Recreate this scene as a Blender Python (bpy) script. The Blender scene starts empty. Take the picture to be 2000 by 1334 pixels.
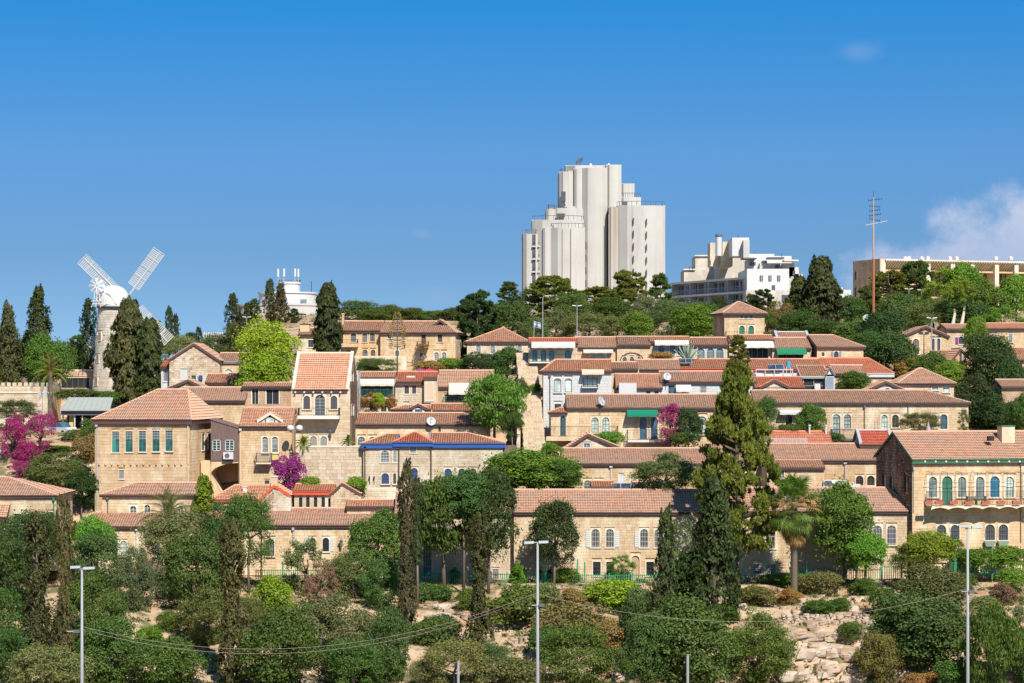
import bpy, math, random
import numpy as np
from mathutils import Vector, Matrix, noise
R = math.radians
scene = bpy.context.scene
col = scene.collection
rng = random.Random(7)
nr = np.random.default_rng(11)

# ------------------------------------------------------------------ camera, sky, sun, exposure
F, HZ = 4500.0, 740.0                      # focal length in photo pixels, horizon row
cam_d = bpy.data.cameras.new('camera'); cam = bpy.data.objects.new('camera', cam_d); col.objects.link(cam)
cam_d.sensor_width = 36; cam_d.lens = F / 2000 * 36; cam_d.shift_y = (HZ - 667) / 2000
cam_d.clip_start = 1; cam_d.clip_end = 6000
cam.location = (0, 0, 0); cam.rotation_euler = (R(90), 0, 0)
scene.camera = cam
SUN_EL, SUN_AZ = 46, 22                    # azimuth to the right of straight behind the camera
sun_d = bpy.data.lights.new('sun', 'SUN'); sun = bpy.data.objects.new('sun', sun_d); col.objects.link(sun)
sun_d.energy = 5.0; sun_d.angle = R(.53); sun_d.color = (1.0, .945, .86)
sv = Vector((math.sin(R(SUN_AZ)) * math.cos(R(SUN_EL)), -math.cos(R(SUN_AZ)) * math.cos(R(SUN_EL)), math.sin(R(SUN_EL))))
sun.rotation_euler = sv.to_track_quat('Z', 'Y').to_euler()
sun.location = sv * 500
world = bpy.data.worlds.new('World'); scene.world = world; world.use_nodes = True
scene.view_settings.view_transform = 'Standard'; scene.view_settings.look = 'None'
scene.view_settings.exposure = 0.68; scene.view_settings.gamma = 1
scene.view_settings.use_curve_mapping = False


def sky():
    nt = world.node_tree; N = nt.nodes; L = nt.links; N.clear()
    def nd(t, **k):
        n = N.new(t)
        for a, b in k.items(): setattr(n, a, b)
        return n
    def mth(op, a, b=None, c=None, clamp=False):
        n = nd('ShaderNodeMath', operation=op, use_clamp=clamp)
        for i, v in enumerate((a, b, c)):
            if v is None: continue
            if isinstance(v, (int, float)): n.inputs[i].default_value = v
            else: L.new(v, n.inputs[i])
        return n.outputs[0]
    tc = nd('ShaderNodeTexCoord')
    sep = nd('ShaderNodeSeparateXYZ'); L.new(tc.outputs['Generated'], sep.inputs[0])
    x, y, z = sep.outputs
    # clear dry air: the deep blue comes lower down than the model's hazy horizon
    z2 = mth('ADD', mth('MULTIPLY', z, 2.6), .17)
    cmb = nd('ShaderNodeCombineXYZ'); L.new(x, cmb.inputs[0]); L.new(y, cmb.inputs[1]); L.new(z2, cmb.inputs[2])
    nrm = nd('ShaderNodeVectorMath', operation='NORMALIZE'); L.new(cmb.outputs[0], nrm.inputs[0])
    st = nd('ShaderNodeTexSky', sky_type='NISHITA'); st.sun_disc = False
    st.sun_elevation = R(SUN_EL); st.sun_rotation = R(180 - SUN_AZ)
    st.altitude = 800; st.air_density = 1.0; st.dust_density = .3; st.ozone_density = 2.5
    L.new(nrm.outputs[0], st.inputs[0])
    hs = nd('ShaderNodeHueSaturation'); hs.inputs['Saturation'].default_value = 1.12; hs.inputs['Value'].default_value = 1.42; L.new(st.outputs[0], hs.inputs['Color'])
    # clouds, low over the hill
    az = mth('DIVIDE', x, mth('MAXIMUM', y, .05)); el = mth('DIVIDE', z, mth('MAXIMUM', y, .05))
    front = mth('GREATER_THAN', y, .05)
    cv = nd('ShaderNodeCombineXYZ'); L.new(az, cv.inputs[0]); L.new(el, cv.inputs[1])
    def ell(cx, cy, rx, ry):
        a = mth('DIVIDE', mth('SUBTRACT', az, cx), rx); b = mth('DIVIDE', mth('SUBTRACT', el, cy), ry)
        return mth('SUBTRACT', 1.0, mth('SQRT', mth('ADD', mth('MULTIPLY', a, a), mth('MULTIPLY', b, b))))
    n1 = nd('ShaderNodeTexNoise'); n1.inputs['Scale'].default_value = 45; n1.inputs['Detail'].default_value = 9; n1.inputs['Roughness'].default_value = .62
    L.new(cv.outputs[0], n1.inputs['Vector'])
    nz = mth('MULTIPLY', mth('SUBTRACT', n1.outputs[0], .5), 1.1)
    def fade(v, a, b):
        m = nd('ShaderNodeMapRange', interpolation_type='SMOOTHSTEP'); L.new(v, m.inputs[0])
        m.inputs[1].default_value = a; m.inputs[2].default_value = b; return m.outputs[0]
    c1 = mth('MAXIMUM', ell(.25, .044, .080, .042), ell(.20, .038, .062, .026))
    c1 = fade(mth('ADD', c1, mth('MULTIPLY', nz, .85)), -.08, .34)
    wisps = mth('MAXIMUM', mth('MAXIMUM', ell(.150, .142, .014, .007), ell(-.032, .036, .016, .006)), ell(-.04, .063, .008, .004))
    wisps = mth('MULTIPLY', fade(mth('ADD', wisps, nz), .05, 1.3), .14)
    cm = mth('MULTIPLY', mth('MAXIMUM', mth('MULTIPLY', c1, .70), wisps), front)
    cc = nd('ShaderNodeMix', data_type='RGBA'); L.new(fade(mth('ADD', el, mth('MULTIPLY', nz, .02)), .03, .08), cc.inputs[0])
    cc.inputs[6].default_value = (1.9, 2.2, 3.2, 1); cc.inputs[7].default_value = (2.9, 3.05, 3.6, 1)
    cr = nd('ShaderNodeValToRGB'); L.new(mth('MULTIPLY', z, 1.0, clamp=True), cr.inputs[0]); e = cr.color_ramp.elements
    for k_, (p_, c_) in enumerate(((0, (.90, .84, .74)), (.053, (.80, .87, .80)), (.098, (.77, 1.08, 1.11)), (.16, (.27, 1.17, 1.40)), (.30, (.45, 1.05, 1.2)), (.6, (.75, .95, 1.0)))):
        q_ = e[k_] if k_ < 2 else e.new(p_)
        q_.position = p_; q_.color = (*[v * .5 for v in c_], 1)
    tn = nd('ShaderNodeMix', data_type='RGBA', blend_type='MULTIPLY'); tn.inputs[0].default_value = 1; L.new(hs.outputs[0], tn.inputs[6]); L.new(cr.outputs[0], tn.inputs[7])
    mx = nd('ShaderNodeMix', data_type='RGBA'); L.new(cm, mx.inputs[0]); L.new(tn.outputs[2], mx.inputs[6]); L.new(cc.outputs[2], mx.inputs[7])
    bg = nd('ShaderNodeBackground'); bg.inputs[1].default_value = .15; L.new(mx.outputs[2], bg.inputs[0])
    out = nd('ShaderNodeOutputWorld'); L.new(bg.outputs[0], out.inputs[0])
sky()

# ------------------------------------------------------------------ helpers
def K(x): return (x - 1000.0) / F
def pt(x, y, D): return Vector((K(x) * D, D, (HZ - y) / F * D))
def tag(o, label=None, cat=None, group=None, kind=None):
    if label: o['label'] = label
    if cat: o['category'] = cat
    if group: o['group'] = group
    if kind: o['kind'] = kind
    return o
def empty(name, loc, rz=0, parent=None):
    o = bpy.data.objects.new(name, None); o.location = loc; o.rotation_euler = (0, 0, rz); o.empty_display_size = .5
    col.objects.link(o)
    if parent: o.parent = parent
    return o
def thing(name, label, cat, loc, rz=0, group=None): return tag(empty(name, loc, rz), label, cat, group)

class MB:
    def __init__(s, T=None): s.v = []; s.f = []; s.T = T
    def add(s, vs, fs):
        b = len(s.v)
        if s.T: vs = [s.T(*p) for p in vs]
        s.v.extend(tuple(p) for p in vs); s.f.extend(tuple(i + b for i in f) for f in fs)
        return s
    def box(s, a0, a1, b0, b1, c0, c1):
        vs = [(a0, b0, c0), (a1, b0, c0), (a1, b1, c0), (a0, b1, c0), (a0, b0, c1), (a1, b0, c1), (a1, b1, c1), (a0, b1, c1)]
        return s.add(vs, [(0, 3, 2, 1), (4, 5, 6, 7), (0, 1, 5, 4), (1, 2, 6, 5), (2, 3, 7, 6), (3, 0, 4, 7)])
    def prism(s, poly, h, lo=0):
        """poly: list of (a,b,c) corners in one plane; h: extrusion Vector"""
        n = len(poly); h = Vector(h)
        vs = [tuple(p) for p in poly] + [tuple(Vector(p) + h) for p in poly]
        return s.add(vs, [tuple(range(n))[::-1], tuple(range(n, 2 * n))] + [(i, (i + 1) % n, n + (i + 1) % n, n + i) for i in range(n)])
    def tube(s, pts, r, n=6, cap=True):
        pts = [Vector(p) for p in pts]; rs = r if isinstance(r, (list, tuple)) else [r] * len(pts)
        vs = []; fs = []
        up = Vector((0, 0, 1))
        for i, p in enumerate(pts):
            d = (pts[min(i + 1, len(pts) - 1)] - pts[max(i - 1, 0)]).normalized()
            a = d.cross(up) if abs(d.z) < .95 else d.cross(Vector((1, 0, 0)))
            a.normalize(); b = d.cross(a)
            for k in range(n):
                t = 2 * math.pi * k / n
                vs.append(p + (a * math.cos(t) + b * math.sin(t)) * rs[i])
        for i in range(len(pts) - 1):
            for k in range(n):
                fs.append((i * n + k, i * n + (k + 1) % n, (i + 1) * n + (k + 1) % n, (i + 1) * n + k))
        if cap: fs += [tuple(range(n))[::-1], tuple(range((len(pts) - 1) * n, len(pts) * n))]
        return s.add([tuple(v) for v in vs], fs)
    def lathe(s, prof, n=24, c=(0, 0), sx=1, sy=1, a0=0, a1=360):
        """prof: list of (r, z)"""
        full = abs(a1 - a0) >= 360; m = n if full else n + 1
        vs = []; fs = []
        for r, z in prof:
            for k in range(m):
                t = R(a0 + (a1 - a0) * k / n)
                vs.append((c[0] + r * sx * math.cos(t), c[1] + r * sy * math.sin(t), z))
        for i in range(len(prof) - 1):
            for k in range(n):
                k2 = (k + 1) % m
                fs.append((i * m + k, i * m + k2, (i + 1) * m + k2, (i + 1) * m + k))
        fs += [tuple(range((len(prof) - 1) * m, len(prof) * m))]
        return s.add(vs, fs)
    def build(s, name, mat, parent=None, smooth=False, **k):
        me = bpy.data.meshes.new(name); me.from_pydata(s.v, [], s.f)
        if mat: me.materials.append(mat)
        if smooth: me.polygons.foreach_set('use_smooth', [True] * len(me.polygons))
        o = bpy.data.objects.new(name, me); col.objects.link(o)
        if parent: o.parent = parent
        return tag(o, **k)

# ------------------------------------------------------------------ materials
MATS = {}
def mat_base(name, rough=.8, spec=.3):
    m = bpy.data.materials.new(name); m.use_nodes = True
    nt = m.node_tree; b = nt.nodes['Principled BSDF']
    b.inputs['Roughness'].default_value = rough; b.inputs['Specular IOR Level'].default_value = spec
    return m, nt, b
def node(nt, t, **k):
    n = nt.nodes.new(t)
    for a, b in k.items(): setattr(n, a, b)
    return n
def ramp(nt, src, stops):
    n = node(nt, 'ShaderNodeValToRGB'); e = n.color_ramp.elements
    while len(e) < len(stops): e.new(.5)
    for i, (p, c) in enumerate(stops): e[i].position = p; e[i].color = (*c, 1)
    nt.links.new(src, n.inputs[0]); return n.outputs[0]
def mixc(nt, f, a, b, mode='MIX'):
    n = node(nt, 'ShaderNodeMix', data_type='RGBA', blend_type=mode)
    for i, v in ((0, f), (6, a), (7, b)):
        if isinstance(v, (int, float)): n.inputs[i].default_value = v
        elif isinstance(v, tuple): n.inputs[i].default_value = (*v, 1) if len(v) == 3 else v
        else: nt.links.new(v, n.inputs[i])
    return n.outputs[2]
def noise_n(nt, scale, vec=None, detail=4, rough=.55, stretch=None):
    tc = node(nt, 'ShaderNodeTexCoord'); v = vec or tc.outputs['Object']
    if stretch:
        mp = node(nt, 'ShaderNodeMapping'); mp.inputs['Scale'].default_value = stretch
        nt.links.new(v, mp.inputs[0]); v = mp.outputs[0]
    n = node(nt, 'ShaderNodeTexNoise'); n.inputs['Scale'].default_value = scale; n.inputs['Detail'].default_value = detail
    n.inputs['Roughness'].default_value = rough; nt.links.new(v, n.inputs['Vector']); return n.outputs[0]
def bump(nt, b, h, dist=.02, strength=.6):
    n = node(nt, 'ShaderNodeBump'); n.inputs['Distance'].default_value = dist; n.inputs['Strength'].default_value = strength
    nt.links.new(h, n.inputs['Height']); nt.links.new(n.outputs[0], b.inputs['Normal'])
def mrange(nt, v, a, b, c=0, d=1):
    n = node(nt, 'ShaderNodeMapRange'); nt.links.new(v, n.inputs[0])
    for i, k in enumerate((a, b, c, d)): n.inputs[i + 1].default_value = k
    return n.outputs[0]

def stone_mat(key, c0, c1, c2, stain=.35, staincol=(.42, .24, .12), rnd=True):
    m, nt, b = mat_base('stone_' + key, .9, .2)
    g = node(nt, 'ShaderNodeNewGeometry')
    base = ramp(nt, g.outputs['Random Per Island'] if rnd else noise_n(nt, .8), [(0, c0), (.35, c1), (.8, c1), (1, c2)])
    n1 = noise_n(nt, .22, stretch=(1, 1, .35), detail=5)      # rain streaks and patches
    n2 = noise_n(nt, 3.0, detail=6)
    base = mixc(nt, mrange(nt, n1, .5, .72, 0, stain), base, staincol)
    n3 = noise_n(nt, .35, stretch=(1.3, 1.3, .5), detail=4)
    base = mixc(nt, mrange(nt, n3, .49, .66, 0, .75), base, tuple(min(.72, x * 1.15 + .10) for x in c2))
    base = mixc(nt, mrange(nt, n2, .35, .8, .0, .30), base, tuple(x * .6 for x in c0))
    oi = node(nt, 'ShaderNodeObjectInfo')
    base = mixc(nt, 1.0, base, ramp(nt, oi.outputs['Random'], [(0, (.88, .86, .84)), (.5, (1, .98, .96)), (1, (1.0, .93, .84))]), 'MULTIPLY')
    nt.links.new(base, b.inputs['Base Color']); bump(nt, b, n2, .03, .5)
    MATS[key] = m
stone_mat('tan', (.47, .335, .20), (.55, .42, .275), (.60, .49, .35), .28)
stone_mat('warm', (.48, .32, .175), (.55, .395, .235), (.58, .45, .29), .22)
stone_mat('pale', (.46, .36, .25), (.53, .44, .32), (.57, .50, .39), .2)
stone_mat('white', (.50, .47, .41), (.56, .54, .49), (.60, .59, .55), .10)
stone_mat('brown', (.10, .062, .045), (.155, .10, .07), (.24, .17, .12), .2)  # weathered stone for side walls, with their shade also put into the colour
stone_mat('rubble', (.33, .24, .16), (.48, .38, .27), (.60, .54, .44), .25)
stone_mat('chip', (.50, .42, .32), (.58, .50, .4), (.62, .55, .46), .1)
stone_mat('trim', (.58, .50, .38), (.62, .55, .43), (.64, .58, .47), .1, rnd=False)
stone_mat('mill', (.38, .34, .27), (.46, .42, .35), (.50, .47, .41), .15)
stone_mat('greystone', (.38, .35, .30), (.45, .42, .37), (.50, .48, .44), .12)
stone_mat('plainbrown', (.40, .27, .17), (.44, .30, .19), (.46, .32, .21), .25)

def obj_rand_stone(key, c0, c1, c2):
    m, nt, b = mat_base('stone_' + key, .92, .2)
    oi = node(nt, 'ShaderNodeObjectInfo')
    base = ramp(nt, oi.outputs['Random'], [(0, c0), (.5, c1), (1, c2)])
    n = noise_n(nt, 3.5, detail=6); n1 = noise_n(nt, 1.1)
    base = mixc(nt, mrange(nt, n, .3, .75, 0, .45), base, tuple(x * .5 for x in c0))
    base = mixc(nt, mrange(nt, n1, .5, .7, 0, .6), base, tuple(min(.7, x * 1.2) for x in c2))
    nt.links.new(base, b.inputs['Base Color']); bump(nt, b, n, .06, .8); MATS[key] = m
obj_rand_stone('block', (.44, .33, .22), (.53, .42, .30), (.58, .49, .37))
obj_rand_stone('rock', (.27, .18, .115), (.38, .28, .19), (.48, .41, .33))

def tile_mat(key, c0, c1, c2, lichen=.4):
    m, nt, b = mat_base('roof_tile_' + key, .85, .2)
    g = node(nt, 'ShaderNodeNewGeometry')
    base = ramp(nt, g.outputs['Random Per Island'], [(0, c0), (.3, c1), (.85, c1), (1, c2)])
    oi = node(nt, 'ShaderNodeObjectInfo')
    base = mixc(nt, 1.0, base, ramp(nt, oi.outputs['Random'], [(0, (.90, .93, .94)), (.5, (1, 1, 1)), (1, (1.0, .95, .88))]), 'MULTIPLY')
    n1 = noise_n(nt, .5, detail=6)
    base = mixc(nt, mrange(nt, n1, .42, .68, 0, lichen), base, (.38, .29, .225))
    n4 = noise_n(nt, .33, stretch=(1, 1, 1), detail=3)
    base = mixc(nt, mrange(nt, n4, .55, .72, 0, .5), base, c2)
    nt.links.new(base, b.inputs['Base Color']); bump(nt, b, noise_n(nt, 8), .01, .4); MATS[key] = m
tile_mat('pink', (.40, .225, .155), (.50, .30, .205), (.56, .285, .17), .6)
tile_mat('orange', (.43, .20, .12), (.53, .27, .165), (.58, .33, .22), .4)
tile_mat('red', (.40, .085, .05), (.46, .115, .07), (.50, .15, .09), .08)
tile_mat('redor', (.45, .15, .085), (.52, .19, .11), (.55, .23, .14), .22)

def paint(key, c, rough=.55, spec=.4, var=.25, metal=0):
    m, nt, b = mat_base(key, rough, spec)
    n = noise_n(nt, 1.3, detail=5)
    base = mixc(nt, mrange(nt, n, .35, .75, 0, var), c, tuple(x * .6 + .02 for x in c))
    nt.links.new(base, b.inputs['Base Color']); b.inputs['Metallic'].default_value = metal; MATS[key] = m
for k_, c_ in dict(fascia=(.085, .042, .035), fascia_red=(.50, .075, .03), fascia_blue=(.02, .075, .27), fascia_green=(.035, .115, .065),
                   green=(.012, .17, .07), fence_green=(.012, .21, .095), white=(.50, .495, .475), iron=(.02, .02, .022), grey=(.32, .33, .34),
                   steel=(.34, .36, .38), darkgrey=(.10, .10, .105), teal=(.03, .22, .20), blue=(.02, .06, .24), skyblue=(.04, .28, .42),
                   purple=(.26, .04, .17), darkwood=(.085, .05, .035), cream=(.55, .46, .32), awning_white=(.52, .50, .44), awning_green=(.0, .16, .09),
                   slate=(.06, .065, .08), bluegrey=(.20, .25, .31), greygreen=(.22, .28, .22), sail=(.40, .395, .38), terracotta=(.42, .12, .05), yellow=(.55, .42, .12),
                   pole=(.27, .28, .29), rust=(.34, .11, .05), cloth_red=(.6, .04, .1), plaster=(.62, .57, .50), soil=(.2, .12, .07),
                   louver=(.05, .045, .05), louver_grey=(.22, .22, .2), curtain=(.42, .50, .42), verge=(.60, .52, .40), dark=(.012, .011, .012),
                   bark=(.12, .085, .06), palebark=(.42, .36, .26), flagblue=(.02, .08, .4), ladder=(.3, .25, .2), doorgreen=(.03, .13, .08), mauve=(.28, .2, .24),
                   zinc=(.30, .32, .29)).items():
    paint(k_, c_)
def glass(key, c):
    m, nt, b = mat_base(key, .12, .6)
    n = noise_n(nt, .9, detail=2)
    nt.links.new(mixc(nt, mrange(nt, n, .4, .65, 0, .7), c, tuple(x * 2.2 + .02 for x in c)), b.inputs['Base Color']); MATS[key] = m
glass('glass', (.018, .02, .022)); glass('glass_blue', (.02, .07, .12)); glass('glass_teal', (.012, .05, .048)); glass('glass_grey', (.10, .12, .12))
glass('glass_pale', (.28, .34, .30)); glass('solar', (.02, .03, .05))

def wood_mat():
    m, nt, b = mat_base('weathered_boards', .85, .2)
    g = node(nt, 'ShaderNodeNewGeometry')
    base = ramp(nt, g.outputs['Random Per Island'], [(0, (.10, .062, .055)), (.5, (.16, .11, .10)), (1, (.22, .16, .145))])
    n = noise_n(nt, 2, stretch=(6, 6, .5)); base = mixc(nt, mrange(nt, n, .4, .7, 0, .6), base, (.09, .05, .04))
    nt.links.new(base, b.inputs['Base Color']); MATS['boards'] = m
wood_mat()
def concrete_mat():
    m, nt, b = mat_base('pale_concrete', .85, .25)
    n1 = noise_n(nt, .55, stretch=(1, 1, .06), detail=5, rough=.65); n2 = noise_n(nt, .12, detail=5); n3 = noise_n(nt, .28, stretch=(1, 1, .03), detail=3)
    base = mixc(nt, mrange(nt, n2, .35, .7, 0, .8), (.44, .425, .39), (.37, .35, .315))
    base = mixc(nt, mrange(nt, n1, .54, .74, 0, .5), base, (.27, .245, .21))
    base = mixc(nt, mrange(nt, n3, .60, .70, 0, .75), base, (.26, .17, .10))
    nt.links.new(base, b.inputs['Base Color']); bump(nt, b, noise_n(nt, 2), .03, .3); MATS['concrete'] = m
concrete_mat()
def leaf_mat(key, mix_col=None, mixlo=.5, mixhi=.62, mixmax=.9):
    m, nt, b = mat_base('leaf_' + key, .62, .25)
    oi = node(nt, 'ShaderNodeObjectInfo'); g = node(nt, 'ShaderNodeNewGeometry')
    rp = g.outputs['Random Per Island']
    c = oi.outputs['Color']
    dark = mixc(nt, 1.0, c, (.55, .62, .6), 'MULTIPLY'); lite = mixc(nt, 1.0, c, (1.75, 1.5, 1.1), 'MULTIPLY')
    base = mixc(nt, rp, dark, lite)
    n = noise_n(nt, 3.2, detail=3)
    base = mixc(nt, mrange(nt, n, .35, .68, 0, .65), base, mixc(nt, 1.0, c, (1.9, 1.55, 1.0), 'MULTIPLY'))
    n2 = noise_n(nt, 5, detail=3)
    base = mixc(nt, mrange(nt, n2, .58, .72, 0, .38), base, (.085, .065, .03))
    if mix_col:
        n5 = noise_n(nt, 6.5, detail=3)
        f = node(nt, 'ShaderNodeMath', operation='ADD'); nt.links.new(n5, f.inputs[0])
        f2 = node(nt, 'ShaderNodeMath', operation='MULTIPLY'); f2.inputs[1].default_value = .25; nt.links.new(rp, f2.inputs[0]); nt.links.new(f2.outputs[0], f.inputs[1])
        base = mixc(nt, mrange(nt, f.outputs[0], mixlo, mixhi, 0, mixmax), base, mixc(nt, rp, mix_col, tuple(min(1, x * 1.6) for x in mix_col)))
    nt.links.new(base, b.inputs['Base Color'])
    tr = node(nt, 'ShaderNodeBsdfTranslucent'); nt.links.new(mixc(nt, 1.0, base, (1.1, 1.3, .5), 'MULTIPLY'), tr.inputs[0])
    ms = node(nt, 'ShaderNodeMixShader'); ms.inputs[0].default_value = .36
    nt.links.new(b.outputs[0], ms.inputs[1]); nt.links.new(tr.outputs[0], ms.inputs[2])
    nt.links.new(ms.outputs[0], nt.nodes['Material Output'].inputs['Surface']); MATS['leaf_' + key] = m
leaf_mat('plain'); leaf_mat('magenta', (.36, .010, .17), .52, .60, .95); leaf_mat('purple', (.28, .012, .22), .50, .58, .95)
leaf_mat('rusty', (.35, .13, .04), .55, .65, .8); leaf_mat('blossom', (.55, .55, .45), .66, .72, .8)

def ground_mat():
    m, nt, b = mat_base('dry_hillside', .95, .15)
    n1 = noise_n(nt, .12, detail=8, rough=.65); n2 = noise_n(nt, .9, detail=8, rough=.7); n3 = noise_n(nt, .28, detail=5)
    base = mixc(nt, mrange(nt, n1, .4, .62), (.36, .235, .14), (.44, .32, .21))
    base = mixc(nt, mrange(nt, n2, .52, .68, 0, .7), base, (.50, .42, .32))
    base = mixc(nt, mrange(nt, n3, .56, .66, 0, .75), base, (.30, .15, .075))
    n4 = noise_n(nt, .5, detail=6)
    base = mixc(nt, mrange(nt, n4, .50, .60, 0, .85), base, (.085, .095, .035))
    nt.links.new(base, b.inputs['Base Color']); bump(nt, b, n2, .35, .8); MATS['ground'] = m
ground_mat()
def asphalt_mat():
    m, nt, b = mat_base('asphalt', .9, .2)
    nt.links.new(mixc(nt, noise_n(nt, 4), (.045, .045, .047), (.065, .064, .062)), b.inputs['Base Color']); MATS['asphalt'] = m
asphalt_mat()

# ------------------------------------------------------------------ terrain
YC = [(0, -2), (60, -14), (120, -27), (150, -30.5), (205, -31), (214, -29.6), (221, -28.4), (225, -26.6), (231, -25.6), (234, -23.8), (241, -22.7), (246, -21.9), (258, -21.4),
      (261, -14.2), (268, -13), (271, -8.6), (281, -8.1), (284, -6.4), (291, -5.4), (296, -1.6), (304, -1), (309, 1), (318, 2.4), (330, 4), (350, 5.6),
      (380, 9), (450, 13), (600, 15), (1000, 4), (1600, -25), (3000, -60)]
YL = [(0, -2), (60, -14), (120, -27), (150, -30.5), (205, -31), (214, -29.6), (221, -28.4), (227, -26.5), (236, -24), (243, -22.1), (250, -21.5), (258, -20), (264, -14), (272, -11.5),
      (281, -8), (290, -6.4), (300, -6), (316, -4), (335, -1.6), (380, .5), (450, 3), (600, 5), (1000, 0), (1600, -25), (3000, -60)]
def zt(X, Y):
    c = np.interp(Y, [a for a, _ in YC], [b for _, b in YC]); l = np.interp(Y, [a for a, _ in YL], [b for _, b in YL])
    r = X / max(Y, 1)
    t = min(1, max(0, (r + .14) / .03)); t = t * t * (3 - 2 * t)
    z = l * (1 - t) + c * t
    if 205 < Y < 256:
        w = min(1, (Y - 205) / 6, (256 - Y) / 10) * (.25 if Y > 243 else 1)
        z += w * (1.5 * noise.noise((X * .06, Y * .09, 1.7)) + .55 * noise.noise((X * .28, Y * .35, 5)) + .25 * noise.noise((X * .9, Y * .9, 9)))
        q = .9 * w * min(1, max(0, (X - 15) / 15))                  # rock ledges under the houses
        z += q * (abs(((Y * .22 + noise.noise((X * .08, Y * .1, 3))) % 1) - .5) - .25) * 2
    if 214 < Y < 236 and X > 14:                                     # the quarried rock face
        c_ = float(np.interp(Y, [214, 226.6, 227.4, 228.6, 229.2, 230.4, 231.0, 232, 236], [-30.4, -30, -28.6, -28.2, -27.0, -26.6, -25.2, -24.7, -23.9]))
        c_ += .45 * noise.noise((X * .5, Y * .8, 4)) + .3 * noise.noise((X * 1.3, Y * 1.1, 8))
        t_ = min(1, (X - 14) / 8) * min(1, (236 - Y) / 3, (Y - 214) / 4) * (1 - .75 * min(1, max(0, (X - 40) / 5)))
        z = z * (1 - t_) + c_ * t_
    return float(z)
def make_terrain():
    xs = np.concatenate([np.linspace(-1600, -130, 30), np.linspace(-120, -64, 29), np.arange(-62, 62.1, .8), np.linspace(64, 120, 29), np.linspace(130, 1600, 30)])
    ys = np.concatenate([np.linspace(-40, 195, 30), np.arange(200, 224, .8), np.arange(224, 234, .35), np.arange(234, 262, .8), np.arange(262, 345, 1.5), np.linspace(350, 700, 50), np.linspace(760, 3000, 20)])
    nx, ny = len(xs), len(ys)
    V = np.zeros((ny, nx, 3)); V[..., 0] = xs[None, :]; V[..., 1] = ys[:, None]
    for j in range(ny):
        for i in range(nx): V[j, i, 2] = zt(xs[i], ys[j])
    idx = np.arange(nx * ny).reshape(ny, nx)
    q = np.stack([idx[:-1, :-1], idx[:-1, 1:], idx[1:, 1:], idx[1:, :-1]], -1).reshape(-1, 4)
    return npmesh('terrain', V.reshape(-1, 3), q, MATS['ground'])
def npmesh(name, V, Q, mat):
    me = bpy.data.meshes.new(name); V = np.ascontiguousarray(V, np.float32); Q = np.ascontiguousarray(Q, np.int32)
    k = Q.shape[1]
    me.vertices.add(len(V)); me.vertices.foreach_set('co', V.ravel())
    me.loops.add(Q.size); me.loops.foreach_set('vertex_index', Q.ravel())
    me.polygons.add(len(Q)); me.polygons.foreach_set('loop_start', np.arange(0, Q.size, k, dtype=np.int32))
    me.update(calc_edges=True)
    if mat: me.materials.append(mat)
    return me
tm = make_terrain(); tm.polygons.foreach_set('use_smooth', [True] * len(tm.polygons))
terrain = bpy.data.objects.new('terrain', tm); col.objects.link(terrain); tag(terrain, 'dry rocky hillside rising in terraces', kind='structure')
def ground_at(x, y, d0=206, d1=256):
    D = d0
    while D < d1:
        p = pt(x, y, D)
        if p.z <= zt(p.x, D): return Vector((p.x, D, zt(p.x, D)))
        D += .25
    return None
# the road in the valley floor, below the frame
road = MB()
for i in range(60):
    x0, x1 = -300 + i * 10, -290 + i * 10
    road.add([(x0, 160, zt(x0, 160) + .06), (x1, 160, zt(x1, 160) + .06), (x1, 176, zt(x1, 176) + .06), (x0, 176, zt(x0, 176) + .06)], [(0, 1, 2, 3)])
road.build('road', MATS['asphalt'], kind='structure')

# ------------------------------------------------------------------ walls of stone
def stones(mb, L, w0, topf, holes, h=.29, l=.56, th=.14, seed=0, gap=.014, jit=.025, u0=0):
    """veneer of single blocks on plane (a, b, p); mb.T maps to the wall"""
    r = random.Random(seed); b = w0
    while True:
        hh = h * r.uniform(.88, 1.12); b1 = b + hh
        tmax = max(topf(u0), topf(L), topf((u0 + L) / 2), topf(u0 + (L - u0) * .25), topf(u0 + (L - u0) * .75))
        if b > tmax - .08: break
        a = u0
        first = r.uniform(.4, 1)
        while a < L - .02:
            ln = l * r.uniform(.6, 1.5) * first; first = 1
            a1 = min(L, a + ln)
            if L - a1 < .15: a1 = L
            t = min(topf(a), topf(a1)); bb1 = min(b1, t)
            if bb1 - b > .06:
                segs = [(a, a1)]
                for (h0, h1, g0, g1) in holes:
                    if g0 < bb1 - .02 and g1 > b + .02:
                        ns = []
                        for (s0, s1) in segs:
                            if h1 <= s0 or h0 >= s1: ns.append((s0, s1))
                            else:
                                if h0 > s0: ns.append((s0, h0))
                                if h1 < s1: ns.append((h1, s1))
                        segs = ns
                for (s0, s1) in segs:
                    if s1 - s0 > .05:
                        p = th + r.uniform(-jit, 0)
                        g = gap / 2
                        vs = [(s0 + g, b + g, 0), (s1 - g, b + g, 0), (s1 - g, bb1 - g, 0), (s0 + g, bb1 - g, 0),
                              (s0 + g, b + g, p), (s1 - g, b + g, p + r.uniform(-.008, .008)), (s1 - g, bb1 - g, p), (s0 + g, bb1 - g, p)]
                        mb.add(vs, [(4, 5, 6, 7), (0, 1, 5, 4), (1, 2, 6, 5), (2, 3, 7, 6), (3, 0, 4, 7)])
            a = a1
        b = b1

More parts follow.
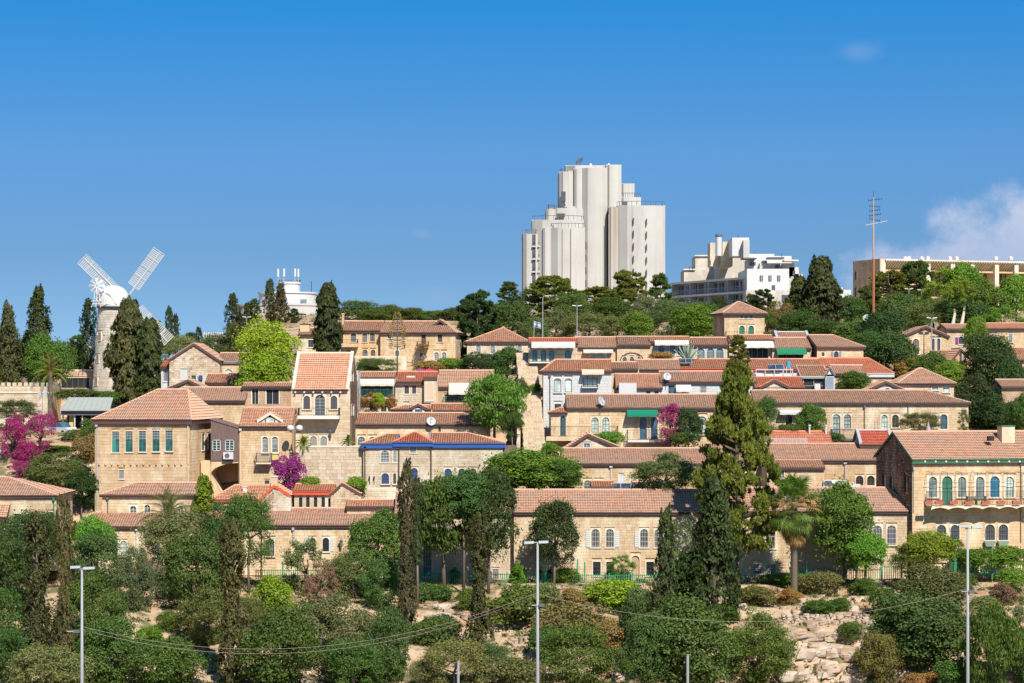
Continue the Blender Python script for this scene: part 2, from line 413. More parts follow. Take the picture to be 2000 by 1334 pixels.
def tiles(mb, A, B, C, D, seed=0, tw=.27, tl=.36):
    """A,B eave (A to B), C above B, D above A; one small clay tile after another"""
    A, B, C, D = map(Vector, (A, B, C, D)); r = random.Random(seed)
    e = (B - A).normalized(); n = e.cross(((C + D) / 2) - (A + B) / 2).normalized()
    if n.z < 0: n = -n
    m0 = (A + B) / 2
    sl = ((C + D) / 2 - m0); s = (sl - e * sl.dot(e)); SL = s.length; s.normalize()
    rows = max(2, round(SL / tl))
    for j in range(rows):
        t0, t1 = j / rows, (j + 1) / rows
        l0 = (A.lerp(D, t0) - A).dot(e); r0 = (B.lerp(C, t0) - A).dot(e)
        l1 = (A.lerp(D, t1) - A).dot(e); r1 = (B.lerp(C, t1) - A).dot(e)
        lo, hi = min(l0, l1), max(r0, r1)
        k = math.floor(lo / tw)
        while k * tw < hi:
            a0, a1 = k * tw, (k + 1) * tw - .012; k += 1
            a0b, a1b = max(a0, l0), min(a1, r0); a0t, a1t = max(a0, l1), min(a1, r1)
            if a1b - a0b < .05: continue
            if a1t < a0t: a0t = a1t = (a0t + a1t) / 2
            ht = r.uniform(0, .018); y0 = t0 * SL - .07 + r.uniform(-.012, .012); y1 = t1 * SL + .02
            def P(a, y, z): return tuple(A + e * a + s * y + n * z)
            mb.add([P(a0b, y0, .115 + ht), P((a0b + a1b) / 2, y0, .17 + ht), P(a1b, y0, .115 + ht),
                    P(a0t, y1, .012), P((a0t + a1t) / 2, y1, .066), P(a1t, y1, .012), P(a0b, y0 + .005, .095 + ht), P(a1b, y0 + .005, .095 + ht)],
                   [(0, 1, 4, 3), (1, 2, 5, 4), (6, 7, 2, 1, 0)])

SEED = [100]
class House:
    def __init__(s, name, label, x0, x1, yb, D, dep=8, yaw=0, tone='tan', cat='house', group=None, stone=(.29, .56), th=.14, deep=3.0):
        s.o = pt(x0, yb, D); s.yaw = R(yaw); s.dep = dep; s.tone = tone; s.stone = stone; s.th = th; s.deep = deep
        s.root = thing(name, label, cat, s.o, s.yaw, group)
        s.du = Vector((math.cos(s.yaw), math.sin(s.yaw), 0)); s.dv = Vector((-math.sin(s.yaw), math.cos(s.yaw), 0))
        s.L = s.uw('f', x1, yb)[0]; s.holes = {'f': [], 'l': [], 'r': []}
        s.top = None; s.sideshape = None; s.roofn = 0
    def plane(s, side):
        if side == 'f': return s.o, s.du
        if side == 'r': return s.o + s.du * s.L, s.dv
        return s.o, s.dv
    def T(s, side):
        L = s.L
        if side == 'f': return lambda a, b, p: (a, -p, b)
        if side == 'r': return lambda a, b, p: (L + p, a, b)
        return lambda a, b, p: (-p, a, b)
    def uw(s, side, x, y, v=0):
        O, d = s.plane(side); k = K(x)
        if v: O = O + (s.dv * v if side == 'f' else s.du * v)
        a = (k * O.y - O.x) / (d.x - k * d.y); Y = O.y + a * d.y
        return a, (HZ - y) / F * Y - s.o.z
    def wv(s, x, y, v):                                      # height of photo row y above the base, v behind the facade
        return s.uw('f', x, y, v)[1]
    # --- roofs
    def roof(s, kind, ye, yr, x0=None, x1=None, inl=None, inr=None, ov=.35, tile='pink', fascia='fascia', v0=0, dep=None, main=True, fh=.24, verge=None, apex=None, xm=None, lov=.2, rov=.2):
        dep = dep or s.dep
        ysc = ye[0] if isinstance(ye, tuple) else ye
        ua = 0 if x0 is None else s.uw('f', x0, ysc)[0]; ub = s.L if x1 is None else s.uw('f', x1, ysc)[0]
        xm = xm or 1000 + F * (s.o + s.du * (ua + ub) / 2).x / (s.o + s.du * (ua + ub) / 2).y
        seed = SEED[0] = SEED[0] + 1; tm_ = MATS[tile]
        slab = MB(); tl = MB(); caps = MB(); fa = MB(); wl = MB(); rnd = lambda: rng.random()
        if kind in ('gable', 'hip', 'hipl', 'hipr', 'shed'):
            vr = v0 + (dep / 2 if kind != 'shed' else dep); ve = v0 - ov
            we = s.wv(xm, ye, ve); wr = s.wv(xm, yr, vr); slope = (wr - we) / (vr - ve); wt = we + slope * ov
            vb = v0 + dep + ov if kind != 'shed' else vr
            hl = kind in ('hip', 'hipl'); hr = kind in ('hip', 'hipr')
            il = (dep / 2 if inl is None else inl) if hl else 0; ir = (dep / 2 if inr is None else inr) if hr else 0
            a0 = ua - (ov if hl else lov); a1 = ub + (ov if hr else rov)
            A = (a0, ve, we); B = (a1, ve, we); C = (a1 - (ir + ov if hr else 0), vr, wr); Dd = (a0 + (il + ov if hl else 0), vr, wr)
            tiles(tl, A, B, C, Dd, seed)
            dn = Vector((0, 0, -.12)); slab.prism([A, B, C, Dd], dn)
            if kind != 'shed':
                A2 = (a0, vb, we); B2 = (a1, vb, we)
                slab.prism([B2, A2, Dd, C], dn)
                if hl: slab.prism([A2, A, Dd], dn); tiles(tl, A2, A, Dd, Dd, seed + 5)
                if hr: slab.prism([B, B2, C], dn); tiles(tl, B, B2, C, C, seed + 6)
                if (Vector(C) - Vector(Dd)).length > .2: caps.tube([Vector(Dd) + Vector((0, 0, .05)), Vector(C) + Vector((0, 0, .05))], .12, 6)
                if hl: caps.tube([Vector(A) + Vector((0, 0, .05)), Vector(Dd) + Vector((0, 0, .05))], .11, 6); caps.tube([A2, Dd], .11, 6)
                if hr: caps.tube([Vector(B) + Vector((0, 0, .05)), Vector(C) + Vector((0, 0, .05))], .11, 6); caps.tube([B2, C], .11, 6)
            else: caps.tube([Dd, C], .08, 5)
            # fascia and gutter
            fa.box(a0 - .01, a1 + .01, ve - .05, ve + .03, we - fh, we + .015)
            fa.tube([(a0, ve - .09, we - .03), (a1, ve - .09, we - .03)], .06, 6)
            if hr and kind != 'shed': fa.box(a1 - .03, a1 + .05, ve + .03, vb, we - fh, we + .015)
            if hl and kind != 'shed': fa.box(a0 - .05, a0 + .03, ve + .03, vb, we - fh, we + .015)
            for (aa, open_) in ((a0, not hl), (a1, not hr)):
                if open_:
                    for (P0, P1) in (((aa, ve, we), (aa, vr, wr)),) + ((((aa, vb, we), (aa, vr, wr)),) if kind != 'shed' else ()):
                        P0 = Vector(P0); P1 = Vector(P1)
                        if verge:
                            w_ = .17
                            caps.add([tuple(P0 + Vector(q)) for q in ((-w_, 0, .02), (w_, 0, .02), (w_, 0, .26), (-w_, 0, .26))] + [tuple(P1 + Vector(q)) for q in ((-w_, 0, .02), (w_, 0, .02), (w_, 0, .26), (-w_, 0, .26))],
                                     [(0, 3, 2, 1), (4, 5, 6, 7), (0, 1, 5, 4), (1, 2, 6, 5), (2, 3, 7, 6), (3, 0, 4, 7)])
                        else:
                            fa.add([tuple(P0 + Vector(q)) for q in ((-.04, 0, -.2), (.04, 0, -.2), (.04, 0, .07), (-.04, 0, .07))] + [tuple(P1 + Vector(q)) for q in ((-.04, 0, -.2), (.04, 0, -.2), (.04, 0, .07), (-.04, 0, .07))],
                                   [(0, 3, 2, 1), (4, 5, 6, 7), (0, 1, 5, 4), (1, 2, 6, 5), (2, 3, 7, 6), (3, 0, 4, 7)])
            if main:
                s.we = wt; s.top = (lambda a: wt - .02); s.wr = wr; s.slope = slope
                def tri(uo):
                    if kind == 'shed': wl.prism([(uo, v0, wt - .13), (uo, vr, wr - .13), (uo, vr, wt - .13)], (.2, 0, 0))
                    else: MB().prism([(uo, v0, wt - .13), (uo, v0 + dep / 2, wr - .13), (uo, v0 + dep, wt - .13)], (.2, 0, 0)).build('gable', MATS[s.tone], s.root)
                if not hl: tri(ua + .02)
                if not hr: tri(ub - .22)
                s.side_top = {'l': (lambda v: wt - .12 + (0 if hl else slope * min(v, dep - v) if kind != 'shed' else slope * v)),
                              'r': (lambda v: wt - .12 + (0 if hr else slope * min(v, dep - v) if kind != 'shed' else slope * v))}
                s.body = [(0, 0), (wt - .12, wt - .12)]
        elif kind == 'front':                                  # gable end turned to the camera
            ap = s.uw('f', apex, yr)[0]; we0 = s.wv(x0 if x0 else 1000 + F * s.o.x / s.o.y, ye[0], -ov); we1 = s.wv(x1 if x1 else xm, ye[1], -ov)
            wr = s.wv(apex, yr, -ov); a0, a1 = ua - ov, ub + ov; vb = v0 + dep; vf = v0 - ov
            for (ea, ew) in ((a0, we0), (a1, we1)):
                P = [(ea, vb, ew), (ea, vf, ew), (ap, vf, wr), (ap, vb, wr)]
                if ea == a1: P = [P[1], P[0], P[3], P[2]]
                slab.prism(P, (0, 0, -.12)); tiles(tl, *P, seed + (ea == a1))
                q0, q1 = Vector((ea, vf - .03, ew)), Vector((ap, vf - .03, wr))
                fa.add([tuple(q0 + Vector(z)) for z in ((0, -.03, -.26), (0, .05, -.26), (0, .05, .06), (0, -.03, .06))] + [tuple(q1 + Vector(z)) for z in ((0, -.03, -.26), (0, .05, -.26), (0, .05, .06), (0, -.03, .06))],
                       [(0, 3, 2, 1), (4, 5, 6, 7), (0, 1, 5, 4), (1, 2, 6, 5), (2, 3, 7, 6), (3, 0, 4, 7)])
            caps.tube([(ap, vf, wr + .04), (ap, vb, wr + .04)], .12, 6)
            s0 = (wr - we0) / (ap - a0); s1 = (wr - we1) / (a1 - ap)
            wlt = we0 + s0 * (ua - a0); wrt = we1 + s1 * (a1 - ub)
            if main:
                s.top = lambda a: (wlt + s0 * (a - ua) if a < ap else wrt + s1 * (ub - a)) - .1
                wl.prism([(ua, v0, wlt - .13), (ap, v0, wr - .13), (ub, v0, wrt - .13), (ub, v0, min(wlt, wrt) - 1.), (ua, v0, min(wlt, wrt) - 1.)], (0, dep - .2, 0))
                s.body = [(0, 0), (min(wlt, wrt) - .13, min(wlt, wrt) - .13)]; s.we = min(wlt, wrt)
                s.side_top = {'l': lambda v: wlt - .13, 'r': lambda v: wrt - .13}
        elif kind == 'flat':
            wt = s.wv(xm, ye, 0); s.we = wt; s.top = lambda a: wt
            slab.box(ua - ov * .3, ub + ov * .3, v0 - ov * .3, v0 + dep, wt, wt + .18)
            s.body = [(0, 0), (wt, wt)]; s.side_top = {'l': lambda v: wt, 'r': lambda v: wt}
            ro = slab.build('roof', MATS[tile] if tile in ('white', 'plaster', 'concrete', 'verge', 'grey', 'trim', 'zinc') else MATS['trim'], s.root); return ro
        ro = slab.build('roof', MATS['fascia'], s.root)
        tl.build('roof_tiles', tm_, ro, kind='stuff')
        caps.build('ridge_tiles' if not verge else 'verge', MATS[verge] if verge else tm_, ro)
        fa.build('fascia', MATS[fascia], ro)
        if wl.v: wl.build('gable', MATS[s.tone], s.root)
        s.vr = v0 + dep / 2
        return ro
    def walls(s, sides='auto', sidetone=None, hmul=1):
        L, dep = s.L, s.dep; h = s.body[1][0]
        MB().box(0, L, 0, dep, -s.deep, h).build('wall', MATS[s.tone], s.root)
        mb = MB(s.T('f')); SEED[0] += 1
        stones(mb, L + s.th - .012, -.3, s.top, s.holes['f'], s.stone[0], s.stone[1], s.th, SEED[0], u0=-s.th + .012)
        mb.build('wall_stones', MATS[s.tone], s.root, kind='stuff')
        for sd in 'lr':
            O, d = s.plane(sd); n = s.du * (1 if sd == 'r' else -1); mid = O + s.dv * dep / 2
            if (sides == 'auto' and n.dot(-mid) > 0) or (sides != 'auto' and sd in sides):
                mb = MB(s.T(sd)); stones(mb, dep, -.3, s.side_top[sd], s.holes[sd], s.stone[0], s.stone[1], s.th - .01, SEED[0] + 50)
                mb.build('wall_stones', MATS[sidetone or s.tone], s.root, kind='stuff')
    # --- windows
    def win(s, x0, x1, y0, y1, arch=.42, side='f', fill='glass', frame='darkgrey', mull=(1, 2), bars=None, nb=5, surround='trim', m=.10, louver=None, shut=None, sill=True, name='window', fw=.05, handle=False, shutside='lr', rec=0):
        a0, b1 = s.uw(side, x0, y0); a1 = s.uw(side, x1, y0)[0]; b0 = s.uw(side, (x0 + x1) / 2, y1)[1]
        if a1 < a0: a0, a1 = a1, a0
        T = s.T(side); th = s.th; W = a1 - a0; rise = W * arch
        s.holes[side].append((a0 - m, a1 + m, b0 - (.12 if sill else .02), b1 + m))
        sr = MB(T)
        ps = [(a0, b1 - rise)]
        if arch:
            n = 8
            if arch >= .5: ps = [(a0 + W / 2 - W / 2 * math.cos(math.pi * i / n), b1 - rise + rise * math.sin(math.pi * i / n)) for i in range(n + 1)]
            else:
                rad = (W * W / 4 + rise * rise) / (2 * rise); half = math.asin(W / 2 / rad)
                ps = [(a0 + W / 2 + rad * math.sin(-half + 2 * half * i / n), b1 - rad + rad * math.cos(-half + 2 * half * i / n)) for i in range(n + 1)]
        p1 = th + .022
        sr.box(a0 - m, a0, b0, b1 - rise, 0, p1); sr.box(a1, a1 + m, b0, b1 - rise, 0, p1)
        if arch:
            top = b1 + m
            sr.box(a0 - m, a0, b1 - rise, top, 0, p1); sr.box(a1, a1 + m, b1 - rise, top, 0, p1)
            for i in range(len(ps) - 1):
                (xa, ya), (xb, yb) = ps[i], ps[i + 1]
                sr.add([(xa, ya, p1), (xb, yb, p1), (xb, top, p1), (xa, top, p1), (xa, ya, 0), (xb, yb, 0), (xa, top, 0), (xb, top, 0)],
                       [(0, 1, 2, 3), (0, 4, 5, 1), (3, 2, 7, 6)])
        else: sr.box(a0 - m, a1 + m, b1, b1 + m, 0, p1)
        if sill: sr.box(a0 - m - .04, a1 + m + .04, b0 - .12, b0, 0, th + .07)
        w = sr.build(name, MATS[surround], s.root)
        pn = MB(T); pn.box(a0, a1, b0, b1, .004, .02); pn.build('pane' if not louver else 'backing', MATS[fill if not louver else 'dark'], w)
        if louver:
            lv = MB(T); n = max(5, int((b1 - b0) / .11))
            for i in range(n):
                z = b0 + (b1 - b0) * (i + .1) / n; dz = (b1 - b0) / n * .85
                lv.add([(a0, z, .09), (a1, z, .09), (a1, z + dz, .05), (a0, z + dz, .05)], [(0, 1, 2, 3)])
            lv.box(a0, a0 + .04, b0, b1, .04, .1); lv.box(a1 - .04, a1, b0, b1, .04, .1); lv.box((a0 + a1) / 2 - .025, (a0 + a1) / 2 + .025, b0, b1, .04, .1)
            lv.build('shutter', MATS[louver], w)
        elif frame:
            fr = MB(T); p0, p2 = .02, .06
            fr.box(a0, a0 + fw, b0, b1, p0, p2); fr.box(a1 - fw, a1, b0, b1, p0, p2); fr.box(a0 + fw, a1 - fw, b0, b0 + fw, p0, p2)
            if not arch: fr.box(a0 + fw, a1 - fw, b1 - fw, b1, p0, p2)
            else: fr.box(a0 + fw, a1 - fw, b1 - rise - .03, b1 - rise + .02, p0, p2)
            for i in range(mull[0]):
                c = a0 + W * (i + 1) / (mull[0] + 1); fr.box(c - .022, c + .022, b0 + fw, b1, p0, p2 - .008)
            for i in range(mull[1]):
                c = b0 + (b1 - rise - b0) * (i + 1) / (mull[1] + 1); fr.box(a0 + fw, a1 - fw, c - .017, c + .017, p0, p2 - .014)
            fr.build('frame', MATS[frame], w)
        if bars:
            g = MB(T)
            for i in range(nb): c = a0 + W * (i + .5) / nb; g.box(c - .016, c + .016, b0, b1, th - .04, th - .012)
            for i in range(4): c = b0 + (b1 - b0) * (i + .3) / 4; g.box(a0, a1, c - .014, c + .014, th - .05, th - .022)
            g.build('grille', MATS[bars], w)
        if shut:
            for sg in shutside:
                sm = MB(T); hw = W / 2 + .04
                q0, q1 = (a0 - m - hw, a0 - m) if sg == 'l' else (a1 + m, a1 + m + hw)
                sm.box(q0, q1, b0, b1 - (rise * .4 if arch else 0), th + .025, th + .06)
                for i in range(8): c = b0 + (b1 - b0) * (i + .5) / 9; sm.box(q0 + .05, q1 - .05, c, c + .05, th + .06, th + .08)
                sm.build('shutter', MATS[shut], w)
        if handle: MB(T).box(a1 - .14, a1 - .1, (b0 + b1) / 2 - .15, (b0 + b1) / 2, .06, .12).build('handle', MATS['steel'], w)
        return w
    def box(s, name, mat, x0, x1, y0, y1, p0, p1, side='f', parent=None, **k):
        a0, b1 = s.uw(side, x0, y0); a1 = s.uw(side, x1, y0)[0]; b0 = s.uw(side, x0, y1)[1]
        return MB(s.T(side)).box(a0, a1, b0, b1, p0, p1).build(name, MATS[mat], parent or s.root, **k)
    def pipe(s, x, y0, y1, mat='darkgrey', r=.06, side='f'):
        a, b1 = s.uw(side, x, y0); b0 = s.uw(side, x, y1)[1]; th = s.th
        mb = MB(s.T(side)).tube([(a, b0, th + .09), (a, b1, th + .09)], r, 6)
        mb.box(a - r * 2.2, a + r * 2.2, b1 - .3, b1, th + .02, th + .26)
        return mb.build('downpipe', MATS[mat], s.root)
    def balcony(s, x0, x1, ys, yr_, proj=1.1, slab='trim', rail='iron', th=.16, side='f', nb=None, hrail=2):
        """slab top at row ys, rail top at row yr_"""
        a0, b = s.uw(side, x0, ys); a1 = s.uw(side, x1, ys)[0]; bt = s.uw(side, x0, yr_)[1]; T = s.T(side); t0 = s.th
        bo = MB(T).box(a0, a1, b - th, b, t0 + .02, t0 + proj).build('balcony', MATS[slab], s.root)
        r = MB(T); e = t0 + proj - .06
        nb = nb or int((a1 - a0) / .16)
        for i in range(nb + 1):
            c = a0 + .04 + (a1 - a0 - .08) * i / nb; r.box(c - .012, c + .012, b, bt, e - .012, e + .012)
        r.box(a0, a1, bt - .03, bt + .01, e - .03, e + .03); r.box(a0, a1, b + .07, b + .1, e - .02, e + .02)
        for aa in (a0 + .02, a1 - .02):
            for i in range(int(proj / .16)): r.box(aa - .012, aa + .012, b, bt, t0 + .1 + i * .16 - .01, t0 + .1 + i * .16 + .012)
            r.box(aa - .025, aa + .025, bt - .03, bt + .01, t0, e)
        r.build('railing', MATS[rail], bo)
        return bo
    def awning(s, x0, x1, y0, y1, mat, proj=1.4, stripe=None):
        a0, b1 = s.uw('f', x0, y0); a1 = s.uw('f', x1, y0)[0]
        b0 = (HZ - y1) / F * (s.o.y - s.th - proj) - s.o.z; th = s.th
        mb = MB(s.T('f')); n = max(8, int((a1 - a0) / .25)); st = MB(s.T('f'))
        for i in range(n):
            c0 = a0 + (a1 - a0) * i / n; c1 = a0 + (a1 - a0) * (i + 1) / n; mb_ = st if (stripe and i % 2) else mb
            z = .02 * math.sin(i * 1.3)
            mb_.prism([(c0, b1, th + .05), (c0, b0, th + proj), (c1, b0 + z * .2, th + proj), (c1, b1, th + .05)], (0, .03, 0))
            mb_.prism([(c0, b0, th + proj + .01), (c1, b0, th + proj + .01), (c1, b0 - .22 - z, th + proj + .01), ((c0 + c1) / 2, b0 - .26 - z, th + proj + .01), (c0, b0 - .22 - z, th + proj + .01)], (0, 0, .015))
        o = mb.build('awning', MATS[mat], s.root)
        if stripe: st.build('stripes', MATS[stripe], o)
        ar = MB(s.T('f'))
        for c in (a0 + .05, a1 - .05): ar.tube([(c, b1 - .5, th), (c, b0, th + proj - .03)], .025, 5)
        ar.build('arm', MATS['steel'], o); return o
    def chimney(s, x0, x1, y0, yb, v, mat='plaster', cap='trim', wd=.6):
        a0, b1 = s.uw('f', x0, y0, v); a1 = s.uw('f', x1, y0, v)[0]; b0 = s.uw('f', x0, yb, v)[1] - .3
        c = MB().box(a0, a1, v, v + wd, b0, b1).build('chimney', MATS[mat], s.root)
        MB().box(a0 - .06, a1 + .06, v - .06, v + wd + .06, b1, b1 + .12).build('cap', MATS[cap], c); return c
    def corbels(s, xs, y, mat='trim', r=.11):
        for x in xs:
            a, b = s.uw('f', x, y); MB(s.T('f')).tube([(a, b, s.th), (a, b, s.th + .42)], r, 8).build('corbel', MATS[mat], s.root)

# ================================================================== FRONT ROW
def W(h, lst, **k):
    for w in lst:
        kk = dict(k)
        if len(w) > 4: kk.update(w[4])
        h.win(*w[:4], **kk)

h = House('cottage', 'low tan cottage at the photo edge with a hipped pink roof and small tiled porch', -90, 108, 1060, 246, 9, tone='tan')
h.roof('hipr', 968, 932, inr=6.2, tile='pink')
h.roof('shed', 1010, 984, x0=-40, x1=17, v0=-1.6, dep=1.5, tile='pink', main=False)
W(h, [(28, 40, 1003, 1048, dict(arch=0, fill='darkwood', name='door', mull=(0, 0), handle=True)), (46, 52, 1012, 1042, dict(arch=0)), (120 - 24, 104, 1000, 1012, dict(arch=0))], frame='darkgrey')
h.pipe(106, 972, 1050, 'green', .05); h.walls()
for x in (2, 15):
    a, b = h.uw('f', x, 1012); MB(h.T('f')).tube([(a, -2, 1.5), (a, b, 1.5)], .07, 8).build('post', MATS['white'], h.root)

h = House('row_house', 'long low tan stone house under a pink roof, below the big five-window hall', 145, 512, 1118, 252, 7.5)
h.roof('hipl', 1029, 1001, inl=1.6, tile='pink')
W(h, [(219, 231, 1056, 1086), (236, 248, 1056, 1086, dict(fill='glass_pale')), (180, 190, 1060, 1085), (300, 313, 1058, 1086), (330, 343, 1058, 1086), (420, 433, 1058, 1086)], bars='white', arch=.4)
h.pipe(267, 1031, 1085, 'white'); h.walls()

h = House('row_house', 'tan stone house with orange patched roof, white shutters and a black wall lantern', 514, 772, 1118, 251.5, 8, tone='tan')
h.roof('hipr', 1026, 993, inr=4.2, tile='pink'); 
W(h, [(505 + 15, 536, 1052, 1086, dict(fill='louver_grey')), (604, 617, 1050, 1077, dict(shut='white', shutside='l')), (630, 643, 1050, 1077, dict(shut='white', shutside='r')), (693, 704, 1048, 1078, dict(shut='white', shutside='lr', bars=None))], bars='iron', arch=.45)
h.pipe(573, 1030, 1060, 'steel'); h.walls()
a, b = h.uw('f', 667, 1055)

def lantern(h, x, y, sc=1):
    a, b = h.uw('f', x, y)
    L = MB(lambda u, v, w: (u, -v - .55, w)).lathe([(.02 * sc, b - .5 * sc), (.13 * sc, b - .35 * sc), (.17 * sc, b + .2 * sc), (.24 * sc, b + .22 * sc), (.1 * sc, b + .42 * sc), (.02 * sc, b + .5 * sc)], 6, (a, 0)).build('lantern', MATS['glass_grey'], h.root)
    MB(h.T('f')).tube([(a, b - .5 * sc, .55), (a, b - .75 * sc, .3), (a, b - .4 * sc, .1)], .025, 5).build('bracket', MATS['iron'], L); MB(h.T('f')).box(a - .2 * sc, a + .2 * sc, b + .2 * sc, b + .26 * sc, .35, .75).build('rim', MATS['iron'], L)
lantern(h, 667, 1060)

h = House('row_house', 'pale stone house half hidden behind the dark broadleaf trees', 774, 1004, 1132, 251, 8.5, tone='pale')
h.roof('gable', 1004, 962, tile='pink')
W(h, [(826, 843, 1066, 1126, dict(fill='doorgreen', arch=0, name='door', handle=True)), (884, 893, 1107, 1120, dict(arch=0)), (898, 911, 1038, 1070), (920, 932, 1036, 1066), (962, 974, 1111, 1134, dict(arch=0)), (870, 880, 1040, 1066), (975, 985, 1036, 1064)], bars='white', arch=.3, frame='darkgrey')
h.pipe(1002, 1008, 1120, 'grey', .05); h.walls()

h = House('row_house', 'two storey stone house with arched barred windows and open white shutters', 1006, 1378, 1134, 250, 8.5, tone='tan', stone=(.30, .52))
h.roof('gable', 1001, 957, tile='pink')
W(h, [(1155, 1171, 1033, 1069, dict(shut='white', shutside='l')), (1183, 1199, 1033, 1069, dict(shut='white', shutside='r')), (1250, 1266, 1033, 1069, dict(shut='white', shutside='l')), (1278, 1294, 1033, 1069), (1045, 1060, 1036, 1068)], bars='white', arch=.45, fill='glass', nb=5)
W(h, [(1158, 1173, 1097, 1124), (1184, 1199, 1097, 1124), (1262, 1277, 1097, 1124), (1047, 1059, 1112, 1132), (1069, 1080, 1112, 1132), (1306, 1318, 1097, 1122)], bars='iron', arch=0, fill='glass')
W(h, [(1233, 1249, 1085, 1134)], arch=.5, fill='plainbrown', mull=(0, 0), frame=None, name='doorway', sill=False)
h.pipe(1118, 1003, 1120, 'steel', .04); h.walls()

h = House('row_house', 'stone house behind the fan palm with tall white barred windows', 1380, 1779, 1134, 250.5, 8.5, tone='tan', stone=(.30, .6))
h.roof('hipr', 999, 953, inr=1.8, tile='pink')
W(h, [(1468, 1486, 1031, 1071, dict(arch=0)), (1496, 1514, 1031, 1071, dict(arch=0)), (1704, 1722, 1026, 1064), (1732, 1750, 1026, 1064), (1611, 1630, 1030, 1066, dict(arch=0)), (1400, 1414, 1034, 1070)], bars='white', arch=.5, nb=6)
W(h, [(1470, 1487, 1102, 1121), (1497, 1515, 1102, 1121)], bars='white', arch=0, fill='glass', nb=6)
h.pipe(1569, 1002, 1118, 'steel', .04); h.walls(sides='lr')

# ---- the large house with the green eaves
h = House('mansion', 'large two storey stone mansion with dark green eaves, white stone chimney and flowered balcony', 1783, 2045, 1095, 249.5, 10.2, yaw=13, tone='warm', stone=(.34, .75))
h.roof('gable', 897, 843, tile='pink', fascia='fascia_green', fh=.42, verge=None, lov=.25, ov=.45)
W(h, [(1813, 1829, 931, 971), (1870, 1886, 931, 971), (1905, 1921, 931, 971), (1963, 1979, 931, 971, dict(fill='glass_pale')), (1933, 1951, 930, 971, dict(fill='glass_blue', frame='skyblue')), (2000, 2016, 931, 971)], arch=.45, m=.22, frame='greygreen', mull=(2, 4), fill='glass_grey')
W(h, [(1839, 1859, 930, 985)], arch=.5, fill='doorgreen', frame='fascia_green', mull=(1, 0), name='door', handle=True, sill=False, m=.18)
W(h, [(1828, 1847, 1025, 1053), (1855, 1873, 1025, 1053), (1923, 1942, 1024, 1055), (1949, 1968, 1024, 1055)], arch=.5, fill='slate', frame='darkgrey', mull=(1, 5), bars='darkgrey', m=.07)
h.corbels([1803 + 20.5 * i for i in range(11)], 901)
bal = h.balcony(1808, 2003, 987, 959, proj=1.6, nb=70)
# scalloped underside of the slab
a0, b = h.uw('f', 1806, 987); a1 = h.uw('f', 2004, 987)[0]
for i in range(6):
    c0 = a0 + (a1 - a0) * i / 6; c1 = a0 + (a1 - a0) * (i + 1) / 6
    P = [(c0 + (c1 - c0) * t / 6, b - .17 - .2 * (1 - (2 * t / 6 - 1) ** 2) * 0 - .22 * abs(2 * t / 6 - 1) ** 2, h.th + 1.55) for t in range(7)]
    MB(h.T('f')).prism([(c0, b - .165, h.th + 1.55), *P, (c1, b - .165, h.th + 1.55)], (0, 0, .08)).build('scallop', MATS['trim'], bal)
for x in (1808, 1838, 1866, 1896, 1925, 1954, 1982, 2003):
    a, b2 = h.uw('f', x, 921); pm = MB(h.T('f')); pm.tube([(a, b, h.th + 1.55), (a, b2, h.th + 1.55)], .022, 5); pm.tube([(a, b2, h.th + .05), (a, b2 - .02, h.th + 1.55)], .02, 5); pm.build('pole', MATS['iron'], bal)
pm = MB(h.T('f')).tube([(a0, b2, h.th + 1.55), (a1, b2, h.th + 1.55)], .02, 5).tube([(a0, b2 - .3, h.th + .8), (a1, b2 - .3, h.th + .8)], .015, 5).build('wire', MATS['iron'], bal)
h.chimney(1957, 1982, 833, 876, 2.6, 'pale', 'fascia_green', 1.2)
h.box('roof_vent', 'dark', 1944, 1954, 853, 862, -2.2, -1.6)
h.pipe(1783, 912, 1000, 'grey', .05); h.pipe(1992, 903, 1060, 'darkgrey', .04)
# small slit windows in the shaded gable
for (x0, x1, y0, y1) in ((1725, 1733, 926, 962), (1740, 1747, 932, 962), (1768, 1775, 928, 962)): h.win(x0, x1, y0, y1, side='l', arch=0, m=.03, sill=False, surround='brown', mull=(0, 2))
h.walls(sides='l', sidetone='brown')  # the gable's shade is partly painted in through the darker stone
MANS = h
# pale pinning stones set in rows in the dark gable
ch = MB(h.T('l')); r_ = random.Random(3)
bb = .3
while bb < h.wr - .3:
    a = .2
    while a < h.dep - .1:
        if bb < h.side_top['l'](a) - .35 and r_.random() < .5 and not any(q[0] - .1 < a < q[1] + .1 and q[2] - .1 < bb < q[3] + .1 for q in h.holes['l']):
            ww, hh = r_.uniform(.05, .17), r_.uniform(.05, .11); aa = a + r_.uniform(-.1, .1); dz = r_.uniform(-.05, .05)
            ch.add([(aa, bb + dz, .14), (aa + ww, bb + dz, .14), (aa + ww * .8, bb + dz + hh, .165), (aa + ww * .2, bb + dz + hh, .165)], [(0, 1, 2, 3)])
            ch.box(aa, aa + ww, bb + dz, bb + dz + hh, .11, .155)
        a += r_.uniform(.22, .42)
    bb += .33
ch.build('pinning_stones', MATS['chip'], h.root, kind='stuff')

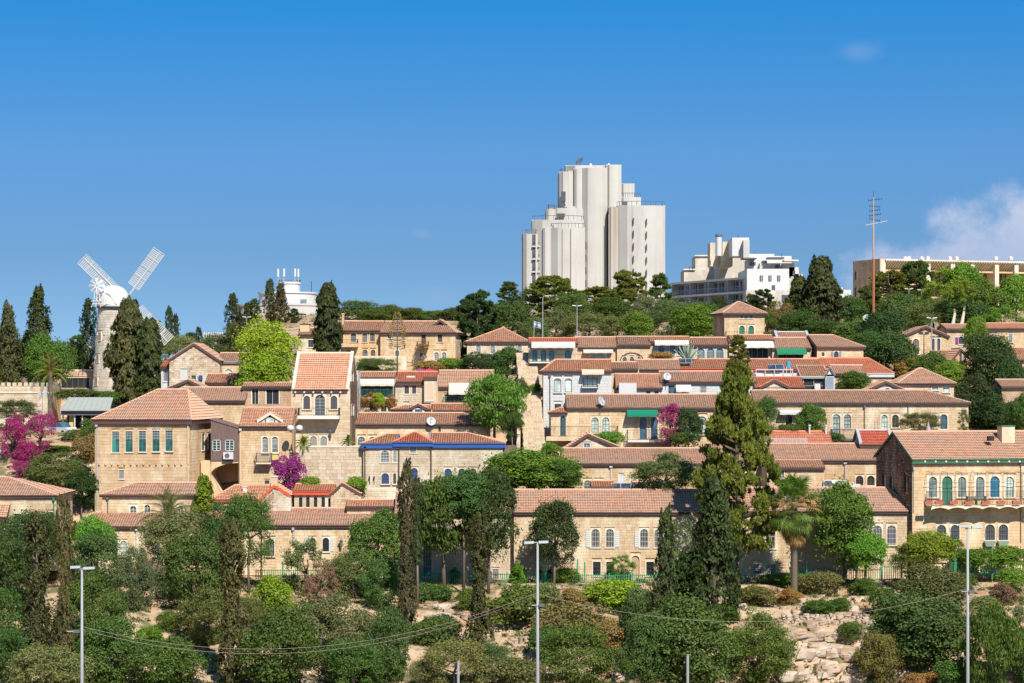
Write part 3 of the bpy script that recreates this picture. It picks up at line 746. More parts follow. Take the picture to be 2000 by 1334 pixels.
# flower boxes, bench on the balcony
def local_thing(h, name, label, cat, x, y, p, group=None, side='f'):
    a, b = h.uw('f', x, y, -p); P = h.o + h.du * a - h.dv * p + Vector((0, 0, b))
    return thing(name, label, cat, P, h.yaw, group)
fl_lab = ['terracotta flower box at the corner of the mansion balcony above its left support', 'terracotta box of purple flowers beside the green balcony door', 'terracotta box of purple flowers below the third balcony window',
          'terracotta box in front of the green balcony bench', 'terracotta flower box with pink blooms beside the bench end', 'terracotta box of dark purple flowers under the blue window', 'terracotta flower box at the far end of the balcony railing']
a_bal = h.uw('f', 1810, 987)
for i, x in enumerate((1813, 1834, 1862, 1892, 1925, 1955, 1985)):
    t = local_thing(h, 'flower_box', fl_lab[i], 'flower box', x, 982.4, h.th + 1.71, 'flower boxes along the mansion balcony')
    z = Vector(t.location)
    MB().prism([(-.45, -.14, -.12), (.45, -.14, -.12), (.5, -.18, .18), (-.5, -.18, .18)], (0, .32, 0)).build('planter', MATS['terracotta'], t)
    fl = MB(); rr = random.Random(i)
    for k in range(90):
        p = Vector((rr.uniform(-.48, .48), rr.uniform(-.2, .16), .18 + rr.uniform(0, .22))); q = [Vector((rr.uniform(-1, 1), rr.uniform(-1, 1), rr.uniform(-1, 1))) * .07 for _ in range(3)]
        fl.add([p + q[0], p + q[1], p + q[2]], [(0, 1, 2)])
    fl.build('flowers', MATS['leaf_purple' if i in (1, 2, 5) else 'leaf_magenta'], t).color = (.05, .09, .03, 1)
t = local_thing(h, 'bench', 'green slatted garden bench on the mansion balcony', 'bench', 1906, 985, h.th + .8)
for i in range(4): MB().box(-1.1, 1.1, -.3, -.27, .5 + i * .1, .57 + i * .1).build('slat', MATS['green' if 0 else 'fascia_green'], t)
MB().box(-1.1, 1.1, -.3, .2, .4, .44).build('seat', MATS['fascia_green'], t)
for sx in (-1, 0, 1): MB().box(sx * 1.05 - .03, sx * 1.05 + .03, -.3, .2, 0, .9 if sx else .4).build('leg', MATS['fascia_green'], t)
for x, lab in ((1932, 'wicker plant basket under the third arched ground floor window of the mansion'), (1958, 'wicker plant basket under the last arched ground floor window of the mansion')):
    t = local_thing(h, 'window_basket', lab, 'planter', x, 1062, h.th + .25, 'window baskets on the mansion')
    MB().prism([(-.45, -.2, -.3), (.45, -.2, -.3), (.62, -.3, .3), (-.62, -.3, .3)], (0, .4, 0)).build('basket', MATS['greygreen'], t)
# washed-out lower annex roof between palm house and mansion
h = House('small_annex', 'tan annex with a low sagging roof and one tiny window beside the big pine', 1500, 1607, 985, 258, 6, tone='warm')
h.roof('shed', 914, 899, dep=2.8, tile='pink'); W(h, [(1523, 1531, 917, 934)], arch=0, frame='white', mull=(1, 2)); h.walls()

# ================================================================== SECOND ROW
h = House('hall', 'tall tan hall with five teal latticed windows and a broad hipped pink roof', 188, 369, 1002, 262, 12.5, yaw=-8, tone='warm', stone=(.36, .8))
h.roof('hip', 820, 761, inl=5.4, inr=1.9, tile='pink', fh=.5, ov=.4)
for i, x in enumerate((219.5, 245.5, 271.5, 298, 323.5)):
    w = h.win(x, x + 14.5, 842.5 - i * .5, 883.5 - i * .6, arch=0, frame='teal', mull=(1, 3), fill='glass_teal', m=.06, fw=.06)
    a0, b1 = h.uw('f', x, 842.5); a1 = h.uw('f', x + 14.5, 842)[0]; g = MB(h.T('f'))
    for k in range(5): c = a0 + (a1 - a0) * (k + .5) / 5; g.box(c - .018, c + .018, b1 - .95, b1, .1, .125)
    for k in range(3): g.box(a0, a1, b1 - .3 * k - .2, b1 - .3 * k - .16, .09, .115)
    g.lathe([(.1, .1), (.14, .1), (.14, .13), (.1, .13)], 10) if 0 else None
    g.build('lattice', MATS['grey'], w)
    if i == 0: h.box('open_shutter', 'teal', x + 1, x + 7, 857, 883, .07, .11, parent=w)
W(h, [(233, 243, 918, 935)], arch=0, louver='louver_grey', m=.05)
W(h, [(392, 398, 847, 879), (403, 409, 847, 879)], side='r', arch=0, fill='glass_teal', frame='darkgrey', mull=(0, 3), m=.04)
h.pipe(368, 822, 990, 'cream', .07); h.pipe(190, 828, 1000, 'grey', .07)
cb = MB(h.T('f'));  
for i in range(15):
    a, b = h.uw('f', 195 + 12.4 * i, 906); cb.box(a - .07, a + .07, b - .12, b + .2, h.th, h.th + .16)
cb.build('corbel_row', MATS['warm'], h.root)
h.walls(sides='r')
HALL = h
# wooden bay over an arch
h = House('bridge_house', 'weathered dark timber bay on a stone arch linking the hall to the next house', 412, 468, 1000, 264, 5.5, tone='warm')
hy = h.uw('f', 412, 900)[1]
T = h.T('f'); a1 = h.L
bt0 = h.uw('f', 412, 820)[1]; bt1 = h.uw('f', 468, 838)[1]
MB().prism([(0, .25, hy), (a1, .25, hy), (a1, .25, bt1 - .1), (0, .25, bt0 - .1)], (0, 4.8, 0)).build('bay', MATS['boards'], h.root)
wins = [h.uw('f', 415, 859) + h.uw('f', 431, 881), h.uw('f', 440, 859) + h.uw('f', 457, 881)]
n = 26
for i in range(n):
    c0, c1 = a1 * i / n, a1 * (i + 1) / n - .015; t0 = bt0 + (bt1 - bt0) * c0 / a1
    if any(c1 > q[0] and c0 < q[2] for q in wins):
        zz = [(hy, wins[0][3]), (wins[0][1], t0)]
    else: zz = [(hy, t0)]
    p = .0 + rng.uniform(0, .03)
    for z0, z1 in zz: MB(T).box(c0, c1, z0, z1, -.2, p).build('plank', MATS['boards'], h.root)
for (q0, w1, q1, w0) in wins:
    fr = MB(T); W_ = q1 - q0
    pn = MB(T).box(q0, q1, w0, w1, -.1, -.06).build('window', MATS['glass_teal'], h.root)
    fr.box(q0, q0 + .07, w0, w1, -.06, .05); fr.box(q1 - .07, q1, w0, w1, -.06, .05); fr.box(q0, q1, w0, w0 + .07, -.05, .05); fr.box(q0, q1, w1 - .07, w1, -.05, .05); fr.box(q0 + W_ / 2 - .04, q0 + W_ / 2 + .04, w0, w1, -.05, .04)
    for k in (1, 2, 3): fr.box(q0, q1, w0 + (w1 - w0) * k / 4 - .02, w0 + (w1 - w0) * k / 4 + .02, -.05, .03)
    fr.build('frame', MATS['white'], pn)
MB().prism([(-.1, -.1, bt0 + .02), (a1 + .1, -.1, bt1 + .02), (a1 + .1, 5.2, bt1 + .02), (-.1, 5.2, bt0 + .02)], (0, 0, .14)).build('roof', MATS['boards'], h.root)
# stone arch below: wedge with curved soffit, springing from the hall side
ar = MB(); N_ = 12; zb = h.uw('f', 415, 926)[1]
pts_ = [(0 + a1 * (1 - math.cos(math.pi / 2 * i / N_)) * 1.0, zb + (hy - .25 - zb) * math.sin(math.pi / 2 * i / N_)) for i in range(N_ + 1)]
for i in range(N_):
    (xa, za), (xb, zb_) = pts_[i], pts_[i + 1]
    ar.prism([(xa, .1, za), (xb, .1, zb_), (xb, .1, hy - .03), (xa, .1, hy - .03)], (0, 5, 0))
ar.build('arch', MATS['warm'], h.root)
MB().box(-1.2, .02, .3, 5.3, -3, hy).build('pier', MATS['warm'], h.root)
mbp = MB(); mbp.prism([(0, .15, zb), (0, .15, -2), (a1 * .66, .15, -2), (a1 * .42, .15, zb * .35)], (0, 4.6, 0)); mbp.build('abutment', MATS['warm'], h.root)
MB().box(0, a1 + .05, 4.8, 5.5, -3, hy).build('back_wall', MATS['plainbrown'], h.root)
def ac_unit(h, x, y, label, w=1.0, hh=.72, p=.25, grp=None):
    t = local_thing(h, 'air_conditioner', label, 'air conditioner', x, y, h.th + p, grp)
    MB().box(-w / 2, w / 2, -.2, .15, -hh / 2, hh / 2).build('housing', MATS['white'], t)
    MB(lambda a, b, c: (a, c - .205, b)).lathe([(.28, .0), (.28, -.02), (.22, -.02), (.22, 0)], 16, (-.12, 0)).build('fan_guard', MATS['darkgrey'], t)
    for q in (-w / 2, w / 2 - .05): MB().box(q, q + .05, -.1, .3, -hh / 2 - .1, -hh / 2).build('bracket', MATS['grey'], t)
    return t
h.th = .0
ac_unit(h, 446, 890, 'white air conditioner hung under the timber bay windows', 1.15, .8)

h = House('house', 'tan house with orange roof, arched dormer and small grey balcony between hall and tower house', 469, 568, 1000, 264, 8, tone='warm')
h.roof('gable', 833, 797, tile='orange', lov=.05)
h.roof('front', (822, 822), 806, apex=527, x0=503, x1=551, v0=.4, dep=3.5, tile='orange', fascia='trim', main=False, ov=.1)
MB().box(*[h.uw('f', x, 833)[0] for x in (506, 548)], .5, 3, h.uw('f', 527, 832)[1], h.uw('f', 527, 815)[1]).build('dormer', MATS['pale'], h.root)
a0_, b_ = h.uw('f', 511, 816); a1_, b2_ = h.uw('f', 543, 831)
MB().box(a0_, a1_, .42, .52, b2_, b_).build('dormer_window', MATS['glass_pale'], h.root)
for q in (.22, .78): MB().box(a0_ + (a1_ - a0_) * q - .05, a0_ + (a1_ - a0_) * q + .05, .36, .44, b2_, b_).build('dormer_post', MATS['darkwood'], h.root)
W(h, [(512, 524, 853, 884), (531, 543, 853, 884)], arch=.5, frame='white', mull=(0, 2), fill='glass_grey', m=.12)
W(h, [(517, 526, 938, 947)], arch=0, m=.04)
h.balcony(502, 532, 903, 884, 1.0, slab='trim', rail='darkgrey', nb=24)
h.box('planter', 'yellow', 533, 545, 888, 898, h.th + .1, h.th + .7)
h.pipe(470, 836, 944, 'cream', .07); h.walls()

h = House('tower_house', 'tall narrow stone house with bright orange roof, iron balcony and three dark arched openings', 571, 682, 935, 269, 8.5, yaw=-3, tone='pale', stone=(.33, .62))
h.roof('gable', 761, 690, tile='orange', verge='verge', ov=.3, fh=.3, lov=-.15, rov=-.15)
W(h, [(593, 606, 773, 799), (646, 659, 773, 799)], louver='louver', arch=.5, m=.18)
W(h, [(615, 635, 771, 811)], arch=.4, fill='slate', frame='steel', mull=(1, 4), name='door', sill=False, m=.14, handle=True)
W(h, [(606, 619, 852, 873), (626, 639, 852, 873)], louver='louver_grey', arch=.5, m=.12)
h.corbels([578 + 17.6 * i for i in range(6)], 766, 'white')
h.balcony(585, 665, 811.5, 796.5, 1.5, slab='plaster', th=.38, nb=24)
for (x0, x1, y0, y1) in ((684, 687, 727, 745), (684, 688, 790, 812)): h.win(x0, x1 + 1, y0, y1, side='r', arch=0, m=.02, sill=False)
lantern(h, 647, 846, .8)
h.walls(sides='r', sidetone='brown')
h = House('chimney_wall', 'tall white stone party wall beside the tower house', 686, 697, 850, 276, 5, tone='white', cat='wall'); h.roof('flat', 727, 727, tile='white'); h.walls()

# retaining wall built of single blocks
wo = pt(585, 985, 262.5); wl_ = thing('retaining_wall', 'broad retaining wall of pale squared blocks below the tower house terrace', 'wall', wo)
wL = K(711) * 262.5 - wo.x; wH = (HZ - 874) / F * 262.5 - wo.z
MB().box(0, wL, .25, 3.2, -2, wH).build('core', MATS['rubble'], wl_)
MB().box(-.05, wL + .05, -.06, 3.2, wH + .002, wH + .14).build('coping', MATS['trim'], wl_)
bm = [MB().box(0, 1, 0, .3, 0, 1).build('stone', MATS['block'], wl_) for _ in range(1)]
base = bm[0]; first = True; z = -.2; cnt = 0; r_ = random.Random(5)
while z < wH - .1 and cnt < 300:
    hh = min(r_.uniform(.34, .42), wH - z); a = 0
    if wH - z - hh < .12: hh = wH - z
    while a < wL - .05:
        ln = min(r_.uniform(.45, .95), wL - a)
        if wL - a - ln < .2: ln = wL - a
        o = base if first else base.copy()
        if not first: col.objects.link(o)
        o.parent = wl_; first = False
        o.location = (a + .008, r_.uniform(-.02, .02), z + .008); o.scale = (ln - .016, 1, hh - .016); a += ln; cnt += 1
    z += hh

# blue-eaved house
h = House('blue_trim_house', 'pale two storey house with bright blue eaves and blue barred arched windows', 712, 980, 1000, 262, 8, tone='pale', stone=(.28, .6))
h.roof('hipl', 867, 848, x0=712, x1=776, inl=2.4, tile='orange', fascia='fascia_blue', fh=.5, rov=0)
h.roof('hip', 864, 845, x0=774, x1=840, inl=1.8, inr=1.8, tile='redor', fascia='fascia_blue', fh=.5, main=False, v0=-.12)
h.roof('hipr', 866, 846, x0=841, x1=980, inl=3, inr=4, tile='orange', fascia='fascia_blue', fh=.5, lov=0)
W(h, [(744, 760, 880, 903), (768, 775, 880, 903)], arch=.4, bars='white', fill='glass_grey', frame='blue', m=.1)
W(h, [(801, 813, 864, 884)], arch=0, bars='white', fill='glass_grey', frame='blue')
W(h, [(745, 760, 924, 945), (768, 774, 924, 945), (802, 816, 914, 944), (868, 882, 915, 937), (895, 909, 915, 937), (917, 930, 915, 935)], arch=.42, fill='blue', frame='blue', bars='darkgrey', m=.09)
h.pipe(779, 871, 990, 'darkwood', .08); h.pipe(842, 870, 990, 'darkwood', .08); h.pipe(713, 872, 950, 'darkwood', .06)
for x in (722, 731): h.pipe(x, 930, 945, 'iron', .03)
h.walls(sides='r')
MB().box(h.L + .2, h.L + 1.6, 1, 5, h.uw('f', 980, 905)[1], h.uw('f', 980, 872)[1]).build('side_porch', MATS['boards'], h.root)
h = House('garden_wall', 'low pale garden wall under the blue trimmed house', 703, 775, 1000, 258, 1.2, tone='pale', cat='wall'); h.roof('flat', 956, 956, tile='verge'); h.walls()

# small low roofs in front of the hall
h = House('outbuilding', 'low stone outbuilding with a wide pink hipped roof against the hall', 202, 400, 1010, 255.5, 5.5, tone='tan')
h.roof('hipl', 967, 943, inl=3.3, tile='pink'); W(h, [(254, 267, 988, 1004), (282, 294, 986, 1004), (348, 358, 987, 1004)], arch=.5, frame='white'); h.pipe(211, 970, 1004, 'darkgrey'); h.walls()
h = House('outbuilding', 'small outbuilding with red gutter and stub chimney below the timber bay', 418, 520, 1015, 256, 6, tone='pale')
h.roof('hipl', 976, 948, inl=2.0, tile='orange', fascia='fascia_red', rov=.1); h.chimney(474, 482, 952, 966, 1.2, 'plaster'); h.walls()
h = House('outbuilding', 'gabled wall and tan chimney stack beside the purple bougainvillea', 506, 566, 1010, 254.8, 4, tone='rubble')
h.roof('front', (978, 968), 948, apex=536, tile='orange', fascia='fascia_red', ov=.1); h.chimney(529, 542, 932, 970, .3, 'tan', 'white', .9); h.walls()
h = House('outbuilding', 'small house with red eaves and a row of slit windows', 577, 648, 1015, 256, 5, tone='pale')
h.roof('gable', 959, 946, tile='orange', fascia='fascia_red', fh=.45)
W(h, [(584, 591, 971, 990), (598, 605, 971, 990), (613, 620, 971, 990), (628, 635, 971, 990), (641, 650 - 3, 973, 990)], arch=0, frame=None, surround='pale', fill='dark', m=.06, sill=False); h.walls()
h = House('outbuilding', 'small gabled end wall with brown verges beside the slit windows', 648, 702, 1012, 255.6, 5, tone='rubble')
h.roof('front', (965, 965), 944, apex=668, tile='orange', ov=.12); h.walls()
h = House('outbuilding', 'little orange roof ridge rising behind the patched house roof', 680, 766, 1010, 254, 3.2, tone='tan'); h.roof('gable', 990, 977, tile='orange'); h.walls()

h = House('row_house', 'tan row house with white louvred door, above the solar panels', 1100, 1384, 985, 264, 8, tone='warm')
h.roof('gable', 906, 876, tile='pink')
W(h, [(1208, 1219, 924, 950)], arch=0, louver='white', m=.05, name='door')
W(h, [(1140, 1155, 938, 962), (1162, 1177, 938, 962), (1231, 1245, 936, 952)], arch=.4, bars='white'); h.pipe(1193, 908, 960, 'white', .07); h.pipe(1356, 908, 950, 'grey', .07); h.walls()
h = House('gabled_house', 'low brown edged gable with one tiny white window between balcony and long roof', 1110, 1212, 905, 269, 5, tone='pale')
h.roof('front', (877, 877), 848, apex=1148, tile='pink', ov=.35); W(h, [(1140, 1152, 866, 877)], arch=0, frame='white', fill='glass_blue', surround='white', m=.12); h.walls()
h = House('row_house', 'tan row house with two small half-round windows beside the dark gable', 1386, 1735, 985, 264, 8, tone='warm')
h.roof('gable', 899, 867, tile='pink')
W(h, [(1671, 1686, 929, 948), (1693, 1708, 929, 948)], arch=.5, frame='darkwood', m=.08); h.pipe(1650, 901, 945, 'grey', .08); h.walls()
h = House('lean_to', 'long pink roofed lean-to between stone rows with white water tanks on it', 1606, 1722, 1000, 257.5, 5, tone='tan')
h.roof('hipr', 966, 948, inr=2.2, tile='pink', rov=.1); h.walls()
h = House('outbuilding', 'orange roof with small arched doorway and white porch below the louvred door', 1158, 1195, 985, 258.5, 4, tone='pale'); h.roof('gable', 952, 940, tile='orange'); h.walls()
h = House('outbuilding', 'low tiled gable with twin grey ridges behind the barred-window house', 1240, 1312, 985, 258.5, 4, tone='pale'); h.roof('gable', 957, 942, tile='pink'); h.walls()

h = House('porch_roof', 'red tiled porch roof with two white flue pipes and a white railing', 1478, 1622, 905, 269, 4.5, tone='pale')
h.roof('gable', 868, 843, tile='redor'); h.walls()
rl = MB(h.T('f')); a0, b0 = h.uw('f', 1490, 872); a1, b1 = h.uw('f', 1575, 856)
for i in range(34): c = a0 + (a1 - a0) * i / 33; rl.box(c - .03, c + .03, b0, b1, .5, .56)
rl.box(a0, a1, b1, b1 + .06, .47, .59); rl.build('railing', MATS['white'], h.root)
for x in (1581, 1613):
    a, b = h.uw('f', x, 862, 1.6); b2 = h.uw('f', x, 832, 1.6)[1]; MB().tube([(a, 1.6, b), (a, 1.6, b2)], .11, 8).tube([(a, 1.6, b2), (a, 1.6, b2 + .15)], .18, 8).build('flue', MATS['white'], h.root)
h = House('red_roof_house', 'small bright red roofed block wedged beside the dark gable', 1682, 1742, 905, 266.5, 5, tone='tan')
h.roof('gable', 868, 841, tile='red', verge='grey', lov=.1, rov=0); h.walls()
# ================================================================== THIRD ROW
h = House('row_house', 'long low house with weathered roof and satellite dish, right of the tower house', 683, 955, 905, 274, 8, tone='tan')
h.roof('hipr', 829, 807, inr=3.2, tile='pink')
W(h, [(699, 713, 853, 874), (720, 735, 853, 874)], arch=.5, fill='glass_grey'); W(h, [(856, 861, 832, 847)], arch=0, surround='warm'); h.pipe(679 + 5, 832, 872, 'darkgrey', .06); h.walls(sides='r')
def dish(P, label, r=.45, mast=1.2, dirv=(.3, -1, .45), mat='steel', grp=None):
    t = thing('satellite_dish', label, 'satellite dish', P, 0, grp)
    q = Vector(dirv).normalized().to_track_quat('Z', 'Y').to_matrix().to_4x4(); q.translation = (0, 0, mast)
    m = MB(); m.lathe([(.03, 0), (r * .5, r * .08), (r, r * .28), (r * .97, r * .30), (r * .5, r * .12), (.02, .03)], 20)
    o = m.build('reflector', MATS[mat], t, smooth=True); o.matrix_local = q
    f = MB().tube([(0, r * .9, r * .2), (0, .1, r * .95)], .02, 5).box(-.05, .05, .02, .16, r * .88, r * 1.05).build('feed_arm', MATS['darkgrey'], t); f.matrix_local = q
    MB().tube([(0, 0, -.2), (0, .02, mast)], .035, 6).build('mast', MATS['darkgrey'], t); return t
dish(h.o + h.du * h.uw('f', 842, 848)[0] + Vector((0, -.5, h.uw('f', 842, 862)[1])), 'round white satellite dish on a mast in front of the weathered roof', .55, 2.35)
h = House('row_house', 'tan house with green awning, slim blue doors and two balconies', 1108, 1475, 905, 276, 8, tone='tan')
h.roof('gable', 797, 771, tile='pink', lov=.1)
W(h, [(1155, 1169, 815, 845), (1176, 1190, 815, 845)], arch=.45, fill='glass_pale', frame='darkgrey', m=.13)
W(h, [(1249, 1263, 814, 857), (1271, 1284, 814, 857)], arch=.45, fill='glass_blue', frame='darkgrey', m=.13, sill=False, name='door', handle=True)
W(h, [(1345, 1360, 813, 848), (1364, 1379, 813, 848), (1420, 1433, 815, 845)], arch=.5, fill='glass_pale', m=.13)
h.balcony(1225, 1312, 859, 839, 1.3, slab='white', th=.25); h.awning(1224, 1284, 799, 810, 'awning_green', 1.2)
h.balcony(1066, 1206, 852, 832, 2.0, slab='tan', th=.5)
h.walls()
dish(h.o + h.du * h.uw('f', 1173, 800)[0] + Vector((0, -.4, h.uw('f', 1173, 802)[1])), 'grey satellite dish standing over the twin arched windows', .6, 1.1, (.9, -.7, .4))
h = House('annex', 'low tan annex with one arched door at the stairway end of the balcony', 1078, 1108, 905, 275.8, 5, tone='tan'); h.roof('hipl', 806, 797, inl=1, tile='orange', rov=0)
W(h, [(1094, 1105, 812, 851)], arch=.5, fill='glass_teal', sill=False, name='door', handle=True); h.walls()
h = House('row_house', 'long tan house with ivy covered corner and closed parasol before it', 1476, 1889, 905, 277, 8, tone='tan')
h.roof('hipr', 787, 763, inr=4.5, tile='pink')
W(h, [(1534, 1547, 811, 835), (1554, 1567, 811, 835, dict(fill='dark'))], arch=.45); W(h, [(1626, 1641, 809, 851, dict(fill='glass_pale', name='door', sill=False, handle=True)), (1648, 1662, 809, 837, dict(fill='glass_pale'))], bars='darkgrey', arch=.4)
W(h, [(1721, 1733, 810, 842, dict(fill='glass_pale', name='door', sill=False)), (1742, 1755, 810, 835), (1817, 1829, 810, 835), (1836, 1850, 809, 838, dict(fill='glass_blue'))], arch=.45, m=.13)
h.awning(1521, 1562, 801, 806, 'white', .9); h.pipe(1688, 792, 840, 'darkgrey', .05); h.pipe(1773, 784, 810, 'darkgrey', .05)
h.balcony(1622, 1676, 857, 838, 1.4, slab='darkgrey', rail='iron'); h.walls(sides='lr')
t = thing('closed_parasol', 'folded mauve parasol on the terrace above the mansion roof', 'parasol', pt(1813, 852, 268)); 
MB().tube([(0, 0, -1.2), (0, 0, 1.7)], .03, 6).build('pole', MATS['white'], t); MB().lathe([(.50, .15), (.42, .5), (.2, 1.1), (.04, 1.6)], 10).build('canopy', MATS['mauve'], t)
t = thing('ladder_chair', 'tall ladder-back garden chair beside the white arched door', 'chair', pt(1711, 845, 275.4))
for sx in (-.2, .2): MB().box(sx - .03, sx + .03, 0, .05, 0, 1.45).build('leg', MATS['ladder'], t); MB().box(sx - .03, sx + .03, -.45, -.4, 0, .5).build('leg', MATS['ladder'], t)
for i in range(5): MB().box(-.2, .2, 0, .03, .55 + i * .2, .62 + i * .2).build('slat', MATS['ladder'], t)
MB().box(-.24, .24, -.45, .05, .48, .52).build('seat', MATS['ladder'], t)

# ================================================================== FOURTH ROW
h = House('white_house', 'white stone house with black downpipe, paired green-grey windows and a brown bay window', 1063, 1192, 905, 283, 8, tone='white', stone=(.36, .7))
h.roof('hipl', 725, 703, inl=1.4, tile='orange')
W(h, [(1082, 1096, 739, 766), (1103, 1117, 739, 766)], arch=.25, fill='glass_pale', frame='darkgrey', mull=(0, 0), surround='white', fw=.07)
W(h, [(1138, 1167, 733, 755)], arch=.2, fill='glass_pale', frame='darkwood', mull=(2, 0), surround='white', fw=.1)
W(h, [(1083, 1096, 789, 800), (1106, 1110, 789, 800)], arch=0, frame='darkgrey', surround='white')
h.awning(1136, 1179, 722, 728, 'cream', 1.0); h.pipe(1074, 731, 832, 'darkgrey', .06); h.balcony(1136, 1168, 757, 752, .5, nb=9, slab='white', th=.06)
h.walls(sides='l', sidetone='brown')  # left wall lies in shade, painted as dark stone on a white house
h = House('narrow_house', 'narrow tall house with four blue arched windows under a white awning, above the stairs', 1034, 1126, 860, 296, 7, tone='pale')
h.roof('gable', 671, 661, tile='redor', lov=.1)
W(h, [(1039, 1050, 683, 706), (1056, 1067, 683, 706), (1072, 1083, 683, 706), (1103, 1115, 683, 706)], arch=.5, fill='glass_blue', frame='skyblue', mull=(1, 2), surround='warm', sill=False, m=.05)
W(h, [(1039, 1051, 722, 748)], arch=.5, fill='glass_teal', mull=(0, 0)); h.awning(1038, 1123, 668, 676, 'awning_white', 1.2); h.balcony(1034, 1160, 707, 692, 1.3, slab='trim', nb=20); h.walls()
h = House('terrace_house', 'tan house with a wide fan shaped grille over its terrace', 1127, 1206, 770, 303, 7, tone='tan')
h.roof('gable', 679, 659, tile='pink', rov=0); W(h, [(1151, 1184, 689, 706)], arch=.5, bars='white', fill='glass_pale', nb=11, sill=False); h.awning(1139, 1197, 682, 686, 'awning_white', .8); h.walls()
h = House('terrace_house', 'tan house with a wide blind arch over three small round-headed windows', 1207, 1268, 770, 302.5, 7, tone='tan')
h.roof('gable', 674, 658, tile='pink', lov=0)
W(h, [(1216, 1224, 697, 706), (1230, 1238, 697, 706), (1244, 1252, 697, 706)], arch=.5, fill='glass_grey', m=.05, sill=False)
a0, bz = h.uw('f', 1211, 706); a1 = h.uw('f', 1257, 706)[0]; bt = h.uw('f', 1234, 689)[1]
MB(h.T('f')).tube([(a0 + (a1 - a0) * (.5 - .5 * math.cos(math.pi * i / 12)), bz + (bt - bz) * math.sin(math.pi * i / 12), .17) for i in range(13)], .06, 6).build('arch_moulding', MATS['darkwood'], h.root); h.walls()
h = House('terrace_house', 'house with pale awning over three tall windows behind garden plants', 1269, 1348, 770, 303, 6, tone='pale')
h.roof('gable', 668, 658, tile='orange', lov=0, rov=0); W(h, [(1285, 1297, 676, 692, dict(arch=.5, fill='glass_blue')), (1308, 1318, 676, 694), (1324, 1333, 676, 694)], arch=0, fill='glass_grey', surround='white'); h.awning(1278, 1345, 665, 671, 'awning_white', .9); h.walls()
h = House('terrace_house', 'house with an arcade of three glazed arches', 1350, 1424, 770, 302.5, 6, tone='pale')
h.roof('gable', 674, 660, tile='pink', rov=0, lov=0); W(h, [(1361, 1376, 680, 705), (1380, 1395, 680, 705), (1398, 1413, 680, 705)], arch=.5, fill='glass_grey', surround='white', sill=False, m=.08, frame='greygreen'); h.walls()
h = House('terrace_house', 'house with white awning over a dark open terrace, below the stone tower', 1426, 1509, 770, 302, 6, tone='pale')
h.roof('gable', 664, 655, tile='orange', lov=0); W(h, [(1458, 1500, 677, 700)], arch=0, fill='dark', frame='grey', mull=(3, 0), sill=False); h.awning(1451, 1509, 665, 676, 'awning_white', 1.6); h.walls()  # dark pane is painted shade for the open recess under the awning
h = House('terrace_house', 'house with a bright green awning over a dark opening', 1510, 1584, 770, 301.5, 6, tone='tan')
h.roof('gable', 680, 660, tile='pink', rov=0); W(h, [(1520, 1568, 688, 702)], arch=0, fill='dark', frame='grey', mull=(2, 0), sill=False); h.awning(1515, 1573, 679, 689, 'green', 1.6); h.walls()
h = House('terrace_house', 'end house with dark verge, grey-blue shutters and low hipped roof', 1597, 1684, 770, 300, 8, yaw=8, tone='tan')
h.roof('hipr', 678, 655, inr=2.8, tile='pink'); W(h, [(1628, 1637, 686, 699)], arch=.5, fill='dark', shut='bluegrey', m=.05); W(h, [(1604, 1610, 688, 696)], arch=0)
h.walls(sides='l', sidetone='brown')
h = House('stone_tower', 'square stone tower house with pyramid roof and two green arched windows', 1416, 1491, 700, 314, 6, yaw=9, tone='warm')
h.roof('hip', 612, 590, inl=2.6, inr=2.6, tile='pink', ov=.45)
W(h, [(1443, 1454, 636, 655), (1461, 1472, 636, 655)], arch=.5, fill='doorgreen', frame='doorgreen', m=.09, mull=(0, 0)); W(h, [(1445, 1451, 613, 622), (1454, 1460, 613, 622), (1464, 1470, 613, 622)], arch=0, m=.03, frame='greygreen')
h.balcony(1416, 1491, 658, 648, .6, nb=14); h.walls(sides='l', sidetone='plainbrown')  # browner stone on the left carries that side's shade in its colour
h = House('shed', 'grey metal roofed loft with two tiny white gables among the tiled roofs', 1520, 1575, 690, 307, 4, tone='white'); h.roof('gable', 661, 649, tile='pink', fascia='white', verge='steel'); h.walls()
h = House('low_house', 'low weathered roof just above the white party wall', 1193, 1246, 790, 292, 6, tone='tan'); h.roof('gable', 721, 708, tile='pink', rov=0); W(h, [(1198, 1204, 735, 755)], arch=.5); h.walls()
h = House('low_house', 'low dark-eaved roof beside the long pink roof', 1247, 1326, 790, 293, 6, tone='tan'); h.roof('gable', 722, 703, tile='pink', lov=.3); h.walls()
h = House('long_roof_house', 'long low house with pink roof and red eaves below the glazed arcade', 1327, 1602, 790, 295, 8, tone='white'); h.roof('gable', 720, 702, tile='orange', fascia='fascia_red'); 
W(h, [(1376, 1387, 722, 727)], arch=0, m=.02, sill=False); h.walls()
h = House('step_house', 'small house with white plastered porch wall and stepped pink roofs', 1206, 1292, 850, 283, 7, tone='white')
h.roof('gable', 758, 731, tile='orange', rov=.1); W(h, [(1221, 1236, 764, 772)], arch=0, m=.03)
W(h, [(1262, 1270, 764, 770), (1278, 1286, 764, 770)], arch=0, m=.02, sill=False); h.walls(sides='l', sidetone='brown')
MB(h.T('f')).box(h.uw('f', 1208, 748)[0], h.uw('f', 1242, 748)[0], -2, h.uw('f', 1208, 748)[1], .15, 1.5).build('porch', MATS['white'], h.root)
h = House('step_house', 'white walled house with small barred vent and white awning', 1293, 1474, 850, 284, 7, tone='white')
h.roof('gable', 746, 726, tile='pink'); W(h, [(1305, 1318, 753, 769)], arch=0, fill='glass_blue'); W(h, [(1368, 1379, 756, 767)], arch=0, frame='white', bars='cream', surround='white', m=.03); h.awning(1320, 1349, 750, 762, 'awning_white', .7); h.walls()
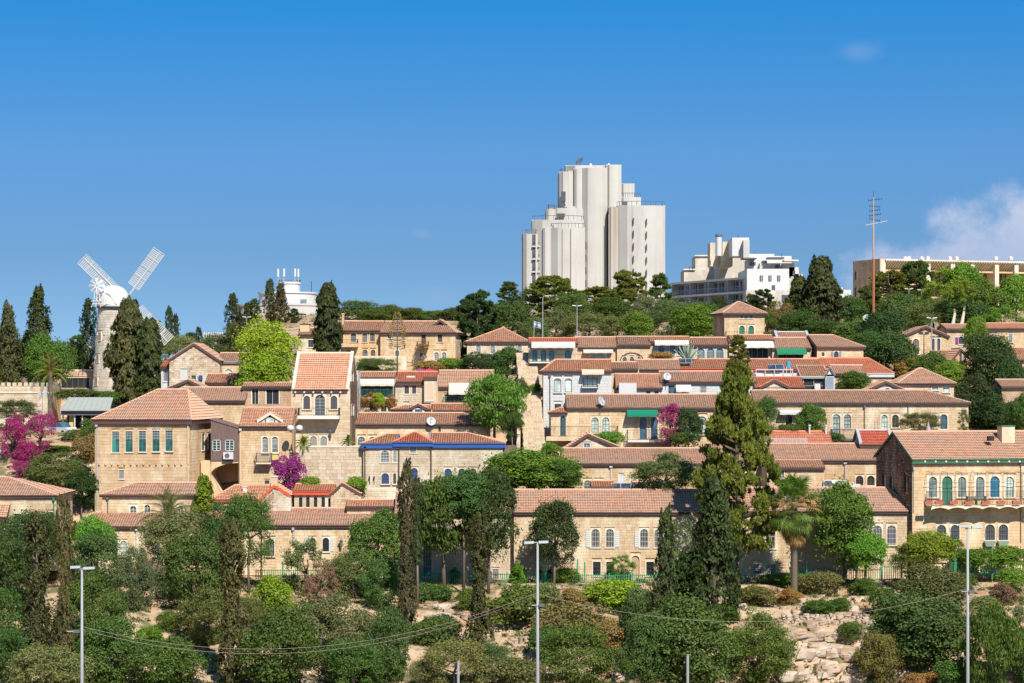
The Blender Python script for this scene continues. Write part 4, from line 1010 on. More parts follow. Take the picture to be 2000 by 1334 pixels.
dish(h.o + h.du * h.uw('f', 1302, 750)[0] + Vector((0, -.5, h.uw('f', 1302, 752)[1])), 'pale satellite dish at the stepped roof corner', .5, 1.0)
h = House('dormer_house', 'orange roofed house with a brown edged gable and green arched window', 1477, 1568, 850, 283, 7, tone='pale')
h.roof('gable', 757, 737, tile='redor'); h.roof('front', (757, 757), 742, apex=1512, x0=1484, x1=1542, v0=-.5, dep=3, tile='redor', main=False, ov=.1)
T = h.T('f'); g0, g1, ga = h.uw('f', 1486, 757)[0], h.uw('f', 1540, 757)[0], h.uw('f', 1512, 746)
gb = h.uw('f', 1512, 771)[1]; gw = h.uw('f', 1512, 757)[1]
MB(T).prism([(g0, gb, .15), (g1, gb, .15), (g1, gw, .15), (ga[0], ga[1], .15), (g0, gw, .15)], (0, 0, .3)).build('gable_wall', MATS['pale'], h.root)
h.th = .45; W(h, [(1504, 1518, 750, 768)], arch=.45, fill='glass_teal', frame='teal', m=.08); W(h, [(1487, 1494, 760, 766), (1523, 1532, 760, 766)], arch=.5, m=.04, sill=False); h.th = .14
h.walls()
# open shed with fridge
h = House('open_shed', 'open sided shed with white beam, sloping grey gable and fridge inside', 1566, 1614, 850, 287, 4, tone='plainbrown'); h.roof('shed', 735, 714, dep=4, tile='pink', fascia='white'); 
W(h, [(1569, 1610, 739, 768)], arch=0, fill='dark', frame='white', mull=(1, 1), sill=False, m=.02); h.walls()  # dark pane paints the shaded inside of the open front, no real window
t = local_thing(h, 'fridge', 'white upright fridge standing in the open shed', 'fridge', 1596, 768, .6); MB().box(-.35, .35, -.3, .3, 0, 1.2).build('body', MATS['white'], t); MB().box(-.35, .35, -.34, -.305, 0, .75).build('door', MATS['white'], t); MB().box(-.3, -.27, -.38, -.345, .5, .7).build('handle', MATS['steel'], t)
h = House('grey_shed', 'narrow grey-blue metal shed with steep pointed roof', 1614, 1628, 850, 286.5, 3, tone='white', cat='shed')
h.roof('front', (733, 733), 717, apex=1621, tile='pink', fascia='darkgrey', ov=.12); MB(h.T('f')).box(.02, h.L - .02, -1, h.uw('f', 1621, 733)[1] - .2, .16, .2).build('cladding', MATS['bluegrey'], h.root); h.walls()
h = House('red_roof_house', 'house under the broad plain bright orange-red roof', 1590, 1740, 850, 296, 8, tone='tan'); h.roof('hipr', 729, 700, inr=2.3, tile='redor', fascia='white', fh=.5); h.walls()
h = House('low_house', 'tan low house with fig growing over it, under the bright red roof', 1629, 1688, 850, 290, 5, tone='tan'); h.roof('gable', 730, 714, tile='pink'); h.walls()
h = House('hip_house', 'small square house with steep striped hipped roof and two square windows', 1757, 1861, 850, 286, 7, tone='pale'); h.roof('hip', 749, 720, inl=3, inr=3.2, tile='pink')
W(h, [(1820, 1832, 753, 762), (1841, 1854, 753, 766)], arch=0, fill='glass_pale', mull=(0, 1)); h.walls()
h = House('gabled_house', 'wide flat gable with brown edge and small half-round window, beside the striped hipped roof', 1684, 1776, 850, 283, 5, tone='pale'); h.roof('front', (768, 768), 745, apex=1730, tile='pink', ov=.3)
W(h, [(1727, 1739, 758, 765)], arch=.4, surround='white', m=.14, sill=False); h.walls()
# left of the stairs
h = House('awning_house', 'house with striped cream awning over a plant filled balcony', 700, 772, 860, 284, 7, tone='plaster' if 0 else 'pale')
h.roof('gable', 738, 727, tile='pink', rov=0); W(h, [(706, 768, 754, 776)], arch=0, fill='dark', frame='greygreen', mull=(4, 0), sill=False, m=.02); W(h, [(744, 755, 788, 804), (758, 768, 788, 804)], arch=.5)  # wide dark pane paints the shade of the balcony below the awning
h.awning(702, 771, 738, 750, 'awning_white', 1.3, 'cream'); h.balcony(701, 773, 776, 760, 1.0, rail='teal', slab='trim'); h.walls()
h = House('red_roof_house', 'house with red roof, paired barred windows and a tall framed bay window', 774, 853, 860, 283.5, 7, tone='pale')
h.roof('gable', 746, 727, tile='redor', fh=.4, rov=0, lov=0); W(h, [(790, 799, 753, 769), (805, 813, 753, 769)], arch=0, bars='darkgrey', m=.08); W(h, [(789, 798, 789, 803)], arch=.5)
T = h.T('f'); b0_ = h.uw('f', 829, 786); b1_ = h.uw('f', 853, 742)
MB(T).box(b0_[0], b1_[0], b0_[1], b1_[1], .15, .9).build('bay', MATS['pale'], h.root); h.th = .9; W(h, [(833, 846, 747, 782)], arch=.3, fill='glass_grey', mull=(0, 2), m=.06, frame='darkwood', name='bay_window'); h.th = .14
MB(T).box(b0_[0] - .1, b1_[0] + .1, b0_[1] - .3, b0_[1], .15, 1.0).build('bay_base', MATS['fascia'], h.root); MB(T).box(b0_[0] - .1, b1_[0] + .1, b1_[1], b1_[1] + .4, .15, 1.05).build('bay_hood', MATS['fascia'], h.root)
h.box('skylight', 'glass_pale', 793, 810, 734, 740, -1.4, -1.0); h.walls()
h = House('awning_house', 'house with wide cream awning and teal railing behind the drooping tree', 856, 962, 860, 285, 7, tone='plainbrown')
h.roof('gable', 756, 724, tile='pink', lov=0); W(h, [(868, 925, 770, 788)], arch=0, fill='dark', frame='teal', mull=(5, 0), sill=False, m=.02); h.awning(877, 945, 748, 767, 'cream', 1.5, 'awning_white'); h.balcony(867, 940, 789, 774, .9, rail='greygreen', slab='trim'); h.walls()
h = House('low_house', 'low pink roof tucked under the teal railing', 843, 940, 860, 279.5, 5, tone='pale'); h.roof('gable', 802, 789, tile='orange'); h.walls()
h = House('low_house', 'small dark tiled roof with a tiny white gable dormer', 770, 842, 860, 279, 5, tone='pale'); h.roof('hipl', 800, 792, inl=1.2, tile='pink', rov=0)
h.roof('front', (797, 797), 789, apex=817, x0=804, x1=831, v0=-.5, dep=2, tile='orange', main=False, ov=.1); h.box('dormer', 'white', 806, 830, 797, 806, .2, .5); h.box('dormer_window', 'glass_blue', 811, 825, 799, 805, .5, .52); h.walls()

# ================================================================== UPPER ROW
h = House('arched_house', 'two storey tan house with paired arched windows above the tower house roof', 672, 746, 760, 318, 8, tone='warm')
h.roof('gable', 646, 628, tile='pink', rov=.1); W(h, [(685, 696, 650, 668), (708, 717, 650, 668), (723, 732, 649, 667), (676, 686, 683, 701), (708, 718, 683, 697), (724, 733, 683, 697)], arch=.5, fill='glass_grey', frame='darkwood', surround='warm')
h.balcony(668, 700, 671, 663, 1.4, slab='warm', nb=10, th=.5); h.chimney(668, 672, 614, 630, 3, 'plainbrown'); h.walls()
h = House('balcony_house', 'tan three storey house with flower filled balcony and small roof gable', 745, 888, 760, 317, 9, yaw=-6, tone='warm')
h.roof('hipr', 650, 628, inr=2.2, tile='pink')
h.roof('front', (633, 633), 624, apex=855, x0=844, x1=866, v0=2.5, dep=3, tile='pink', main=False, ov=.1)
W(h, [(823, 832, 652, 673), (855, 864, 652, 668)], arch=0, fill='darkwood', surround='warm'); W(h, [(757, 764, 650, 661), (848, 857, 688, 704, dict(frame='white')), (863, 872, 688, 704, dict(frame='white')), (820, 826, 688, 700), (772, 780, 684, 696)], arch=.4, surround='trim', fill='glass_grey')
W(h, [(793, 805, 712, 726)], arch=.3, fill='dark', name='door', sill=False); h.balcony(816, 838, 677, 667, .9, nb=10); h.walls(sides='r', sidetone='rubble')
h = House('half_hidden_house', 'small pink roofed house partly behind the tall dark cypress', 585, 671, 760, 319, 7, tone='pale'); h.roof('gable', 654, 641, x0=585, x1=671, tile='pink'); h.chimney(586, 604, 634, 660, 1, 'tan', 'fascia', 2); W(h, [(602, 612, 664, 678), (625, 634, 660, 680)], arch=0); h.walls()
h = House('garden_wall', 'long pale terrace wall with agaves before the paired arched windows', 690, 792, 760, 311, 2, tone='pale', cat='wall'); h.roof('flat', 698, 698, tile='verge'); h.walls()
h = House('hip_house', 'pale house with orange pyramid roof behind dark trees', 914, 1030, 760, 312, 9, tone='pale'); h.roof('hip', 668, 640, inl=4.9, inr=3.4, tile='orange')
W(h, [(930, 939, 673, 690), (958, 967, 673, 690), (996, 1005, 672, 690), (1011, 1019, 672, 690)], arch=.5, fill='glass_grey', bars='white'); h.walls()
h = House('gabled_house', 'wide gabled house of honey coloured stone with a white panel door', 333, 427, 800, 296, 9, tone='rubble', stone=(.26, .45))
h.roof('front', (703, 705), 671, apex=379, tile='pink', ov=.25); W(h, [(353, 367, 720, 743)], arch=0, louver='white', m=.02, sill=False, name='door'); W(h, [(374, 383, 733, 746)], arch=0, fill='glass_teal')
h.box('panel', 'blue', 389, 396, 733, 742, .16, .4); h.walls(sides='r')
h = House('white_porch', 'white slatted porch with orange roof clinging to the honey stone gable', 317, 331, 800, 297, 4, tone='white', cat='porch'); h.roof('shed', 717, 706, dep=3, tile='redor', rov=0); W(h, [(319, 329, 720, 745)], arch=0, frame='white', mull=(3, 0), surround='white', m=.02); h.walls()
h = House('low_house', 'tan house with white half-round blind arch behind the bright green tree', 428, 500, 800, 299, 6, tone='warm'); h.roof('gable', 706, 690, tile='pink', fascia='grey'); W(h, [(438, 455, 721, 734)], arch=.5, fill='white', frame=None, m=.04, sill=False); h.walls()
h = House('low_house', 'low pink roofed house with one small teal window', 402, 500, 840, 290, 6, tone='tan'); h.roof('gable', 748, 731, tile='orange', lov=.05); W(h, [(438, 452, 750, 758)], arch=0, fill='glass_teal', m=.03); h.walls()
h = House('gabled_house', 'low dark-edged gable with a tiny square window behind the hall roof', 324, 402, 840, 284, 5, tone='rubble'); h.roof('front', (762, 762), 742, apex=368, tile='pink', ov=.35); W(h, [(364, 373, 755, 762)], arch=0, fill='dark', m=.02); h.walls()
h = House('low_house', 'house under a weathered pink roof immediately behind the hall', 352, 476, 880, 278, 7, tone='warm'); h.roof('gable', 783, 757, tile='pink', lov=.1); h.walls()
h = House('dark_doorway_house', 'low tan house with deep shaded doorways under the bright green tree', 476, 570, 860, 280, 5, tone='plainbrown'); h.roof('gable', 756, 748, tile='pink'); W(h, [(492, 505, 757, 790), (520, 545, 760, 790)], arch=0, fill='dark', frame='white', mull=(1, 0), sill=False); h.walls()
# far edge houses
h = House('gabled_villa', 'tan villa with shallow gable, tall arched door and slim twin windows', 1769, 1850, 760, 318, 8, tone='tan'); h.roof('front', (655, 657), 637, apex=1808, tile='pink', ov=.35)
W(h, [(1782, 1795, 662, 692)], arch=.45, louver='darkwood', m=.12); W(h, [(1819, 1825, 661, 684), (1830, 1836, 661, 684)], arch=.5, fill='darkwood', surround='white', m=.12); h.walls()
h = House('villa', 'tan villa wing with bright purple shutters', 1851, 1905, 760, 318.5, 7, tone='tan'); h.roof('gable', 643, 634, tile='pink', lov=.3); W(h, [(1872, 1882, 657, 672)], arch=.45, shut='purple', surround='white', m=.05); W(h, [(1865 + 26, 1899, 672, 680)], arch=0, louver='purple', m=.02); h.walls()
h = House('villa', 'tan villa partly behind leafy branches with a paired barred window', 1906, 2060, 760, 319, 7, tone='tan'); h.roof('gable', 642, 632, tile='orange', lov=0); W(h, [(1929, 1936, 653, 671), (1939, 1946, 653, 671), (1970, 1977, 652, 668)], arch=0, bars='white'); h.walls()
h = House('cottage', 'small dark timber gable with slit window under trees', 1862, 1896, 780, 306, 6, tone='plainbrown'); h.roof('front', (703, 702), 681, apex=1876, tile='orange', ov=.2); W(h, [(1874, 1878, 690, 705)], arch=0, m=.01, sill=False); h.walls()
h = House('row_house', 'tan house with pink roof and black drainpipe at the photo edge', 1915, 2080, 800, 305, 8, tone='tan'); h.roof('gable', 703, 680, tile='orange'); h.pipe(1995, 705, 745, 'iron', .05); h.walls()
h = House('shed', 'brown lean-to below the tall arched door of the villa', 1828, 1866, 760, 312, 4, tone='plainbrown'); h.roof('shed', 698, 685, dep=3, tile='pink'); h.walls()
h = House('house', 'tan wall and pink roof corner among the dark trees at the photo edge', 1958, 2080, 880, 284, 7, tone='plainbrown'); h.roof('gable', 756, 742, tile='pink'); W(h, [(1986, 1994, 800, 818)], arch=0); h.walls()
# ================================================================== CASTLE WALL, PAVILION, WINDMILL
h = House('battlement_wall', 'pale battlemented stone wall at the photo edge', -60, 100, 860, 300, 6, tone='pale', cat='wall', stone=(.34, .8))
h.roof('flat', 758, 758, tile='trim')
for i in range(12):
    a0 = h.uw('f', -30 + i * 11, 750)[0]; MB().box(a0, a0 + .45, -.16, .4, h.we + .18, h.we + .72).build('merlon', MATS['pale'], h.root)
for i in range(6): MB().box(h.L - .3, h.L + .12, .8 + i * .9, 1.3 + i * .9, h.we + .18, h.we + .72).build('merlon', MATS['pale'], h.root)
MB(h.T('f')).box(0, h.L + .1, h.uw('f', 90, 768)[1], h.uw('f', 90, 766)[1], .14, .24).build('string_course', MATS['trim'], h.root); h.walls(sides='r', sidetone='warm')
h = House('side_wall', 'low tan wall running from the battlements to the metal roof', 118, 153, 860, 306, 2, tone='tan', cat='wall'); h.roof('flat', 763, 763, tile='trim'); h.walls()
h = House('pavilion', 'open pavilion with grey standing seam metal roof', 120, 206, 842, 291, 6, tone='plainbrown', cat='pavilion')
rz0 = h.uw('f', 120, 800)[1]; rz1 = h.wv(120, 776, 5)
P = [(-.1, -.4, rz0), (h.L + .6, -.4, rz0), (h.L + .1, 5, rz1), (-.1, 5, rz1)]
ro = MB().prism(P, (0, 0, -.15)).build('roof', MATS['zinc'], h.root)
for i in range(9):
    t = (i + .3) / 9; p0 = Vector(P[0]).lerp(Vector(P[1]), t); p1 = Vector(P[3]).lerp(Vector(P[2]), t)
    MB().add([tuple(p0 + Vector(q)) for q in ((-.03, 0, 0), (.03, 0, 0), (.03, 0, .09), (-.03, 0, .09))] + [tuple(p1 + Vector(q)) for q in ((-.03, 0, 0), (.03, 0, 0), (.03, 0, .09), (-.03, 0, .09))], [(0, 1, 2, 3), (4, 7, 6, 5), (0, 4, 5, 1), (1, 5, 6, 2), (2, 6, 7, 3), (3, 7, 4, 0)]).build('seam', MATS['zinc'], ro)
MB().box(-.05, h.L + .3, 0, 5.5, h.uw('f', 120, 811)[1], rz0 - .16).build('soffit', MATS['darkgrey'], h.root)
MB().box(-.05, h.L + .3, 4, 6, -2, h.uw('f', 120, 811)[1]).build('back_wall', MATS['dark'], h.root)  # near-black sheet added for the shade under the open roof
for x in (122, 145, 160, 178, 203): a = h.uw('f', x, 830)[0]; MB().box(a - .07, a + .07, .3, .45, -1, h.uw('f', 120, 811)[1]).build('post', MATS['white' if x in (145, 160) else 'darkgrey'], h.root)
MB().box(.8, 1.6, .8, .9, 0, 2).build('door', MATS['yellow'], h.root)
h = House('low_block', 'low shaded flat roofed block beside the windmill foot', 108, 180, 790, 341, 5, tone='plainbrown', cat='building'); h.roof('flat', 724, 724, tile='trim'); W(h, [(120, 175, 738, 762)], arch=0, fill='dark', mull=(4, 0)); h.walls()
t = thing('car', 'white car partly behind the magenta bougainvillea', 'car', pt(118, 850, 290), R(-35))
MB().prism([(-2, -.85, .35), (2, -.85, .35), (2, -.85, .9), (1.9, -.85, 1.0), (-1.9, -.85, 1.05), (-2, -.85, .8)], (0, 1.7, 0)).build('body', MATS['white'], t)
MB().prism([(-1.6, -.75, 1.05), (1.2, -.75, 1.0), (.5, -.7, 1.6), (-1.3, -.7, 1.62)], (0, 1.5, 0)).build('cabin', MATS['glass_blue'], t)
for x in (-1.25, 1.25):
    for y in (-.86, .66): MB(lambda a, b, c, y=y, x=x: (a + x, y + c, b + .33)).lathe([(.02, 0), (.33, 0), (.33, .2), (.02, .2)], 14).build('wheel', MATS['dark'], t)

def windmill():
    D = 335; P = pt(219, 762, D); m = D / F
    t = thing('windmill', 'old stone tower windmill with white cap and four white lattice sails', 'windmill', P)
    H1 = (762 - 600) * m; r0, r1 = 39 * m, 27 * m
    core = MB().lathe([(r0 - .12, -2), (r0 - .12, 0), (r1 - .12, H1)], 28); core.build('tower', MATS['mill'], t)
    st = MB(); r_ = random.Random(2); z = -.3; wins = [(199, 658, 7), (195, 701, 7), (193, 745, 7)]
    WA = []
    for (x, y, hw) in wins:
        zz = (762 - y) * m; rad = r0 + (r1 - r0) * zz / H1; xo = (x - 219) * m; a = math.asin(max(-1, min(1, xo / rad))) - math.pi / 2
        WA.append((a, zz, rad))
    while z < H1 - .05:
        hh = r_.uniform(.33, .42); z1 = min(z + hh, H1); ra = r0 + (r1 - r0) * max(z, 0) / H1; rb = r0 + (r1 - r0) * z1 / H1
        n = int(2 * math.pi * ra / .75); off = r_.random()
        for k in range(n):
            a0 = 2 * math.pi * (k + off) / n + .005; a1 = 2 * math.pi * (k + 1 + off) / n - .005
            am = (a0 + a1) / 2
            if any(abs((am - wa + math.pi) % (2 * math.pi) - math.pi) < .45 / wr + .1 and z1 > wz - .62 and z < wz + .62 for (wa, wz, wr) in WA): continue
            p = r_.uniform(-.03, 0); g = .01
            def q(r, a, zz): return (r * math.cos(a), r * math.sin(a), zz)
            st.add([q(ra - .15, a0, z + g), q(ra - .15, a1, z + g), q(rb - .15, a1, z1 - g), q(rb - .15, a0, z1 - g), q(ra + p, a0, z + g), q(ra + p, a1, z + g), q(rb + p, a1, z1 - g), q(rb + p, a0, z1 - g)],
                   [(4, 5, 6, 7), (0, 1, 5, 4), (1, 2, 6, 5), (2, 3, 7, 6), (3, 0, 4, 7)])
        z = z1
    st.build('tower_stones', MATS['mill'], t, kind='stuff')
    for (a, zz, rad) in WA:
        w = empty('window', (rad * math.cos(a), rad * math.sin(a), zz), a + math.pi / 2, t)
        MB().box(-.26, .26, -.02, .3, -.58, .58).build('pane', MATS['dark'], w)
        MB().box(-.32, -.26, -.05, .2, -.6, .6).box(.26, .32, -.05, .2, -.6, .6).box(-.26, .26, -.05, .2, .58, .64).box(-.26, .26, -.08, .2, -.64, -.58).box(-.02, .02, -.04, .0, -.58, .58).build('frame', MATS['trim'], w)
    # cap: skirt, then a dome
    R0 = 33 * m; zc = H1; hc = 42 * m
    MB().lathe([(r1 + .02, zc - .25), (R0, zc - .02), (R0, zc + .12)], 28, (.15, 0)).build('curb', MATS['darkgrey'], t)
    prof = [(R0 + .02, zc + .1), (R0 + .02, zc + .55)] + [(R0 * math.cos(R(a)) ** .8, zc + .55 + (hc - .5) * math.sin(R(a))) for a in range(8, 90, 8)] + [(.02, zc + hc)]
    MB().lathe(prof, 32, (.15, 0)).build('cap', MATS['white'], t, smooth=False)
    # fan stage and fantail on the near flank of the cap
    fs = MB(); cx = -(219 - 197) * m
    fs.box(cx - .9, cx + .5, -2.9, -2.2, zc + .75, zc + .85)
    for dx in (-.85, -.2, .45): fs.tube([(cx + dx, -2.9, zc - .1), (cx + dx * .6, -2.7, zc + 1.0), (cx + dx * .4 - .1, -2.6, zc + 3.4)], .055, 6); fs.tube([(cx + dx, -2.2, zc + .05), (cx + dx * .5, -2.2, zc + 1.9)], .05, 6)
    for zz in (1.2, 1.7, 2.3, 2.9): fs.box(cx - .6 + zz * .08, cx + .3 - zz * .05, -2.72, -2.66, zc + zz, zc + zz + .06)
    fs.tube([(cx - .7, -2.8, zc + .4), (cx + 2.6, -2.3, zc + .35)], .06, 6); fs.tube([(cx + 1.2, -2.4, zc + 2.4), (cx + 2.7, -2.4, zc + .35)], .06, 6)
    fs.build('fan_stage', MATS['white'], t)
    ft = empty('fantail', (cx - .1, -2.75, zc + 3.0), R(25), t)
    for k in range(8):
        a = math.pi * k / 4; v = MB(); c, s_ = math.cos(a), math.sin(a)
        v.add([(.15 * c - .08 * s_, 0, .15 * s_ + .08 * c), (1.15 * c - .22 * s_, .1, 1.15 * s_ + .22 * c), (1.15 * c + .22 * s_, -.1, 1.15 * s_ - .22 * c), (.15 * c + .08 * s_, 0, .15 * s_ - .08 * c)], [(0, 1, 2, 3)])
        v.build('vane', MATS['white'], ft)
    # sails on the far side of the cap
    hub = ((238 - 219) * m, 3.4, (762 - 584) * m)
    ps = empty('sail_cross', hub, R(8), t)
    MB().tube([(0, -2.2, 0), (0, .5, 0)], .28, 10).build('windshaft', MATS['darkgrey'], t).location = hub
    Ls = 117 * m
    slat0 = None
    for i, a in enumerate((math.atan2(81, -81), math.atan2(87, 62), math.atan2(-81, 80), math.atan2(-81, -58))):
        c, s_ = math.cos(a), math.sin(a); sd = 1
        S = MB(lambda u, v, w: (u * c - w * s_, v, u * s_ + w * c))
        S.tube([(-.3, 0, 0), (Ls, 0, 0)], [.17, .09], 6); S.box(Ls * .26, Ls, -.05, .05, 1.12, 1.2); S.box(Ls * .26, Ls, -.05, .05, -.74, -.66)
        for u in (.26, .45, .63, .82, .995): S.box(Ls * u - .05, Ls * u + .05, -.06, .06, -.7, 1.18)
        so = S.build('sail', MATS['sail'], t, smooth=False); so.location = hub; so.rotation_euler = (0, 0, R(8))
        n = 24
        for k in range(n):
            if slat0 is None: sl = slat0 = MB().box(-.05, .09, -.02, .02, -.66, 1.12).build('slat', MATS['sail'], so)
            else:
                sl = slat0.copy(); col.objects.link(sl); sl.parent = so
            u = Ls * (.28 + .71 * k / (n - 1))
            sl.location = (u * c, .02, u * s_); sl.rotation_euler = (0, -a, 0)
            sl.rotation_euler = Matrix.Rotation(-a, 3, 'Y').to_euler()
windmill()

# ================================================================== BACKGROUND BUILDINGS
def rounded(mb, x0, x1, y0, y1, z0, z1, r=2.5, n=6, T=None):
    r = min(r, (x1 - x0) / 2.01, (y1 - y0) / 2.01); P = []
    for (cx, cy, a) in ((x1 - r, y0 + r, -90), (x1 - r, y1 - r, 0), (x0 + r, y1 - r, 90), (x0 + r, y0 + r, 180)):
        for k in range(n + 1): t = R(a + 90 * k / n); P.append((cx + r * math.cos(t), cy + r * math.sin(t)))
    mb.prism([(x, y, z0) for x, y in P], (0, 0, z1 - z0)); return P
def hotel():
    D = 560; P = pt(1160, 640, D); m = D / F; t = thing('tower_hotel', 'tall stepped white concrete hotel tower with rounded bays and slit windows', 'building', P)
    X = lambda x: (x - 1160) * m; Z = lambda y: (640 - y) * m
    def bay(x0, x1, yt, v0, v1, r=2.4, rail=None, name='bay'):
        mb = MB(); xa, xb = X(x0), X(x1); w = xb - xa; bz = min(r, w * .16); c_ = min(.55, w * .15)
        pp = [(xa + c_, v0 + bz * .25)] + [(xa + w * q / 10, v0 - bz * (1 - (2 * q / 10 - 1) ** 2) * .8) for q in range(2, 9)] + [(xb - c_, v0 + bz * .25), (xb, v0 + c_ + bz * .25), (xb, v1), (xa, v1), (xa, v0 + c_ + bz * .25)]
        mb.prism([(x, y, -4) for x, y in pp], (0, 0, Z(yt) + 4)); mb.prism([(xa - .08, v0 + 1, Z(yt) - .02), (xb + .08, v0 + 1, Z(yt) - .02), (xb + .08, v1, Z(yt) - .02), (xa - .08, v1, Z(yt) - .02)], (0, 0, .2)); b = mb.build(name, MATS['concrete'], t)
        if rail:
            rm = MB(); z = Z(yt); q = [(x * .99, y + .2 if y < v0 + 4 else y) for x, y in pp if y < v0 + 6 or True]
            q = [q[-1]] + q[:-3]
            for i in range(len(q)): rm.tube([(q[i][0], q[i][1], z), (q[i][0], q[i][1], z + 1.05)], .05, 4)
            rm.tube([(*p_, z + 1.05) for p_ in q], .06, 4); rm.build('railing', MATS['darkgrey'], b)
        return b
    bay(1185, 1215, 320, 3, 26, 3); bay(1138, 1186, 328, 0, 24, 2.2); bay(1093, 1126, 334, 2.5, 24, 1.2); bay(1122, 1142, 329, 1.2, 24, 1.5)
    bay(1106, 1186, 319, 6, 20, 1)
    bay(1126, 1160, 326, 4, 22, 1); bay(1214, 1242, 355, 6, 24, 2.4); bay(1211, 1254, 383, 4, 24, 2.6, True)
    # right wing as a row of shallow rounded bays
    bay(1189, 1206, 406, -2.6, 20, 1.2); bay(1205, 1298, 404, -3.2, 20, 2.6, True)
    bay(1074, 1140, 407, 0, 22, 2.2); bay(1067, 1086, 409, -1, 22, 2.4, True); bay(1103, 1124, 404, -.5, 20, 1)
    bay(1039, 1140, 431, -1.6, 22, 3.4, True); 
    bay(1020, 1062, 458, -1.2, 22, 1.0, True); bay(1060, 1076, 447, -3.6, 20, .6); bay(1075.2, 1142, 447, -4.2, 20, 2.2, True)
    # recessed windows with balcony slabs
    def dark(x0, x1, y0, y1, v, nm='window'): 
        w = MB().box(X(x0), X(x1), v - .06, v + .4, Z(y1), Z(y0)).build(nm, MATS['slate'], t); return w
    for k in range(5):
        y0 = 459 + 24.8 * k
        for (x0, x1, v) in ((1040, 1046, -2.05), (1051, 1059, -1.75)):
            w = dark(x0, x1, y0, y0 + 22, v); MB().box(X(x0) - .1, X(x1) + .1, v - .5, v, Z(y0 + 24.6), Z(y0 + 22)).build('sill', MATS['concrete'], w)
            MB().box(X(x0), X(x1), v - .35, v - .28, Z(y0 + 16), Z(y0 + 15.3)).build('rail', MATS['iron'], w)
    for k in range(5): dark(1142.4, 1144.8, 473 + 24.6 * k, 487 + 24.6 * k, -1.3)
    for k in range(6): dark(1234.2, 1236.2, 428 + 24.6 * k, 440 + 24.6 * k, -4.95); dark(1259.6, 1261.4, 430 + 24.6 * k, 442 + 24.6 * k, -5.2)
    for (x, v) in ((1097.6, -5.35), (1114, -5.5), (1023, -1.2), (1035, -1.2), (1188, -2.6)): MB().box(X(x) - .06, X(x) + .06, v - .05, v + .4, 0, Z(450 if x < 1180 else 420)).build('joint', MATS['ladder'], t)
    for k in range(2): dark(1096, 1105, 373 + 24 * k, 392 + 24 * k, 1.5)
    dark(1087, 1103, 418, 425, -1.9); dark(1216, 1226, 393, 402, 1.9)
    MB().tube([(X(1125), 2.3, Z(460)), (X(1125), 2.3, Z(368))], .18, 6).build('pipe', MATS['plainbrown'], t)
    for x, hgt in ((1095, 7), (1098, 9), (1110, 5)): MB().tube([(X(x), 5, Z(334)), (X(x), 5, Z(334 - hgt))], .1, 5).build('aerial', MATS['iron'], t)
    for i in range(7): MB().box(X(1110 + i * 2.2), X(1110 + i * 2.2) + .12, 4, 4.1, Z(330), Z(321)).build('railing_post', MATS['iron'], t)
    for x, w, c in ((1156, 6, 'white'), (1173, 5, 'darkgrey'), (1192, 6, 'white')): MB().lathe([(w * m / 2, Z(321)), (w * m / 2, Z(315)), (.1, Z(312))], 12, (X(x), 9)).build('water_tank', MATS[c], t)
    dish(Vector((X(1135), 8, Z(328))) + P, 'large grey satellite dish on top of the tower hotel', 1.15, 2.2, (-.6, -.5, .75), 'darkgrey')
hotel()

def generic(name, label, cat, x, y, D, yaw=0):
    t = thing(name, label, cat, pt(x, y, D), R(yaw)); m = D / F; return t, (lambda q: (q - x) * m), (lambda q: (y - q) * m)

# round white building with telecom masts
t, X, Z = generic('round_building', 'round white building with water tank and telecom masts on the skyline', 'building', 545, 640, 430)
m_ = 430 / F
MB().lathe([(9.0, -3), (9.0, Z(596)), (9.15, Z(596)), (9.15, Z(592))], 48, (X(548), 10), 1.05, 1).build('lower_ring', MATS['concrete'], t)
MB().lathe([(5.5, Z(592)), (5.5, Z(571)), (5.7, Z(571)), (5.7, Z(568))], 40, (X(553), 9)).build('upper_drum', MATS['white'], t)
MB().lathe([(2.05, Z(568)), (2.05, Z(551)), (2.2, Z(551)), (2.2, Z(547))], 32, (X(556), 9)).build('water_tank', MATS['white'], t)
for k in range(20): a = 2 * math.pi * k / 20; MB().tube([(X(556) + 2.1 * math.cos(a), 9 + 2.1 * math.sin(a), Z(547)), (X(556) + 2.1 * math.cos(a), 9 + 2.1 * math.sin(a), Z(543))], .05, 4).build('railing_post', MATS['iron'], t)
for x, v in ((534, 8.4), (547, 7.2), (569, 7.2), (574, 8.6)):
    ms = MB().tube([(X(x), v, Z(548)), (X(x), v, Z(536))], .09, 6).tube([(X(x), v, Z(544)), (X(x) + (.9 if x < 550 else -.9), v + .3, Z(551))], .04, 4).build('mast', MATS['steel'], t); MB().tube([(X(x), v, Z(537)), (X(x), v, Z(521))], .22, 8).build('antenna', MATS['white'], ms)
def curved_win(c, r, x, y0, y1, w, mat, nm='window'):
    dx = X(x) - c; v = 0; yv = -math.sqrt(max(.01, r * r - dx * dx)); an = math.atan2(dx, -yv)
    o = MB().box(-w / 2, w / 2, -.08, .3, Z(y1), Z(y0)).build(nm, MATS[mat], t); o.location = (X(x), 0, 0); return o, yv, an
for (x, w, y0, y1) in ((588, 1.3, 583, 592), (508, .6, 584, 593)):
    o, yv, an = curved_win(X(553), 5.5, x, y0, y1, w, 'glass_grey'); o.location.y = 9 + yv; o.rotation_euler.z = an
for (x, w, y0, y1) in ((583, 1.6, 612, 621), (601, 2.2, 612, 621)):
    o, yv, an = curved_win(X(548), 9.0, x, y0, y1, w, 'dark'); o.location.y = 10 + yv; o.rotation_euler.z = an  # dark boxes paint the shade inside the balcony openings
MB().tube([(X(600), 9, Z(568)), (X(600), 9, Z(545))], .06, 5).build('aerial', MATS['iron'], t)
